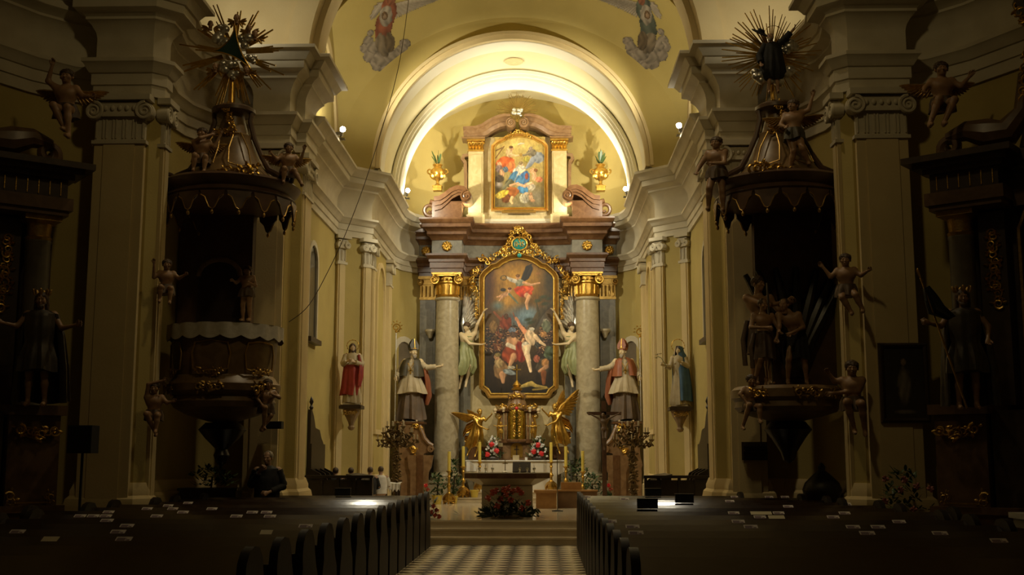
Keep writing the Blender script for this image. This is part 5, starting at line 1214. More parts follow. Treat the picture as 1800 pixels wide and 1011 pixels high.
# tall candlesticks
def candlestick(label, px, base_y, cand_b, cand_t, Y, z0):
    c = at(px, base_y, Y); zb = at(px, cand_b, Y).z-z0; zt = at(px, cand_t, Y).z-z0
    rt = empty('candlestick', (0, 0, 0), label, 'candlestick', 'tall gilt candlesticks'); H = zb
    b = MB()
    for i in range(3):
        a = i*2*PI/3-PI/2; b.spiral((.12*math.cos(a), .12*math.sin(a), .06), (math.cos(a), math.sin(a), 0), (0, 0, 1), .06, .02, -PI/2, 1.3, .03, .02, 14, 6)
        feather(b, (0, 0, .26), (math.cos(a)*.6, math.sin(a)*.6, -.6), .26, .18, (math.cos(a), math.sin(a), .5), .03)
    b.lathe([(.07, .06), (.10, .14), (.08, .22), (.05, .28)], 14); b.build('foot', M_gold, rt)
    b = MB(); k = (H-.26); b.lathe([(.05, .26), (.07, .28), (.035, .32), (.035, .26+k*.25), (.06, .26+k*.30), (.065, .26+k*.36), (.03, .26+k*.45), (.028, .26+k*.7), (.05, .26+k*.76), (.03, .26+k*.84), (.04, .26+k*.92), (.09, H-.01), (.095, H), (0, H)], 16); b.build('stem', M_gold, rt)
    b = MB(); b.lathe([(.043, H), (.043, zt), (.01, zt+.005), (0, zt+.005)], 14); b.build('candle', M_cand, rt)
    b = MB(); b.tube([(0, 0, zt), (0, 0, zt+.025)], .004, 5); b.build('wick', M_black, rt)
    rt.location = (c.x, Y, z0)
candlestick('gilt candlestick with yellow candle, outermost on the green shrub side', 789, 883, 828, 794, 31.4, .45)
candlestick('gilt candlestick with yellow candle between the green shrub and the altar step', 814, 870, 820, 785, 32.0, .60)
candlestick('gilt candlestick with yellow candle in front of the bent knee angel', 843, 860, 812, 777, 32.35, .75)
candlestick('gilt candlestick with yellow candle in front of the tall winged angel', 969, 858, 812, 778, 32.35, .75)
candlestick('gilt candlestick with yellow candle behind the microphone stand', 995, 868, 820, 785, 32.0, .60)
candlestick('gilt candlestick with yellow candle behind the honey wood lectern', 1025, 880, 829, 793, 31.4, .45)

# shrubs and yellow pots left of the altar, plants right
def shrub(name, label, c, r, h, n, seed, pot=None):
    rt = empty(name, (c[0], c[1], c[2]), label, 'plant'); z = c[2]
    if pot:
        b = MB(); b.lathe([(pot*.75, 0), (pot, pot*1.5), (pot*1.05, pot*1.5), (pot*1.05, pot*1.7), (pot*.9, pot*1.7), (0, pot*1.5)], 18, c); b.build('pot', mat('yellow_pot', (.58, .42, .06), (.64, .48, .08), .4, scale=5), rt, angle=30); z += pot*1.5
    b = MB(); b.tube([(c[0], c[1], z-.05), (c[0]+.02, c[1], z+h*.6)], .02, 6); b.build('stem', M_darkwood, rt)
    b = MB(); rr_ = random.Random(seed)
    for i in range(n):
        t = rr_.random(); a = rr_.uniform(0, 2*PI); q = r*math.sqrt(rr_.random())*(.4+1.0*math.sin(PI*min(1, t*.8+.15)))*.8
        leafspray(b, (c[0]+q*math.cos(a), c[1]+q*math.sin(a), z+t*h), 3, .14, .05, seed*100+i, .5)
    b.build('foliage', M_leafg, rt)['kind'] = 'stuff'
q = at(802, 880, 32.0); shrub('potted_shrub', 'tall dark green shrub in yellow pot behind the outer candlestick', (q.x-.05, 31.62, .45), .17, .95, 70, 2, .12)
q = at(779, 880, 31.4); shrub('potted_plant', 'small leafy plant in yellow pot by the column foot', (q.x-.15, 31.2, .45), .22, .55, 50, 4, .14)
q = at(834, 860, 32.0); b = MB(); b.lathe([(.09, 0), (.12, .17), (.13, .17), (.13, .2), (.11, .2), (0, .17)], 18, (q.x, 32.0, .60)); setp(b.build('yellow_bucket', MATS['yellow_pot']), 'small yellow flower pot standing on the altar step', 'pot')
q = at(1010, 850, 32.2); shrub('potted_shrub', 'broad dark green shrub behind the candlesticks near the red column base', (q.x+.05, 32.3, .45), .32, .95, 90, 6, .15)
q = at(1040, 858, 31.0); shrub('leafy_plant', 'low leafy plant behind the wooden lectern', (q.x, 31.0, .45), .3, .55, 60, 8, .13)

# ---- front altar table
c0 = at(891, 912, 24.3); FX, FY = c0.x, 24.75
F_ = empty('altar_table', (FX, FY, .45), 'free standing altar table with octagonal red edged top on beige stone block', 'altar')
def octa(w2, d2, c=.28): return [(-w2+c, -d2), (w2-c, -d2), (w2, -d2+c), (w2, d2-c), (w2-c, d2), (-w2+c, d2), (-w2, d2-c), (-w2, -d2+c)]
w_ = (at(966, 835, 24.3).x-at(815, 835, 24.3).x)/2; zt = at(891, 831, 24.3).z
b = MB(); b.prism([(FX+x, FY+y) for x, y in octa(w_, .55)], zt-.12, zt-.02, 'z'); b.build('top_slab', M_red, F_, False)
b = MB(); b.prism([(FX+x, FY+y) for x, y in octa(w_-.01, .54)], zt-.02, zt, 'z'); b.build('top_face', MATS['pale_altar_stone'], F_, False)
b = MB(); o0 = octa(.55, .34, .1); o1 = octa(w_-.03, .52); b.add([(FX+x, FY+y, zt-.27) for x, y in o0]+[(FX+x, FY+y, zt-.12) for x, y in o1], [(i, (i+1) % 8, 8+(i+1) % 8, 8+i) for i in range(8)]+[tuple(range(8))[::-1]]); b.build('flare', M_step, F_, False)
b = MB(); b.box(FX-.53, FX+.53, FY-.36, FY+.36, .45, zt-.27); b.box(FX-.34, FX+.34, FY-.40, FY-.35, .5, zt-.32); b.build('block', M_step, F_, False)
for i, px in enumerate((842.6, 853.7, 865.8, 914, 927, 939)):
    q = at(px, 829, 24.6); rt = empty('silver_cup', (0, 0, 0), ['silver cup at the far end of the altar table from the book stand', 'silver cup in the middle of the three before the standing cross', 'silver cup closest to the standing cross', 'silver cup in front of the dark book stand by its inner edge', 'silver cup in front of the dark book stand by its outer edge', 'silver cup standing alone beyond the dark book stand'][i], 'cup', 'silver cups on the altar table')
    b = MB(); b.lathe([(.022, 0), (.03, .005), (.012, .02), (.012, .035), (.03, .06), (.032, .09), (.026, .1), (0, .1)], 14); b.build('bowl', M_silver, rt)
    b = MB(); b.tube([(0, 0, .1), (0, 0, .17)], [.006, .003], 6); b.build('spout', M_silver, rt)
    rt.location = (q.x, 24.36 if i in (3, 4) else 24.6, zt)
q = at(888, 829, 24.55); rt = empty('standing_cross', (q.x, 24.55, zt), 'small dark standing crucifix on the altar table', 'cross')
b = MB(); b.lathe([(.06, 0), (.06, .01), (.02, .03), (0, .04)], 16, (q.x, 24.55, zt)); b.build('foot', M_silver, rt)
b = MB(); b.box(q.x-.008, q.x+.008, 24.54, 24.56, zt+.02, zt+.27); b.box(q.x-.055, q.x+.055, 24.54, 24.56, zt+.18, zt+.197); b.build('cross', M_golddark, rt, False)
q = at(917, 829, 24.5); rt = empty('book_stand', (q.x, 24.5, zt), 'dark sloping book stand on the altar table', 'stand')
b = MB(); b.add([(q.x-.19, 24.42, zt+.02), (q.x+.19, 24.42, zt+.02), (q.x+.19, 24.52, zt+.22), (q.x-.19, 24.52, zt+.22), (q.x-.19, 24.45, zt+.0), (q.x+.19, 24.45, zt+.0), (q.x+.19, 24.55, zt+.20), (q.x-.19, 24.55, zt+.20)], [(0, 1, 2, 3), (7, 6, 5, 4), (0, 4, 5, 1), (1, 5, 6, 2), (2, 6, 7, 3), (3, 7, 4, 0)]); b.build('board', M_darkwood, rt, False)
b = MB(); b.box(q.x-.08, q.x+.08, 24.5, 24.62, zt, zt+.12); b.build('prop', M_darkwood, rt, False)
# big dark red floral arrangement in front of the altar table
rt = empty('floor_bouquet', (FX, 24.1, .45), 'wide floor bouquet of dark red lilies and palm leaves before the altar table', 'flowers'); rr_ = random.Random(5)
b = MB()
for i in range(150):
    x = rr_.gauss(0, .26); z = abs(rr_.gauss(0, .22)); leafspray(b, (FX+x, 24.05+rr_.uniform(-.08, .12), .47+z*max(.2, 1-abs(x))), 2, .22, .05, i, .35)
for i in range(46):
    a = rr_.uniform(-.2, 1.0); k = rr_.choice((-1, 1)); feather(b, (FX+k*.28, 24.02, .5+rr_.uniform(0, .05)), (k*math.cos(a), -.3*rr_.random(), math.sin(a)*.7), .36*rr_.uniform(.6, 1), .025, (0, -1, .3), .004)
b.build('foliage', mat('dark_leaf', (.014, .026, .008), (.03, .045, .014), .5, scale=9), rt)['kind'] = 'stuff'
for i, (px, py) in enumerate(((872, 863), (886, 861), (893, 858), (902, 864), (916, 866), (858, 876), (880, 878), (898, 879), (928, 884), (865, 866), (910, 861), (890, 869), (874, 890), (918, 894))):
    q = at(px, py, 23.95); b = MB(); blossom(b, (q.x, 23.95, q.z), .075, i); b.build('red_lily', mat('dark_red_lily', (.26, .03, .012), (.36, .07, .03), .4, scale=9), rt)
# bouquet at the step's edge by the pews
q = at(763, 912, 24.0); rt = empty('small_bouquet', (q.x-.1, 24.0, .45), 'small bouquet with orange and red blooms at the step edge beside pew ends', 'flowers'); b = MB()
for i in range(46): leafspray(b, (q.x-.12+rr_.gauss(0, .1), 24+rr_.gauss(0, .06), .47+rr_.random()*.35), 2, .16, .045, i+400, .4)
b.build('foliage', MATS['dark_leaf'], rt)['kind'] = 'stuff'
for i, (px, py) in enumerate(((762, 890), (768, 897), (758, 900), (765, 906), (772, 908))):
    q = at(px, py, 23.9); b = MB(); blossom(b, (q.x, 23.9, q.z), .055, i); b.build('bloom', MATS['dark_red_lily'], rt)

# lectern boxes, microphone, crucifix on the right
c = at(958, 894, 28.7); xa, xb = at(940, 894, 28.7).x, at(977, 894, 28.7).x; zt = at(958, 862, 28.7).z
rt = empty('wooden_lectern', (c.x, 28.9, .45), 'honey coloured wooden lectern box beside the microphone stand', 'lectern')
b = MB(); b.box(xa+.03, xb-.03, 28.72, 29.2, .45, zt-.06); b.build('body', M_lightwood, rt, False)
b = MB(); b.box(xa-.02, xb+.06, 28.66, 29.25, zt-.06, zt); b.build('top', M_lightwood, rt, False)
b = MB(); b.box(xb-.03, xb+.02, 28.70, 29.2, .45, zt-.06); b.build('side_post', M_lightwood, rt, False)
rt = empty('wooden_cabinet', (at(1010, 890, 29.2).x, 29.4, .45), 'wide brown wooden cabinet behind the microphone stand', 'cabinet'); xa, xb = at(981, 890, 29.0).x, at(1050, 890, 29.0).x; zt = at(1000, 864, 29.0).z
b = MB(); b.box(xa, xb, 29.0, 29.5, .45, zt); b.build('body', mat('brown_cabinet_wood', (.15, .08, .03), (.2, .11, .045), .5, scale=5, detail=7), rt, False)
b = MB(); b.box(xa-.02, xb+.02, 28.97, 29.52, zt, zt+.03); b.build('top', M_lightwood, rt, False)
b = MB(); q0_ = at(986, 860, 29.3).x; q1_ = at(1022, 860, 29.3).x; b.box(q0_, q1_, 29.2, 29.5, zt+.03, at(1000, 848, 29.3).z); b.build('raised_desk', M_lightwood, rt, False)
c = at(980, 898, 27.4); rt = empty('microphone_stand', (c.x, 27.4, .45), 'thin black microphone stand in front of the wooden lectern', 'microphone')
b = MB(); b.lathe([(.0, 0), (.13, 0), (.13, .015), (.03, .03), (0, .03)], 20, (c.x, 27.4, .45)); b.build('base', M_black, rt)
zt = at(980, 795, 27.4).z; b = MB(); b.tube([(c.x, 27.4, .45), (c.x, 27.4, zt)], .01, 8); b.build('pole', M_metal, rt)
b = MB(); b.tube([(c.x, 27.4, zt), (c.x+.0, 27.35, zt+.05)], [.014, .018], 8); b.build('microphone', M_black, rt)
c = at(1063, 868, 28.0); rt = empty('processional_crucifix', (c.x, 28.0, .45), 'tall brown wooden crucifix standing before the red mitred bishop', 'crucifix')
zt = at(1064, 705, 28.0).z; zc = at(1064, 727, 28.0).z; xa, xb = at(1034, 727, 28.0).x, at(1092, 727, 28.0).x; M_cross = mat('red_brown_wood', (.07, .03, .012), (.10, .045, .02), .5, scale=6)
b = MB(); b.box(c.x-.055, c.x+.055, 27.97, 28.03, .55, zt); b.box(xa, xb, 27.97, 28.03, zc-.04, zc+.04); b.build('cross', M_cross, rt, False)
b = MB(); b.box(c.x-.25, c.x+.25, 27.8, 28.2, .45, .55); b.build('foot', M_cross, rt, False)
bm_, J = body_mesh(dict(hip=(.02, 0, .95), head=(-.05, -.08, 1.60), ea=(-.44, 0, 1.55), ha=(-.70, .0, 1.68), eb=(.44, 0, 1.55), hb=(.70, .0, 1.68), ka=(-.05, -.16, .5), fa=(-.02, 0, .1), kb=(.07, -.16, .5), fb=(.03, 0, .12), toe=(0, -.05, -.16)), turn=-.3, tilt=.3)
sc = .50; bm_.v = [(c.x+v[0]*sc, 27.90+v[1]*sc, zc-1.70*sc+v[2]*sc) for v in bm_.v]; bm_.build('corpus', mat('dark_corpus', (.10, .06, .03), (.14, .08, .04), .5, scale=8), rt)

# ---- standing candelabra
M_bronze = mat('aged_bronze', (.16, .105, .04), (.10, .065, .025), .4, .7, scale=9, bump=.2)
def candelabrum(label, px, flip):
    c = at(px, 852, 29.6); z0 = .45; rt = empty('candelabrum', (0, 0, 0), label, 'candelabrum'); zc = at(px, 782, 29.6).z-z0; rr_ = random.Random(px)
    b = MB(); b.lathe([(.18, 0), (.18, .06), (.08, .12), (.05, .25), (.07, .4), (.04, .5), (.045, zc*.7), (.07, zc*.78), (.04, zc), (.03, zc+.5), (.05, zc+.55), (0, zc+.62)], 16); b.build('post', M_bronze, rt)
    b = MB(); rocaille(b, [(0, -.08, .15), (0, -.08, zc*.5), (0, -.07, zc*.9)], .17, 3, 2.4); b.build('post_carving', M_bronze, rt)['kind'] = 'stuff'
    n = 17
    for i in range(n):
        lay = i % 3; a = i*2*PI/n+.2; r_ = (.52, .40, .26)[lay]; h_ = (.12, .30, .46)[lay]
        e = Vector((math.cos(a)*r_*1.0, math.sin(a)*r_*.55, zc+h_)); s_ = Vector((0, 0, zc+h_*.5)); m_ = s_.lerp(e, .55)-Vector((0, 0, .16))
        b = MB(); b.tube([s_, s_.lerp(m_, .6)+Vector((0, 0, -.03)), m_, e.lerp(m_, .3)-Vector((0, 0, .05)), e-Vector((0, 0, .03))], .014, 6); b.lathe([(.012, -.04), (.05, 0), (.055, .015), (.02, .015)], 10, tuple(e))
        for k in range(7): feather(b, s_.lerp(e, .2+.13*k)-Vector((0, 0, .08)), (rr_.uniform(-1, 1), rr_.uniform(-1, 0), rr_.uniform(-1, 1)), .12, .06, (0, -1, 0), .01)
        ar = b.build('arm', M_bronze, rt)
        b = MB(); b.lathe([(.016, .015), (.016, .14), (0, .145)], 8, tuple(e)); b.build('candle', M_alb, ar)
    rt.location = (c.x, 29.6, z0)
candelabrum('branched bronze candelabrum with white candles before the dark caped bishop', 697, 1)
candelabrum('branched bronze candelabrum with white candles before the red mitred bishop', 1113, -1)

# ---- little service table with cloth and bottles
rt = empty('service_table', (-3.0, 28.8, .45), 'small table with rumpled white cloth by the candelabrum', 'table'); xa, xb = at(657, 860, 28.6).x, at(702, 860, 28.6).x; zt = at(680, 850, 28.6).z
b = MB(); b.box(xa+.03, xb-.03, 28.5, 29.1, zt-.03, zt); b.build('tabletop', M_darkwood, rt, False)
for x in (xa+.06, xb-.06):
    for y in (28.54, 29.06):
        b = MB(); b.box(x-.025, x+.025, y-.025, y+.025, .45, zt-.03); b.build('leg', M_darkwood, rt, False)
b = MB(); b.box(xa+.1, xb-.28, 28.49, 28.52, .7, zt-.05); b.build('front_panel', mat('brown_cabinet_wood', (.1, .05, .02)), rt, False)
b = MB(); b.grid(lambda u, v: ((xa-.03)+(xb-xa+.06)*u, 28.45+.7*v, zt+.012+.012*math.sin(u*17+v*5)-(.14*max(0, (.08-v)/.08) if u > .55 else .0)), 24, 16); b.grid(lambda u, v: ((xa-.03)+(xb-xa+.06)*(.62+.38*u), 28.45-.01*math.sin(u*20), zt+.0-.2*v*(1-.3*math.sin(u*9)**2)), 20, 4); cl = b.build('cloth', M_flwhite)
setp(cl, 'rumpled white cloth lying over the small service table', 'cloth')
for i, px in enumerate((667, 674)):
    q = at(px, 845, 28.7); b = MB(); h_ = .2-.03*i; b.lathe([(.03, 0), (.035, .01), (.035, h_*.6), (.015, h_*.75), (.015, h_), (0, h_)], 12, (q.x, 28.7, zt+.02)); setp(b.build('bottle', M_flwhite), ('taller' if i == 0 else 'shorter')+' white bottle standing on the service table cloth', 'bottle')

# ---- choir stalls
M_stall = mat('blackened_stall_wood', (.012, .008, .005), (.02, .013, .008), .35, scale=6, bump=.1)
def stall(sd, label1, label2, Y0, Y1):
    q = -sd
    rt = empty('choir_stall', (sd*4.1, (Y0+Y1)/2, .45), label1, 'stall'); x0 = sd*4.43
    def bx(nm, a, b_, y0, y1, z0, z1):
        m = MB(); m.box(min(a, b_), max(a, b_), y0, y1, z0, z1); return m.build(nm, M_stall, rt, False)
    pr = [(Y0, .45), (Y1, .45), (Y1, 1.95), (Y1-.12, 2.05), (Y1-.3, 2.12), (Y1-.55, 2.32), (Y0+.55, 2.36), (Y0+.35, 2.6), (Y0+.12, 2.75), (Y0, 2.75)]
    m = MB(); m.prism(pr, x0, x0+q*.06, 'x'); m.build('back_panel', M_stall, rt, False)
    for k in range(4):
        y = Y0+(Y1-Y0)*(k+.5)/4; bx('carved_panel', x0+q*.06, x0+q*.09, y-.2, y+.2, 1.3, 2.0)
    m = MB(); m.lathe([(.03, 0), (.05, .05), (.02, .1), (.05, .17), (.03, .24), (0, .3)], 12, (x0+q*.05, Y0+.06, 2.75)); m.build('finial', M_stall, rt)
    bx('seat', x0, x0+q*.5, Y0, Y1, .88, .93)
    for y in np.linspace(Y0, Y1, 4):
        m = MB(); m.prism([(x0, .45), (x0+q*.5, .45), (x0+q*.52, 1.0), (x0+q*.4, 1.1), (x0+q*.3, 1.35), (x0, 1.5)], y-.03, y+.03, 'y'); m.build('armrest_panel', M_stall, rt, False)
    rt2 = empty('stall_desk', (sd*3.5, (Y0+Y1)/2, .45), label2, 'desk'); rt = rt2
    xf = x0+q*1.15
    for k in range(3):
        y = Y0+(Y1-Y0)*(k+.5)/3; bx('front_panel', xf, xf+q*.05, y-(Y1-Y0)/6+.02, y+(Y1-Y0)/6-.02, .45, 1.25)
    m = MB(); m.prism([(xf-q*.28, 1.30), (xf+q*.08, 1.24), (xf+q*.08, 1.28), (xf-q*.28, 1.34)], Y0-.05, Y1+.05, 'y'); m.build('desk_top', M_stall, rt, False)
    for y in (Y0, Y1):
        m = MB(); m.prism([(xf-q*.26, .45), (xf+q*.06, .45), (xf+q*.1, 1.2), (xf-q*.26, 1.3)], y-.04, y+.04, 'y'); m.build('end_panel', M_stall, rt, False)
    m = MB()
    for i in range(6):
        x = xf-q*.22+q*.28*i/5; m.tube([(x, Y0-.06, .5), (x, Y0-.06, 1.2)], .022, 6)
    m.build('end_moulding', M_stall, rt)['kind'] = 'stuff'
stall(-1, 'black carved choir stall with stepped back on the crimson robed statue side', 'black panelled stall desk in front of the choir stall on the crimson robed statue side', 25.4, 27.0)
stall(1, 'black carved choir stall with stepped back on the blue mantled statue side', 'black panelled stall desk in front of the choir stall on the blue mantled statue side', 25.4, 27.0)

for sd, lab in ((-1, 'black panelled bench back behind the seated people, crimson statue side'), (1, 'black panelled bench back at the end of the stalls, blue mantled statue side')):
    x0, x1 = sorted((sd*4.38, sd*2.95)); rt = empty('stall_bench', ((x0+x1)/2, 25.0, .45), lab, 'bench')
    for k in range(4):
        a_, b_ = x0+(x1-x0)*k/4, x0+(x1-x0)*(k+1)/4; m = MB(); m.box(a_+.02, b_-.02, 24.98, 25.03, .5, 1.22); m.build('back_panel', M_stall, rt, False)
    for k in range(5):
        x = x0+(x1-x0)*k/4; m = MB(); m.box(x-.03, x+.03, 24.95, 25.05, .45, 1.26); m.build('post', M_stall, rt, False)
    m = MB(); m.box(x0-.05, x1+.05, 24.92, 25.08, 1.26, 1.32); m.build('top_rail', M_stall, rt, False)
    m = MB(); m.box(x0, x1, 25.05, 25.4, .85, .9); m.build('seat', M_stall, rt, False)

# ---- people seated in the stalls: heads and shoulders show
M_skin = mat('skin', (.36, .21, .13), (.42, .26, .16), .5, scale=8)
M_trou = mat('dark_trousers', (.012, .011, .012), rough=.8)
def seated(label, px, py, Y, cloth):
    c = at(px, py, Y); s_ = (c.z-.45)/1.35
    rt = sroot('person', label, 'person')
    P = dict(hip=(0, 0, .55), chest=(0, -.02, .90), neck=(0, -.02, 1.07), head=(0, -.05, 1.22), ea=(-.28, -.06, .74), ha=(-.16, -.34, .66), eb=(.28, -.06, .74), hb=(.16, -.34, .66), ka=(-.12, -.45, .52), fa=(-.12, -.42, .08), kb=(.12, -.45, .52), fb=(.12, -.42, .08))
    bm_, J = body_mesh(P, h=.03); bm_.build('body', M_skin, rt)
    hair_mesh(J, style='short').build('hair', M_hair, rt)
    robe([(0, -.02, 1.08, .08, .08, 0), (0, -.02, 1.02, .21, .13, .02), (0, -.02, .85, .22, .17, .03), (0, 0, .66, .20, .17, .03), (0, 0, .5, .20, .19, .03)], 5, seed=int(px)).build('shirt', cloth, rt)
    for sg in ('a', 'b'):
        k = -1 if sg == 'a' else 1
        b = MB(); sleeve(b, (k*.19, -.02, 1.0), (k*.28, -.06, .74), .075, .065); sleeve(b, (k*.28, -.06, .74), (k*.18, -.3, .67), .065, .05); b.build('sleeve', cloth, rt)
        b = MB(); sleeve(b, (k*.1, 0, .54), (k*.12, -.45, .54), .11, .085); sleeve(b, (k*.12, -.45, .54), (k*.12, -.42, .1), .08, .06); b.build('trouser_leg', M_trou, rt)
    put(rt, (c.x, Y, .45), PI+.2, s_)
seated('dark clad person sitting behind the stall desk nearest the carved stall back', 590, 822, 26.6, M_black)
seated('dark clad person sitting in the middle of the stalls with head just over the desk', 617, 822, 27.0, mat('brown_jacket', (.03, .02, .012), rough=.8))
seated('dark haired person in black sitting beside the person in white', 651, 821, 27.5, M_black)
seated('dark haired person in white shirt sitting beside the service table', 669.5, 820, 28.0, M_flwhite)

# red flower pots by the columns
for (px, py, Y, lab) in ((1071, 862, 31.2, 'single red anthurium in small pot by the rose marble pedestal, crucifix side'), (750, 868, 31.0, 'small red flowers in pot by the column foot, dark caped bishop side')):
    q = at(px, py, Y); rt = empty('red_flower_pot', (q.x, Y, .45), lab, 'flowers')
    b = MB(); b.lathe([(.07, 0), (.1, .16), (.11, .18), (0, .17)], 16, (q.x, Y, .45)); b.build('pot', M_redlight, rt)
    b = MB(); leafspray(b, (q.x, Y, .62), 24, .22, .06, 3, .8); b.tube([(q.x, Y, .6), (q.x, Y-.02, .98)], .008, 5); b.build('foliage', M_leafg, rt)['kind'] = 'stuff'
    for i in range(2): b = MB(); blossom(b, (q.x+.06*i-.02, Y-.05, .95-.1*i), .06, i); b.build('red_bloom', MATS['dark_red_lily'] if i else M_flred, rt)
# ------------------------------------------------------------------ PEWS
SL = R(28)
def pew(sd, Y, xout, label):
    x0, x1 = sorted((sd*1.42, sd*xout)); rt = empty('church_pew', (0, Y, 0), label, 'pew', 'pews on the crimson statue side' if sd < 0 else 'pews on the blue mantled statue side')
    def bx(nm, *a):
        m = MB(); m.box(*a); return m.build(nm, M_wood, rt, False)
    bx('seat', x0+.05, x1-.05, Y+.06, Y+.46, .42, .46)
    m = MB(); m.box(x0+.05, x1-.05, Y-.02, Y+.03, .12, .93); bk = m.build('backrest', M_wood, rt, False)
    n = max(2, int((x1-x0)/1.2))
    for i in range(n):
        a = x0+.15+(x1-x0-.3)*i/n; b_ = x0+.05+(x1-x0-.3)*(i+1)/n; m = MB(); m.box(a, b_, Y-.035, Y-.015, .25, .72); m.build('back_panel', M_wood, bk, False)
    d = .30; dz = d*math.sin(SL); dy = d*math.cos(SL)
    m = MB(); m.prism([(Y+.05, 1.0), (Y+.05, .965), (Y-dy, .965-dz), (Y-dy, 1.0-dz)], x0+.04, x1-.04, 'x'); m.build('book_ledge', M_wood, rt, False)
    m = MB(); m.box(x0+.04, x1-.04, Y-dy-.025, Y-dy, .955-dz, 1.02-dz); m.build('ledge_lip', M_wood, rt, False)
    bx('kneeler', x0+.08, x1-.08, Y-.42, Y-.26, .10, .20)
    for x in (x0, x1):
        pr = [(Y-.38, .04), (Y+.46, .04), (Y+.46, .45), (Y+.43, .62), (Y+.34, .72), (Y+.27, .84), (Y+.22, .98), (Y+.12, 1.06), (Y-.04, 1.08), (Y-.17, 1.05), (Y-.26, .97), (Y-.29, .86), (Y-.27, .74), (Y-.33, .62), (Y-.38, .45)]
        m = MB(); m.prism(pr, x-.035, x+.035, 'x'); ep = m.build('end_panel', M_pewend, rt, True, angle=35)
    bx('floor_rail', x0-.04, x1+.04, Y-.42, Y+.52, .0, .04)
    return rt
ROWS = [21.7-k for k in range(14)]
def xout(Y): return 4.4 if Y > 21 else (5.3 if Y > 20 else (5.5 if Y > 18 else (5.8 if Y > 16 else (6.2 if Y > 15 else 5.7))))
ords = ['first', 'second', 'third', 'fourth', 'fifth', 'sixth', 'seventh', 'eighth', 'ninth', 'tenth', 'eleventh', 'twelfth', 'thirteenth', 'fourteenth']
for sd in (-1, 1):
    for i, Y in enumerate(ROWS):
        pew(sd, Y, xout(Y), 'dark wooden pew, %s counted from the chancel steps, on the %s side' % (ords[i], 'pulpit' if sd < 0 else 'crucifix'))
# printed cards lying on the sloping book ledges
M_card = mat('paper_card', (.62, .56, .48), (.68, .62, .54), .7, scale=20); M_ink = mat('card_print', (.20, .14, .15), rough=.8)
M_paper = mat('cream_paper', (.62, .55, .34), (.68, .60, .38), .7, scale=6)
def on_ledge(px, py, big=False):
    d = at(px, py, 10)-Vector((CAMX, 0, CAMZ)); best = None
    for Y in ROWS:
        for t in (.055,):
            yy, zz = Y+.05-t*math.cos(SL), 1.003-t*math.sin(SL); k = yy/d.y; e = abs(CAMZ+k*d.z-zz)*2018/yy
            if best is None or e < best[0]: best = (e, Y, t, CAMX+k*d.x)
    e, Y, t, x = best; return x, Y, t
C_L = [(30, 931), (140, 910), (163, 910), (190, 902), (185, 912), (187, 920), (207, 931), (222, 931), (217, 946), (258, 897), (275, 906), (295, 890), (303, 897), (321, 903), (330, 887), (372, 897), (415, 912), (443, 901), (468, 905), (474, 912), (537, 922)]
C_R = [(1292, 869), (1283, 880), (1290, 901), (1336, 909), (1369, 901), (1386, 894), (1298, 918), (1320, 925), (1352, 872), (1380, 872), (1465, 908), (1485, 901), (1488, 887), (1500, 925), (1544, 925), (1525, 936), (1581, 916), (1653, 935), (1757, 951), (1118, 938), (1112, 924), (1073, 917), (1098, 879), (1032, 875)]
used = []
def flat_on(name, label, cat, px, py, wd, dp, th, m, group=None, ink=False):
    x, Y, t = on_ledge(px, py); t = .004+dp/2
    for _ in range(20):
        if any(abs(Y-u[1]) < .1 and abs(x-u[0]) < (wd+u[2])/2+.01 for u in used): x += .03
    used.append((x, Y, wd))
    rt = empty(name, (0, 0, 0), label, cat, group); b = MB(); b.box(-wd/2, wd/2, -dp/2, dp/2, 0, th); b.build('sheet', m, rt, False)
    if ink:
        b = MB(); b.box(-wd*.42, wd*.1, -dp*.36, dp*.34, th, th+.0006); b.box(wd*.2, wd*.38, -dp*.3, dp*.1, th, th+.0006); b.prism([(wd*.14, -dp*.36), (wd*.18, -dp*.36), (wd*.18, dp*.34), (wd*.14, dp*.34)], th, th+.0006, 'z'); b.build('print', M_ink, rt, False)['kind'] = 'stuff'
    rt.location = (x, Y+.05-t*math.cos(SL), 1.002-t*math.sin(SL)); rt.rotation_euler = (SL, 0, 0); return x, Y
for sd, L in ((-1, C_L), (1, C_R)):
    byrow = {}
    for (px, py) in L:
        x, Y, _t = on_ledge(px, py); byrow.setdefault(ROWS.index(Y), []).append((abs(x), px, py))
    for i, ls in byrow.items():
        for j, (_x, px, py) in enumerate(sorted(ls)):
            flat_on('printed_card', 'printed card, %s from the aisle on the %s pew from the steps, %s side' % (ords[j], ords[i], 'pulpit' if sd < 0 else 'crucifix'), 'card', px, py, .15, .11, .003, M_card, 'printed cards on the pew ledges', True)
for (px, py, wd, lab) in ((88, 944, .15, 'blank cream sheet on a pew ledge far from the aisle, pulpit side'), (468, 932, .12, 'blank cream sheet on a pew ledge nearer the aisle, pulpit side'), (1338, 900, .28, 'wide open cream booklet on a pew ledge on the crucifix side'), (1310, 909, .20, 'folded cream leaflet beside the wide booklet on the pew ledge')):
    flat_on('paper_sheet', lab, 'paper', px, py, wd, .13, .004, M_paper)
# dark boxes standing on pew ledges
for (px, py, lab) in ((603, 871, 'small black box on the first pew ledge from the steps, pulpit side'), (1148, 871, 'small black box on the first pew ledge from the steps, crucifix side'), (1203, 888, 'larger black box on a pew ledge in the shiny patch, crucifix side'), (1138, 897, 'black hymn box near the aisle on the crucifix side')):
    x, Y, t = on_ledge(px, py); rt = empty('black_box', (0, 0, 0), lab.replace('last', 'first'), 'box'); wd = .29
    b = MB(); b.box(-wd/2, wd/2, -.04, .05, 0, .13); b.build('case', M_black, rt, False)
    b = MB(); b.box(-wd/2-.005, wd/2+.005, -.045, .055, .13, .14); b.build('lid', M_darkwood, rt, False)
    rt.location = (x, Y-.02, 1.0)

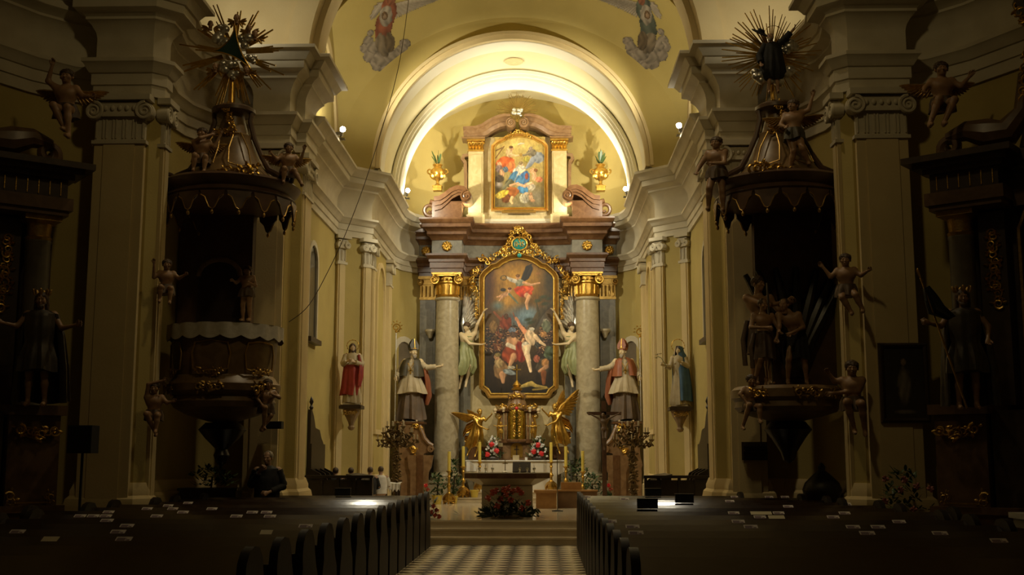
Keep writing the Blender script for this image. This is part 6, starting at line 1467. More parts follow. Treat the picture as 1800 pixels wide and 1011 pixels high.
# ------------------------------------------------------------------ the man standing among the pews
c = at(470, 793, 21.3)
rt = sroot('person', 'man in black jacket standing by the pier with hand raised to chin', 'person')
P = dict(ea=(-.30, .02, 1.14), ha=(-.10, -.20, 1.42), eb=(.30, .02, 1.13), hb=(.05, -.25, 1.02), da=(0, 0, 0), ua=(.3, .8, 0), ub=(0, 1, 0))
bm_, J = body_mesh(P, h=.022, turn=-.25, hands=(1, 1)); bm_.build('body', M_skin, rt)
hair_mesh(J, style='short').build('hair', M_hairgrey, rt)
robe([(0, .02, 1.50, .075, .075, 0), (0, .01, 1.44, .21, .14, .02), (0, 0, 1.25, .24, .18, .03), (0, 0, 1.0, .23, .18, .04), (0, 0, .82, .24, .19, .05)], 6, seed=3).build('jacket', M_black, rt)
b = MB(); sleeve(b, (-.19, 0, 1.41), (-.30, .02, 1.14), .085, .07); sleeve(b, (-.30, .02, 1.14), (-.14, -.16, 1.36), .07, .055); b.build('sleeve', M_black, rt)
b = MB(); sleeve(b, (.19, 0, 1.41), (.30, .02, 1.13), .085, .07); sleeve(b, (.30, .02, 1.13), (.1, -.2, 1.04), .07, .055); b.build('sleeve', M_black, rt)
for k in (-1, 1):
    b = MB(); sleeve(b, (k*.1, 0, .92), (k*.11, -.03, .5), .115, .085); sleeve(b, (k*.11, -.03, .5), (k*.12, .03, .09), .085, .075); b.build('trouser_leg', M_trou, rt)
    b = MB(); b.ball((k*.12, -.05, .05), .06, 12, 8, (.9, 2.2, .8)); b.build('shoe', M_black, rt)
put(rt, (c.x, 21.36, .04), .12, (c.z-.04)/1.76)
# ---- loudspeakers
def speaker(label, x, y, z0, wd, ht, dp, label2=None):
    rt = empty('loudspeaker', (x, y, z0), label, 'loudspeaker')
    b = MB(); b.box(x-wd/2, x+wd/2, y-dp/2, y+dp/2, z0, z0+ht); b.build('cabinet', M_black, rt, False)
    b = MB(); b.box(x-wd*.44, x+wd*.44, y-dp/2-.012, y-dp/2, z0+ht*.06, z0+ht*.94); b.build('grille', mat('speaker_grille', (.006, .006, .006), rough=.5, metal=.3), rt, False)
    if label2:
        r2 = empty('speaker_stand', (x, y, 0), label2, 'stand'); b = MB(); b.tube([(x, y, .1), (x, y, z0)], .022, 8); b.build('pole', M_black, r2)
        for i in range(3):
            a = i*2*PI/3+.5; b = MB(); b.tube([(x, y, .5), (x+.45*math.cos(a), y+.45*math.sin(a), .012)], .014, 6); b.build('leg', M_black, r2)
q = at(145, 797, 17.5); speaker('black loudspeaker box on pole stand in front of the nave pier', q.x, 17.5, q.z, .37, .42, .3, 'thin black pole stand under the loudspeaker by the nave pier')
q = at(480, 754, 21.9); speaker('black flat speaker box fixed under the pulpit edge on the pier', q.x, 21.9, q.z, .36, .14, .2)
# ---- potted bush before the pulpit niche, plants on the right
b = MB(); rt = empty('planter', (-5.4, 21.4, 0), 'long black planter box standing below the pulpit', 'planter'); b.box(-5.95, -4.9, 21.3, 21.75, 0, 1.1); b.build('box', M_stall, rt, False); b = MB(); b.box(-5.98, -4.87, 21.27, 21.78, 1.1, 1.15); b.build('rim', M_stall, rt, False)
shrub('spiky_bush', 'dark spiky bush growing from the black planter below the pulpit', (-5.42, 21.5, 1.15), .4, .35, 60, 21)
shrub('flowering_bush', 'dark bush with pinkish flowers standing before the nave pier picture', (6.35, 18.32, 0), .36, 1.5, 110, 23)
rr_ = random.Random(2); fb_ = [o for o in col.objects if o.name.startswith('flowering_bush')][0]
for i in range(9):
    b = MB(); p_ = (6.35+rr_.uniform(-.4, .35), 17.97+rr_.uniform(-.1, .1), .8+rr_.random()*.8); blossom(b, p_, .06, i); b.build('flower', mat('pink_flower', (.34, .12, .10), rough=.6), fb_)
# baptismal font with domed lid
rt = empty('baptismal_font', (5.75, 21.0, 0), 'dark stone font with domed lid below the sculpture group', 'font')
b = MB(); b.lathe([(.30, 0), (.30, .1), (.16, .2), (.12, .65), (.2, .8), (.32, .98), (.34, 1.1), (0, 1.1)], 24, (5.75, 21.0, 0)); b.build('basin', M_stall, rt)
b = MB(); b.lathe([(.34, 1.1), (.35, 1.14), (.30, 1.26), (.16, 1.40), (.06, 1.48), (.07, 1.54), (.03, 1.6), (0, 1.62)], 24, (5.75, 21.0, 0)); b.build('lid', mat('dark_bronze', (.03, .025, .018), (.045, .04, .028), .5, .5, scale=6), rt)
q = at(1327, 793, 22.0); rt = empty('wall_plaque', (q.x, 22.0, q.z-.17), 'dark wooden hymn number board on the pier under the sculpture console', 'board')
b = MB(); b.box(q.x-.24, q.x+.24, 22.02, 22.06, q.z-.17, q.z+.17); b.build('board', M_darkwood, rt, False)
for k in range(3): b = MB(); b.box(q.x-.21, q.x+.21, 22.0, 22.02, q.z-.13+.1*k, q.z-.11+.1*k); b.build('slat', M_stall, rt, False)
# white side tables at both edges
for (x, y, lab) in ((6.35, 12.9, 'white painted side table under the altar with the flag bearing saint'), (-6.75, 14.1, 'white painted side table under the altar with the dark robed saint')):
    rt = empty('side_table', (x, y, 0), lab, 'table'); M_wt = mat('off_white_paint', (.42, .40, .33), (.48, .45, .38), .5, scale=5)
    b = MB(); b.box(x-.4, x+.4, y-.3, y+.3, 1.06, 1.12); b.build('tabletop', M_wt, rt, False); b = MB(); b.box(x-.36, x+.36, y-.27, y+.27, .96, 1.06); b.build('apron', M_wt, rt, False)
    for i in (-1, 1):
        for j in (-1, 1): b = MB(); b.box(x+i*.36-.03, x+i*.36+.03, y+j*.26-.03, y+j*.26+.03, 0, .96); b.build('leg', M_wt, rt, False)
# ------------------------------------------------------------------ PULPIT, ITS COUNTERPART, SIDE ALTARS
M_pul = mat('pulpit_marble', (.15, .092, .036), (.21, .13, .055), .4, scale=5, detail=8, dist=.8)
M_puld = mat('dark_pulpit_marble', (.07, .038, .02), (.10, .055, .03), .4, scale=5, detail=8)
M_lace = mat('white_lace', (.46, .42, .34), (.54, .50, .42), .8, scale=12)
def putto(label, loc, s, pose, rz=0, wings=True, group=None, cloth=M_cassock, turn=0., skin=M_putto, mirror=False):
    rt = sroot('putto_statue', label, 'statue', group)
    bm_, J = body_mesh(pose, fat=1.32, headscale=1.32, h=.03, turn=turn); bm_.build('body', skin, rt)
    hair_mesh(J, style='curly').build('hair', M_hair, rt)
    hx, hy, hz = pose.get('hip', (0, 0, .95))
    robe([(hx, hy, hz+.12, .20, .19, .05), (hx, hy, hz, .24, .22, .12), (hx, hy-.02, hz-.16, .25, .23, .2)], 6, seed=int(loc[0]*10) % 9+1).build('loincloth', cloth, rt)
    if wings:
        n = Vector(pose.get('neck', (0, .02, 1.47)))
        for k in (-1, 1): wing((n.x+k*.08, n.y+.14, n.z-.12), (k*.9, .35, .25), .55, (0, -1, 0), (k*.2, 0, -1)).build('wing', M_golddark, rt)
    put(rt, loc, rz, s)
    if mirror: rt.scale.x *= -1
    return rt
SIT = dict(hip=(0, .05, .62), chest=(0, 0, .95), neck=(0, -.01, 1.12), head=(0, -.05, 1.30), ka=(-.14, -.32, .62), fa=(-.16, -.28, .22), kb=(.14, -.34, .58), fb=(.12, -.36, .18), ea=(-.34, -.08, .92), ha=(-.5, -.2, 1.05), eb=(.34, -.08, .92), hb=(.5, -.22, 1.0))
def var(base, **k): d = dict(base); d.update(k); return d
def canopy(name, label, cx, cy, z, sd):
    rt = empty(name, (cx, cy, z), label, 'canopy')
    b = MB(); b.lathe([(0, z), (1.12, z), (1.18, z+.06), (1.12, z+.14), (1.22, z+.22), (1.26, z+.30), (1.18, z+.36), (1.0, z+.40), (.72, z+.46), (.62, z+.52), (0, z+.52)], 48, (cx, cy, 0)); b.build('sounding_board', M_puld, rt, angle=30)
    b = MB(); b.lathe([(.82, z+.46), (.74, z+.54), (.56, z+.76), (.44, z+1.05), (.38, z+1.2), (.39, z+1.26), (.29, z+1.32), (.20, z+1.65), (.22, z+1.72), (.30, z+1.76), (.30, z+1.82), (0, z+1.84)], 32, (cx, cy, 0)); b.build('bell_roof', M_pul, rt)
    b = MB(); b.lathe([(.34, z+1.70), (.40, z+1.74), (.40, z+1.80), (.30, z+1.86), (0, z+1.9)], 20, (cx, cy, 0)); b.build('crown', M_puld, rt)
    n = 16
    for i in range(n):       # lambrequins with tassels
        a = -PI+PI*2*i/n; r_ = 1.16; ca, sa = math.cos(a), math.sin(a)
        T_ = frame_of(Vector((cx+r_*ca, cy+r_*sa, 0)), (-sa, ca), (ca, sa))
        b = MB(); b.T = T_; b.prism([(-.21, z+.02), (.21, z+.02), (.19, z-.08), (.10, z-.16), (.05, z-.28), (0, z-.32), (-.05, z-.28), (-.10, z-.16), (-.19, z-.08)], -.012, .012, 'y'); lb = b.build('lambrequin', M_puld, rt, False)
        b = MB(); b.T = T_; b.tube([(-.20, -.016, z-.06), (-.13, -.016, z-.10), (-.10, -.016, z-.17), (-.05, -.016, z-.28), (0, -.016, z-.31), (.05, -.016, z-.28), (.10, -.016, z-.17), (.13, -.016, z-.10), (.20, -.016, z-.06)], .011, 5); b.build('gold_braid', M_golddark, lb)
        b = MB(); b.T = T_; b.ball((0, 0, z-.36), .03, 8, 6, (1, 1, 1.5)); b.build('tassel', M_golddark, lb)
    for i in (-1, 1):        # scrolls on the roof
        a = -PI*.5+i*1.35; ca, sa = math.cos(a), math.sin(a); u = Vector((ca, sa, 0))
        P_ = [Vector((cx, cy, 0))+u*r_+Vector((0, 0, z+h_)) for r_, h_ in ((1.1, .38), (.95, .50), (.74, .62), (.58, .9), (.44, 1.2), (.34, 1.55), (.36, 1.72))]
        b = MB(); b.tube(P_, [.07, .07, .06, .05, .05, .05, .04], 8); b.spiral(P_[0]+Vector((0, 0, .06)), u, (0, 0, 1), .13, .03, -PI/2, 1.3, .045, .03, 16, 6); b.build('roof_scroll', M_puld, rt)
    b = MB()
    for a in (-PI*.5-.45, -PI*.5+.45):
        ca, sa = math.cos(a), math.sin(a); u = Vector((-sa, ca, 0)); o = Vector((cx, cy, 0))
        P_ = [o+Vector((ca, sa, 0))*(.73-.30*t)+u*(w_*(1-.45*t))+Vector((0, 0, z+.62+.62*t)) for t, w_ in ((0, -.2), (.5, -.22), (1, -.12), (1.05, .12), (.5, .22), (0, .2), (-.1, 0), (0, -.2))]
        b.tube(P_, .014, 5)
    b.build('gilt_panel_line', M_golddark, rt)['kind'] = 'stuff'
    b = MB(); u = sd*.6; rocaille(b, [(cx-u*1.2, cy-1.02, z+.42), (cx-u*.6, cy-1.12, z+.38), (cx-u*.1, cy-1.15, z+.34)], .17, 5, 2.2); b.build('gilt_foliage', M_gold, rt)
    b = MB(); rocaille(b, [(cx-.2, cy-.42, z+1.25), (cx+.1, cy-.42, z+1.32), (cx-.05, cy-.36, z+1.8)], .13, 8, 1.8); b.build('gilt_crown_foliage', M_gold, rt)
    return rt
cL = (-4.95, 20.45)
canopy('pulpit_canopy', 'dark bell shaped pulpit canopy with tasselled fringe under the triangle glory', cL[0], cL[1], 6.28, -1)
# pulpit body
PU = empty('pulpit', (cL[0], cL[1], 2.0), 'rounded brown marble pulpit with white scalloped cloth over its rim', 'pulpit')
cx, cy = cL
b = MB(); b.lathe([(0, 2.30), (.25, 2.34), (.62, 2.45), (.86, 2.58), (.92, 2.68), (.86, 2.78), (.98, 2.86), (1.0, 2.98), (.92, 3.06), (.90, 3.10), (.86, 3.14), (.90, 3.4), (.93, 3.85), (.98, 3.90), (1.0, 3.96), (1.0, 4.0), (0, 4.0)], 40, (cx, cy, 0)); b.build('body', M_pul, PU, angle=30)
b = MB(); b.lathe([(0, 1.55), (.08, 1.6), (.14, 1.75), (.10, 1.85), (.3, 2.05), (.42, 2.2), (.3, 2.32)], 24, (cx, cy, 0)); b.build('pendant', M_stall, PU)  # near-black colour stands in for the shade under the pulpit bowl
b = MB(); ns = 18
def lace(u, v):
    a = 2*PI*u; r_ = 1.02+.012*math.sin(a*ns); lo_ = 3.80-.06*abs(math.sin(a*ns/2)); return (cx+r_*math.cos(a), cy+r_*math.sin(a), 4.02*(1-v)+lo_*v)
b.grid(lace, ns*8, 4, True); b.lathe([(1.02, 4.02), (.8, 4.03)], ns*8, (cx, cy, 0)); b.build('lace_cloth', M_lace, PU)
for a in (-PI*.5-1.0, -PI*.5, -PI*.5+1.0):
    ca, sa = math.cos(a), math.sin(a); u = Vector((-sa, ca, 0)); o = Vector((cx+.93*ca, cy+.93*sa, 0)); n_ = Vector((ca, sa, 0))
    b = MB(); P_ = [o+u*x-n_*(x*x*.5)+Vector((0, 0, z)) for x, z in ((-.3, 3.22), (-.33, 3.5), (-.28, 3.68), (0, 3.72), (.28, 3.68), (.33, 3.5), (.3, 3.22), (.1, 3.18), (0, 3.2), (-.1, 3.18), (-.3, 3.22))]; b.tube(P_, .018, 6); b.build('gilt_panel_frame', M_golddark, PU)
    b = MB(); rocaille(b, [o+u*-.2+Vector((0, 0, 3.20)), o+Vector((0, 0, 3.16)), o+u*.2+Vector((0, 0, 3.20))], .11, int(a*7) % 9, 1.8, tuple(u), (0, 0, 1)); b.build('gilt_carving', M_golddark, PU)
    o2 = Vector((cx+1.0*ca, cy+1.0*sa, 2.9)); b = MB(); rocaille(b, [o2-u*.2, o2+u*.2], .16, int(a*3) % 7, 2.2, tuple(u), (0, 0, 1)); b.build('gilt_carving', M_golddark, PU)
# back wall of the pulpit with dark doorway and its figures
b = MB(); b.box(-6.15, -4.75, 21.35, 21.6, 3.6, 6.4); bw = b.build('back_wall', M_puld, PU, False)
b = MB(); a_ = [(-5.75, 3.9), (-4.95, 3.9), (-4.95, 5.1)]+[(-5.35+.4*math.cos(PI*i/10), 5.1+.32*math.sin(PI*i/10)) for i in range(1, 10)]+[(-5.75, 5.1)]; b.prism(a_, 21.30, 21.36, 'y'); b.build('door', mat('near_black_door', (.02, .006, .004), rough=.6), PU, False)
b = MB(); b.tube([(p_[0], 21.29, p_[1]) for p_ in a_[2:-1]]+[(-5.75, 21.29, 5.1)], .05, 8); b.build('door_arch', M_pul, PU)
G1 = 'putti of the pulpit'
putto('plump putto perched on the pulpit canopy roof, arms toward its crown', at(352, 318, 19.7), .66, var(SIT, ha=(.25, -.15, 1.25), ea=(-.02, -.3, 1.1), hb=(.5, -.1, 1.3)), .2, group=G1, turn=-.3)
putto('putto with small bow seated on the canopy edge beside the arch pier', at(505, 338, 20.0), .62, var(SIT, hb=(.42, -.2, 1.25), fb=(.35, -.45, .15)), .35, group=G1)
putto('putto clinging to the pulpit back wall by the nave pier', at(290, 545, 18.75), .58, var(SIT, ha=(-.35, -.2, 1.3)), .3, group=G1, wings=False)
putto('putto standing on the pulpit back wall next to the doorway', at(432, 565, 21.0), .58, dict(ha=(-.4, -.15, 1.3), ea=(-.36, -.05, 1.25), hb=(.2, -.2, 1.2)), -.2, group=G1, wings=False)
putto('putto under the pulpit bowl holding it up by the nave pier', at(268, 770, 18.72), .62, var(SIT, ha=(.2, -.1, 1.5), ea=(-.15, -.1, 1.4), hb=(.45, -.1, .95), fa=(.1, -.1, .1)), .2, group=G1, wings=False)
putto('putto with book under the pulpit bowl on the arch pier side', at(468, 755, 20.0), .60, var(SIT, hb=(.05, -.3, 1.0), ha=(-.2, -.2, .7), fa=(-.1, -.1, .05), kb=(.1, -.1, .4), fb=(-.15, 0, .0)), .5, group=G1, wings=False)
# triangle glory above the canopy
c = at(411, 92, 20.3); GL = empty('triangle_glory', (c.x, c.y, 8.1), 'gilded ray glory with dark green triangle and silver clouds above the pulpit canopy', 'glory')
rr_ = random.Random(6)
for grp in range(13):
    a = 2*PI*grp/13+.1; k = rr_.randint(3, 5)
    rays(c, k, .22, 1.05, .045, grp, a-.11, a+.11, .03, .4).build('ray_bundle', M_gold, GL)
tri = [(.05, .47), (-.36, -.03), (.36, -.36)]
def curved(tri, bow, n=8):
    out = []
    for i in range(3):
        a, b_ = Vector(tri[i]), Vector(tri[(i+1) % 3]); m = (a+b_)/2; inn = (Vector((sum(p_[0] for p_ in tri)/3, sum(p_[1] for p_ in tri)/3))-m)*bow
        for j in range(n): t = j/n; out.append(a.lerp(b_, t)+inn*(4*t*(1-t)))
    return out
tp = curved(tri, .35); b = MB(); b.prism([(c.x+p_.x, c.z+p_.y) for p_ in tp], c.y-.13, c.y-.08, 'y'); b.build('triangle', mat('dark_green_enamel', (.012, .035, .028), (.02, .05, .04), .3, scale=5), GL, False)
b = MB(); b.tube([(c.x+p_.x, c.y-.13, c.z+p_.y) for p_ in tp]+[(c.x+tp[0].x, c.y-.13, c.z+tp[0].y)], .014, 6); b.build('triangle_rim', M_gold, GL)
for i, (dx, dz, s_) in enumerate(((-.22, .22, .17), (.24, .16, .18), (.30, -.12, .15), (-.08, -.32, .18), (.03, -.47, .13), (-.2, .42, .12))):
    clouds((c.x+dx, c.y-.06, c.z+dz), 6, (s_*.6, .03, s_*.6), s_*.55, i).build('cloud', M_silver, GL)
for i, (dx, dz) in enumerate(((-.42, .50), (.06, .62), (.30, .42), (.42, .30), (-.30, -.32), (.28, -.38))):
    b = MB(); V_, F_2 = HEAD; append_np(b, HEAD, Matrix.Translation((c.x+dx, c.y-.12, c.z+dz)) @ Matrix.Rotation(rr_.uniform(-.5, .5), 4, 'Z') @ Matrix.Scale(.62, 4)); ch = b.build('cherub_head', M_putto, GL)
    for k in (-1, 1):
        b = MB()
        for j in range(4): feather(b, (c.x+dx+k*.05, c.y-.08, c.z+dz-.06), (k*(1-.2*j), 0, .5-.4*j), .14, .05, (0, -1, 0), .006)
        b.build('cherub_wing', M_golddark, ch)
b = MB(); b.tube([(c.x, c.y, 8.1), (c.x, c.y, c.z)], .035, 8)
for k in (-1, 1): b.tube([(c.x+k*.05, c.y-.03, 8.1), (c.x+k*.04, c.y-.03, c.z-.3)], .02, 6)
b.build('stem', M_gold, GL)

# ---- right counterpart with sculpture group
cR = (5.08, 20.55); cx, cy = cR
canopy('sculpture_canopy', 'dark bell shaped canopy with tasselled fringe over the carved figure group', cx, cy, 6.28, 1)
CO = empty('sculpture_console', (cx, cy, 1.9), 'rounded marble console with gilt foliage carrying the carved figure group', 'console')
b = MB(); b.lathe([(0, 2.30), (.25, 2.34), (.6, 2.42), (.85, 2.5), (.92, 2.58), (.90, 2.68), (.97, 2.74), (.97, 2.88), (.90, 2.94), (0, 2.96)], 40, (cx, cy, 0)); b.build('bowl', M_pul, CO, angle=30)
b = MB(); b.lathe([(0, 1.6), (.1, 1.66), (.14, 1.8), (.3, 2.05), (.42, 2.2), (.3, 2.34)], 24, (cx, cy, 0)); b.build('pendant', M_stall, CO)  # shade below the console put into the pendant's black colour
for a in (-PI*.5-.75, -PI*.5+.15, -PI*.5+.85):
    ca, sa = math.cos(a), math.sin(a); u = Vector((-sa, ca, 0)); o2 = Vector((cx+.98*ca, cy+.98*sa, 2.80)); b = MB(); rocaille(b, [o2-u*.22, o2+u*.22], .15, int(a*5) % 7, 2.2, tuple(u), (0, 0, 1)); b.build('gilt_foliage', M_gold if a < -2 else M_golddark, CO)
b = MB(); b.box(4.75, 6.2, 21.4, 21.65, 2.9, 6.5); b.build('back_wall', M_puld, CO, False)
for k in range(7):
    a = .3+k*.4; b = MB(); P_ = [Vector((cx+.35, 21.35, 3.2))]+[Vector((cx+.35+math.cos(a)*r_*.7, 21.3, 3.3+r_*1.2+.25*math.sin(a))) for r_ in (.4, .9, 1.4)]; b.tube(P_, [.14, .12, .1, .05], 8); b.build('dark_drapery', M_stall, CO)
def nude(label, px, py, Y, s, pose, rz, cloth, turn=0., style='short', skin=M_putto):
    rt = sroot('carved_figure', label, 'statue', 'figures of the carved group'); bm_, J = body_mesh(pose, turn=turn, hands=(1, 0)); bm_.build('body', skin, rt); hair_mesh(J, style=style).build('hair', M_hair, rt)
    hx, hy, hz = pose.get('hip', (0, 0, .95)); robe([(hx, hy, hz+.14, .165, .15, .04), (hx, hy, hz, .19, .17, .1), (hx, hy-.02, hz-.25, .21, .19, .16), (hx, hy-.02, hz-.42, .22, .2, .2)], 7, seed=int(px) % 9).build('loincloth', cloth, rt)
    b = MB(); strip(b, [(hx-.18, hy+.06, hz+.1), (hx-.24, hy+.1, hz-.2), (hx-.22, hy+.08, hz-.6)], [.2, .26, .16], .012, 2, .03, (.3, 1, 0)); b.build('drapery', cloth, rt)
    c_ = at(px, py, Y); put(rt, (c_.x, Y, 2.95), rz, s)
M_br = mat('brown_drape', (.06, .035, .018), (.09, .055, .03), .6, scale=6)
nude('carved bare chested man with hands joined at the front of the figure group', 1345, 665, 20.05, .86, dict(ea=(-.30, -.06, 1.16), ha=(-.02, -.24, 1.14), eb=(.28, -.1, 1.15), hb=(.22, -.28, 1.06), ka=(-.12, -.1, .52), fa=(-.2, .06, .08), ua=(0, 1, 0)), .2, M_br, .3)
nude('carved muscular man in dark breeches bending forward in the figure group', 1400, 665, 20.15, .90, dict(hip=(.04, .05, .93), chest=(-.06, -.10, 1.26), neck=(-.12, -.16, 1.42), head=(-.20, -.22, 1.55), ea=(-.30, -.28, 1.12), ha=(-.36, -.30, .90), eb=(.16, -.12, 1.12), hb=(-.1, -.34, .98), ka=(-.14, -.12, .5), fa=(-.16, .02, .08), kb=(.16, -.02, .5), fb=(.2, .1, .08)), -.15, M_black, -.4)
nude('carved figure with feathered cap standing behind the front man of the group', 1338, 665, 20.75, 1.15, dict(ea=(.05, -.28, 1.25), ha=(.36, -.3, 1.32), eb=(.3, -.05, 1.2), hb=(.42, -.25, 1.3)), .1, M_br, .5, 'curly')
b = MB(); c_ = at(1358, 640, 19.95); b.tube([(c_.x, 19.95, 2.96), (c_.x-.02, 20.1, 4.75)], .02, 6); setp(b.build('wooden_staff', M_darkwood), 'upright wooden pole between the two front figures of the carved group', 'pole')
G2 = 'putti of the carved group'
putto('winged child figure with raised arm on the roof of the figure group canopy', at(1398, 303, 19.8), .74, dict(ha=(-.2, -.28, 1.05), ea=(-.3, -.1, 1.15), eb=(.36, -.02, 1.5), hb=(.46, -.05, 1.82), db=(0, 0, .04), kb=(.18, -.2, .52), fb=(.32, 0, .2), ka=(-.02, -.1, .5)), -.2, True, G2, cloth=M_capedark, turn=-.5)
putto('crowned child figure sitting at the corner of the figure group canopy', at(1262, 375, 20.0), .78, dict(ha=(-.42, -.2, .95), ea=(-.38, -.05, 1.12), hb=(-.05, -.28, 1.1), eb=(.2, -.2, 1.1), ka=(-.15, -.2, .55), fa=(-.2, -.1, .1)), -.3, False, G2, turn=-.2)
putto('putto clinging to the back wall by the nave pier above the figure group', at(1490, 555, 18.72), .70, var(SIT, ha=(-.5, -.1, 1.15), ka=(-.1, -.2, .4), fa=(.1, -.1, .05), kb=(.2, -.2, .45), fb=(.35, -.1, .1)), -.3, False, G2)
putto('putto holding the sculpture console from below by the nave pier', at(1502, 762, 18.72), .80, var(SIT, ha=(-.45, -.1, 1.2), ea=(-.35, 0, 1.05), hb=(-.4, -.15, .8), eb=(.1, -.1, .85), fa=(.0, -.1, .05), fb=(.2, -.1, .0)), -.2, False, G2)
putto('putto bent under the sculpture console on the arch pier side', at(1322, 752, 20.0), .62, var(SIT, hb=(.4, -.1, 1.25), ha=(-.2, -.2, .7), fa=(-.3, -.1, .0)), .1, False, G2)
# glory with the dark robed saint above
c = at(1356, 95, 20.4); GS = empty('saint_glory', (c.x, c.y, 8.1), 'gilded ray glory with silver clouds around the black robed saint', 'glory')
for grp in range(16):
    a = 2*PI*grp/16; rays(c, 4, .2, .95, .028, grp+40, a-.16, a+.16, .06, .35).build('ray_bundle', M_gold, GS)
for i, (dx, dz) in enumerate(((-.25, -.42), (-.08, -.40), (.10, -.38), (.0, -.50), (.24, -.40), (.34, .12), (-.14, -.52), (.28, .02))):
    clouds((c.x+dx, c.y-.14, c.z+dz), 6, (.10, .03, .07), .095, i+9).build('cloud', M_silver, GS)
b = MB(); b.tube([(c.x, c.y, 8.1), (c.x, c.y, c.z)], .035, 8); b.build('stem', M_gold, GS)
rt = sroot('saint_figure', 'half figure of saint in black robe with raised arms and broad hat in the glory', 'statue')
bm_, J = body_mesh(dict(head=(-.05, -.08, 1.60), ea=(-.36, -.02, 1.10), ha=(-.34, -.18, .82), eb=(.36, -.05, 1.56), hb=(.56, -.1, 1.78), db=(0, 0, .03), ub=(0, 0, 1)), turn=-.3, tilt=-.3); bm_.build('body', M_skin, rt)
hair_mesh(J, style='beard').build('beard_and_hair', M_hairgrey, rt)
robe([(0, 0, 1.48, .09, .09, 0), (0, 0, 1.42, .22, .15, .03), (0, 0, 1.2, .26, .2, .06), (0, 0, .9, .30, .24, .1), (0, .02, .6, .34, .26, .16), (0, .05, .42, .25, .2, .2)], 8, seed=4).build('black_robe', M_black, rt)
b = MB(); sleeve(b, (.18, 0, 1.42), (.36, -.05, 1.56), .1, .09); sleeve(b, (.36, -.05, 1.56), (.5, -.09, 1.71), .1, .085); b.build('sleeve', M_black, rt)
b = MB(); sleeve(b, (-.18, 0, 1.42), (-.36, -.02, 1.10), .1, .09); sleeve(b, (-.36, -.02, 1.10), (-.34, -.15, .88), .1, .085); b.build('sleeve', M_black, rt)
b = MB(); b.T = Matrix.Translation((-.30, .02, 1.78)) @ Matrix.Rotation(.5, 4, 'Y') @ Matrix.Rotation(.5, 4, 'X'); b.lathe([(0, .1), (.09, .1), (.11, .0), (.26, -.02), (.27, 0), (.11, .03)], 20, sy=.7); b.build('broad_hat', M_black, rt)
b = MB(); halo(b, (.05, .05, 1.72), .26, 6); b.build('halo', M_golddark, rt)
put(rt, (c.x-.02, c.y-.18, c.z-.82), -.1, .66)

# ---- picture on the right nave pier: a plain generic stand-in of pale standing figure
a0, a1 = at(1555, 737, 18.86), at(1623, 609, 18.86); rt = empty('framed_picture', ((a0.x+a1.x)/2, 18.86, a0.z), 'dark framed picture of pale standing figure hung on the nave pier', 'picture')
cv = Canvas(60, 100, (.03, .025, .02), (.05, .04, .03), 3); cv.el(.5, .45, .17, .5, (.22, .19, .14), soft=.4); cv.el(.5, .78, .08, .09, (.24, .17, .1), soft=.4); cv.el(.5, .1, .3, .06, (.2, .17, .12), soft=.5); cv.grain(10, .2)
cv.plane('canvas', rt, (a0.x, 18.85, a0.z), (a1.x-a0.x, 0, 0), (0, 0, a1.z-a0.z), M_paint)
b = MB(); loop_frame(b, [(a0.x, a0.z), (a1.x, a0.z), (a1.x, a1.z), (a0.x, a1.z)], [(-.02, -.02), (-.02, .02), (.02, .04), (.05, .03), (.06, -.02)], 18.85); b.build('frame', M_darkwood, rt, False)
b = MB(); b.box(a0.x, a1.x, 18.855, 18.885, a0.z, a1.z); b.build('backing', M_darkwood, rt, False)

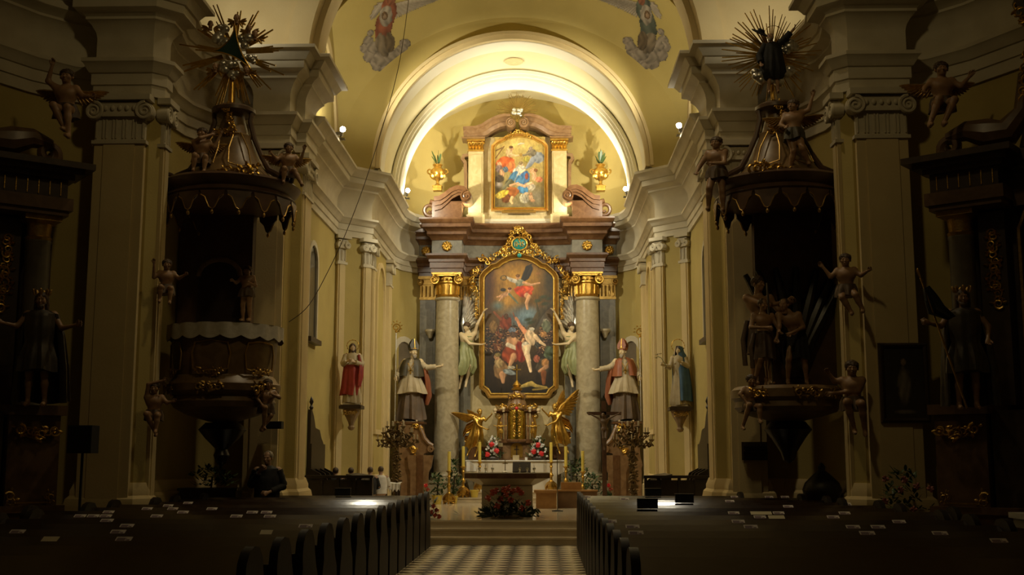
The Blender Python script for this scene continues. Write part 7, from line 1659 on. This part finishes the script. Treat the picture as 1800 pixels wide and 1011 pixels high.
# ---- side altars in the chapels
M_alt = mat('brown_altar_marble', (.10, .055, .025), (.15, .085, .04), .35, scale=4, detail=8, dist=1.)
M_altd = mat('dark_altar_marble', (.045, .03, .016), (.07, .045, .025), .35, scale=4, detail=8, dist=1.)
M_altcol = mat('grey_altar_column', (.11, .095, .065), (.15, .13, .09), .3, scale=5, detail=8)
def side_altar(sd, label):
    k = -sd                                             # into the room
    o = Vector((sd*8.25, 17.15, 0)); n_ = Vector((k*.62, -.78, 0)).normalized(); u = Vector((-n_.y, n_.x, 0)); u = u if u.y > 0 else -u
    rt = empty('side_altar', (o.x, o.y, 0), label, 'altar'); T_ = frame_of(o, (u.x, u.y), (n_.x, n_.y)); s = k if False else 1
    def P(nm, m, fn, smooth=False):
        b = MB(); b.T = T_; fn(b); return b.build(nm, m, rt, smooth, angle=30)
    # local x runs toward the nave pier, -y to the room
    P('plinth', M_alt, lambda b: (b.box(-1.6, 1.55, -.75, .3, 0, .9), b.box(-1.65, 1.6, -.8, .3, .9, 1.0)))
    P('pedestal', M_alt, lambda b: (b.box(.75, 1.5, -.7, .3, 1.0, 2.35), b.box(.68, 1.57, -.78, .3, 2.35, 2.5)))
    P('altar_front', M_altd, lambda b: b.box(-1.6, .7, -.6, .3, 1.0, 2.4))
    P('column_shaft', M_altcol, lambda b: b.lathe([(.24, 2.5), (.24, 2.58), (.2, 2.65), (.19, 5.1), (.2, 5.12), (.2, 5.15)], 24, (1.2, .05, 0)), True)
    P('column_capital', M_golddark, lambda b: (b.lathe([(.19, 5.15), (.21, 5.2), (.18, 5.22), (.2, 5.42), (.26, 5.46)], 20, (1.2, .05, 0)), b.box(.92, 1.48, -.23, .3, 5.46, 5.54)), True)
    P('back_pilaster', M_altd, lambda b: b.box(.55, .95, .1, .4, 2.5, 5.5)); P('back_panel', M_altd, lambda b: b.box(-1.6, 1.5, .35, .55, 1.0, 5.6))
    P('architrave', M_alt, lambda b: (b.box(.45, 1.55, -.32, .5, 5.54, 5.62), b.box(.4, 1.6, -.37, .5, 5.62, 5.82), b.box(-1.6, .4, .1, .5, 5.54, 5.8)))
    P('frieze', M_altd, lambda b: (b.box(.48, 1.52, -.3, .5, 5.82, 6.12), b.box(-1.6, .48, .12, .5, 5.8, 6.12)))
    for i in range(6): P('gilt_flute', M_gold, lambda b: b.box(.55+.17*i, .565+.17*i, -.32, -.29, 5.86, 6.08))
    P('cornice', M_altd, lambda b: (b.box(.4, 1.6, -.38, .5, 6.12, 6.2), b.box(.3, 1.72, -.5, .5, 6.2, 6.28), b.box(.2, 1.85, -.62, .5, 6.28, 6.38), b.box(-1.6, .3, -.1, .5, 6.2, 6.38)))
    def scr(b):
        b.spiral((1.25, -.05, 6.58), (1, 0, 0), (0, 0, 1), .17, .05, -PI/2, 1.4, .09, .06, 20, 8)
        b.tube([(1.3, -.05, 6.74), (1.0, -.05, 6.80), (.7, 0, 6.72), (.4, .05, 6.7), (.15, .1, 7.0), (.1, .15, 7.6)], [.08, .16, .24, .22, .16, .12], 10)
    P('cornice_scroll', M_alt, scr, True)
    P('upper_frame', M_altd, lambda b: b.tube([(.1, .1, 6.4), (.0, .1, 6.9), (-.05, .1, 7.6), (-.1, .1, 8.2), (.05, .1, 8.7), (-.1, .1, 9.1)], [.16, .13, .12, .12, .18, .14], 10), True)
    P('picture_frame', M_golddark, lambda b: b.tube([(.38, .2, 2.5), (.38, .2, 5.2), (.2, .2, 5.6)], .04, 6), True)
    def orn(pts, sz, sed):
        def f(b): rocaille(b, pts, sz, sed, 2.)
        b = MB(); rocaille(b, pts, sz, sed, 2., tr=.12); b.v = [tuple(T_ @ Vector(v)) for v in b.v]; return b.build('gilt_foliage', M_gold if sed % 2 else M_golddark, rt)
    orn([(.85, -.82, 2.15), (1.12, -.85, 2.05), (1.4, -.82, 2.15)], .16, 1); orn([(.8, -.78, 1.2), (.85, -.78, 1.05)], .13, 2); orn([(1.35, -.78, 1.2), (1.4, -.78, 1.08)], .13, 4); orn([(.75, .08, 5.2), (.72, .08, 4.9), (.76, .08, 4.4), (.7, .08, 4.0)], .17, 3)
    orn([(.05, -.02, 6.9), (.1, -.02, 7.4), (.0, -.02, 7.9)], .17, 5); orn([(.0, -.04, 8.3), (.1, -.04, 8.6), (-.05, -.04, 9.0)], .2, 7); orn([(-.3, -.0, 5.6), (-.1, -.0, 5.2), (-.15, 0, 4.5)], .2, 6)
    P('gilt_line', M_gold, lambda b: b.box(.9, 1.35, -.82, -.79, 1.04, 1.06))
    return rt, T_
rtL, TL = side_altar(-1, 'dark brown marble side altar with gilt foliage behind the dark robed saint')
rtR, TR = side_altar(1, 'dark brown marble side altar with gilt foliage behind the flag bearing saint')
def dark_saint(name, label, px, py, Y, s, rz, flag):
    rt = sroot(name, label, 'statue'); P = dict(ea=(-.32, -.06, 1.22), ha=(-.50, -.2, 1.25), eb=(.32, -.05, 1.2), hb=((.55, -.22, 1.24) if not flag else (.28, -.22, 1.0)), ua=(0, 1, 0))
    M_arm = mat('dark_saint_robe', (.05, .042, .03), (.085, .07, .05), .45, .2, scale=6)
    bm_, J = body_mesh(P, hands=(1, 0)); bm_.build('body', M_putto, rt); hair_mesh(J, style='beard_long').build('hair', M_hair, rt)
    robe([(0, 0, 1.48, .1, .1, 0), (0, 0, 1.42, .22, .15, .03), (0, 0, 1.2, .23, .18, .06), (0, 0, .98, .2, .17, .08), (0, 0, .75, .27, .22, .14), (0, 0, .55, .28, .23, .18)], 9, seed=5).build('tunic', M_arm, rt)
    robe([(0, .03, 1.49, .1, .1, 0), (0, .03, 1.42, .26, .18, .04), (.02, .05, 1.1, .32, .24, .1), (.04, .08, .6, .36, .27, .14), (.05, .1, .08, .38, .26, .16)], 9, seed=7, open_=(-.5, PI+.5)).build('mantle', M_arm if flag else M_stall, rt)
    b = MB(); M = J['_hm']
    for i in range(8):
        a = i*PI/4; p_ = M @ Vector((.1*math.cos(a), .015+.1*math.sin(a), .10)); feather(b, p_-Vector((0, 0, .02)), (math.cos(a)*.3, math.sin(a)*.3, 1), .1, .06, (math.cos(a), math.sin(a), 0), .008)
    b.build('crown', M_golddark, rt)
    c_ = at(px, py, Y); put(rt, (c_.x, Y, c_.z), rz, s)
    return c_
c_ = dark_saint('dark_saint', 'dark crowned saint stretching out one arm before the side altar column', 62, 716, 16.9, .98, .25, False)
c_ = dark_saint('flag_saint', 'dark crowned saint in ermine cape holding a lance with flag', 1703, 722, 16.7, 1.0, -.2, True)
lz = empty('lance', (c_.x+.0, 16.3, c_.z), 'long lance with gilt tip and dark furled flag leaning against the crowned saint', 'lance')
p0, p1 = at(1700, 718, 16.35), at(1618, 488, 16.35); b = MB(); b.tube([p0, p1], .014, 6); b.build('shaft', M_golddark, lz)
b = MB(); d_ = (p1-p0).normalized(); feather(b, p1, d_, .14, .05, (0, -1, 0), .012); b.build('tip', M_gold, lz)
b = MB(); q0, q1, q2 = at(1628, 505, 16.33), at(1645, 545, 16.33), at(1672, 560, 16.33); strip(b, [q0, q0.lerp(q1, .5), q1, q2], [.1, .2, .26, .12], .01, 2, .03, (.8, 0, .4)); b.build('flag', mat('dark_flag', (.02, .02, .018), (.04, .038, .03), .7, scale=6), lz)
# brackets under the two saints are the altar pedestals; putti on the cornice scrolls
putto('winged putto with raised arm on the side altar scroll above the dark saint', at(112, 246, 17.7), .80, var(SIT, ha=(-.28, -.1, 1.5), ea=(-.36, -.05, 1.2), hb=(.55, -.2, .85), eb=(.36, -.1, .88), fa=(.1, -.3, .15), fb=(.2, -.36, .0)), .1, True, cloth=M_br)
putto('winged putto on the side altar scroll above the flag bearing saint', at(1660, 235, 17.7), .80, var(SIT, ha=(-.4, -.25, .8), hb=(.5, -.1, 1.1), fa=(-.35, -.35, .1), fb=(-.1, -.4, .1)), -.1, True, cloth=M_br)

# ------------------------------------------------------------------ painted angels on the sail vault
def on_vault(px, py):
    d = at(px, py, 10)-Vector((CAMX, 0, CAMZ)); d = d/d.y; o = Vector((CAMX, 0, CAMZ)); lo, hi = 23.9, 28.5; prev = None
    for i in range(400):
        Y = lo+(hi-lo)*i/399; p_ = o+d*Y; q = 1-(p_.x/EA)**2-((p_.y-YC)/EB)**2
        if q <= 0: continue
        if p_.z-(ZS+EC*math.sqrt(q)) >= 0: return p_
    return o+d*28.4
def fresco(label, box, cv, msk, seed):
    x0, x1, y0, y1 = box; c = on_vault((x0+x1)/2, (y0+y1)/2)
    # tangent frame of the vault at the fresco centre
    nrm = Vector((c.x/EA**2, (c.y-YC)/EB**2, (c.z-ZS)/EC**2)).normalized()
    rx = _r-nrm*_r.dot(nrm); rx.normalize(); ry = rx.cross(nrm); ry = ry if ry.z > 0 else -ry
    cs = [on_vault(*p_) for p_ in ((x0, y1), (x1, y1), (x1, y0), (x0, y0))]
    w2 = max(abs((p_-c).dot(rx)) for p_ in cs); h2 = max(abs((p_-c).dot(ry)) for p_ in cs)
    def surf(u, v):
        p_ = c+rx*((u-.5)*2*w2)+ry*((v-.5)*2*h2)
        q = ((p_.x/EA)**2+((p_.y-YC)/EB)**2+((p_.z-ZS)/EC)**2)**.5
        return Vector((p_.x/q*.9965, YC+(p_.y-YC)/q*.9965, ZS+(p_.z-ZS)/q*.9965))
    o = cv.plane('ceiling_fresco', None, (0, 0, 0), (1, 0, 0), (0, 1, 0), M_fresco, lambda u, v: msk[min(cv.ny-1, int(v*cv.ny)), min(cv.nx-1, int(u*cv.nx))] > 0, surf)
    setp(o, label, 'fresco')
def angel_fresco(mirror, robe_c, skin_hi):
    cv = Canvas(120, 100, (0, 0, 0), (0, 0, 0), 4); GR = (.30, .25, .19); GL_ = (.36, .31, .24); key = cv.C.copy()
    f = (lambda x: 1-x) if mirror else (lambda x: x)
    cv.C[:] = -1
    def el(x, y, a, b_, c_, rot=0, **k): cv.el(f(x), y, a, b_, c_, -rot if mirror else rot, soft=.09, **k)
    for x, y, a in ((.10, .42, .07), (.07, .34, .075), (.12, .24, .10), (.20, .14, .10), (.30, .13, .09), (.38, .18, .085), (.44, .25, .08), (.50, .36, .06), (.13, .52, .045), (.27, .10, .07), (.16, .34, .08), (.42, .15, .07), (.24, .20, .10), (.34, .22, .09), (.47, .30, .065)): el(x, y, a, a*.8, GR, sh=.5)
    for i in range(12): t = i/11; cv.st([(f(.28-.02*t), .86+.02*t), (f(.20-.06*t+.03*math.sin(i*2)), .90-.20*t)], [.03, .012], GL_ if i % 2 else GR, soft=.05)
    for i in range(22): t = i/21; cv.st([(f(.36+.42*t), .83+.10*t), (f(.42+.52*t), .68+.27*t)], [.03, .010], GL_ if i % 2 else (.33, .28, .21), soft=.05)
    el(.28, .58, .10, .22, robe_c, -12, sh=.6); el(.33, .80, .09, .16, robe_c, 8, sh=.5); el(.26, .36, .08, .12, (.22, .17, .11), 15, sh=.6); el(.34, .38, .06, .10, (.14, .10, .055), sh=.5)
    el(.30, .72, .075, .12, GL_, sh=.5); el(.29, .72, .038, .05, (.15, .09, .04)); el(.29, .71, .022, .032, skin_hi); el(.35, .93, .05, .07, (.26, .10, .05)); el(.35, 1.02, .045, .05, skin_hi)
    msk = (cv.C[..., 0] >= .03).astype(int); cv.C = np.clip(cv.C, 0, 1); cv.grain(14, .2); return cv, msk
cv, mk = angel_fresco(False, (.29, .095, .045), (.28, .19, .12)); fresco('painted winged angel in red robe on grey cloud across the vault', (630, 790, -12, 122), cv, mk, 1)
cv, mk = angel_fresco(True, (.10, .115, .085), (.30, .2, .12)); fresco('painted winged angel in blue green robe on grey cloud across the vault', (1030, 1182, -12, 115), cv, mk, 2)
# ---- hanging rope from the vault to the pulpit pier
P_ = [at(722, -30, 25.5), at(700, 120, 24.6), at(655, 280, 23.9), at(612, 400, 23.2), at(570, 490, 22.6), at(540, 540, 22.2), at(508, 566, 21.95)]
b = MB(); sm = []
for i in range(len(P_)-1):
    p0, p1, p2, p3 = P_[max(i-1, 0)], P_[i], P_[i+1], P_[min(i+2, len(P_)-1)]
    for j in range(8):
        t = j/8; sm.append(.5*((2*p1)+(-p0+p2)*t+(2*p0-5*p1+4*p2-p3)*t*t+(-p0+3*p1-3*p2+p3)*t**3))
b.tube(sm+[P_[-1]], .008, 5); setp(b.build('rope', M_darkwood), 'thin dark rope hanging in a curve from the vault to the pier', 'rope')
# ---- floodlight housings on the cornice
for i, p_ in enumerate(LAMPS):
    s = 1 if p_[0] < 0 else -1; rt = empty('floodlight', (p_[0], p_[1], p_[2]), ['floodlight on the cornice above the narrow window, crimson statue side', 'floodlight on the cornice corner, blue mantled statue side', 'floodlight beside the altar volute, dark caped bishop side', 'floodlight beside the altar volute, red mitred bishop side'][i], 'lamp', 'floodlights on the chancel cornice')
    b = MB(); b.box(p_[0]-.10, p_[0]+.10, p_[1]-.06, p_[1]+.06, p_[2]+.0, p_[2]+.03); b.tube([(p_[0], p_[1], p_[2]+.02), (p_[0], p_[1], p_[2]+.12)], .02, 6); b.build('bracket', M_metal, rt, False)
    b = MB(); b.box(p_[0]-.08-s*.03, p_[0]+.08-s*.03, p_[1]-.07, p_[1]+.07, p_[2]+.10, p_[2]+.17); b.build('housing', M_metal, rt, False)
    b = MB(); b.ball((p_[0]+s*.04, p_[1], p_[2]+.25), .065, 14, 9); b.build('bulb', mat('lamp_bulb', (1, 1, 1), emit=((1, .93, .75), 110)), rt)
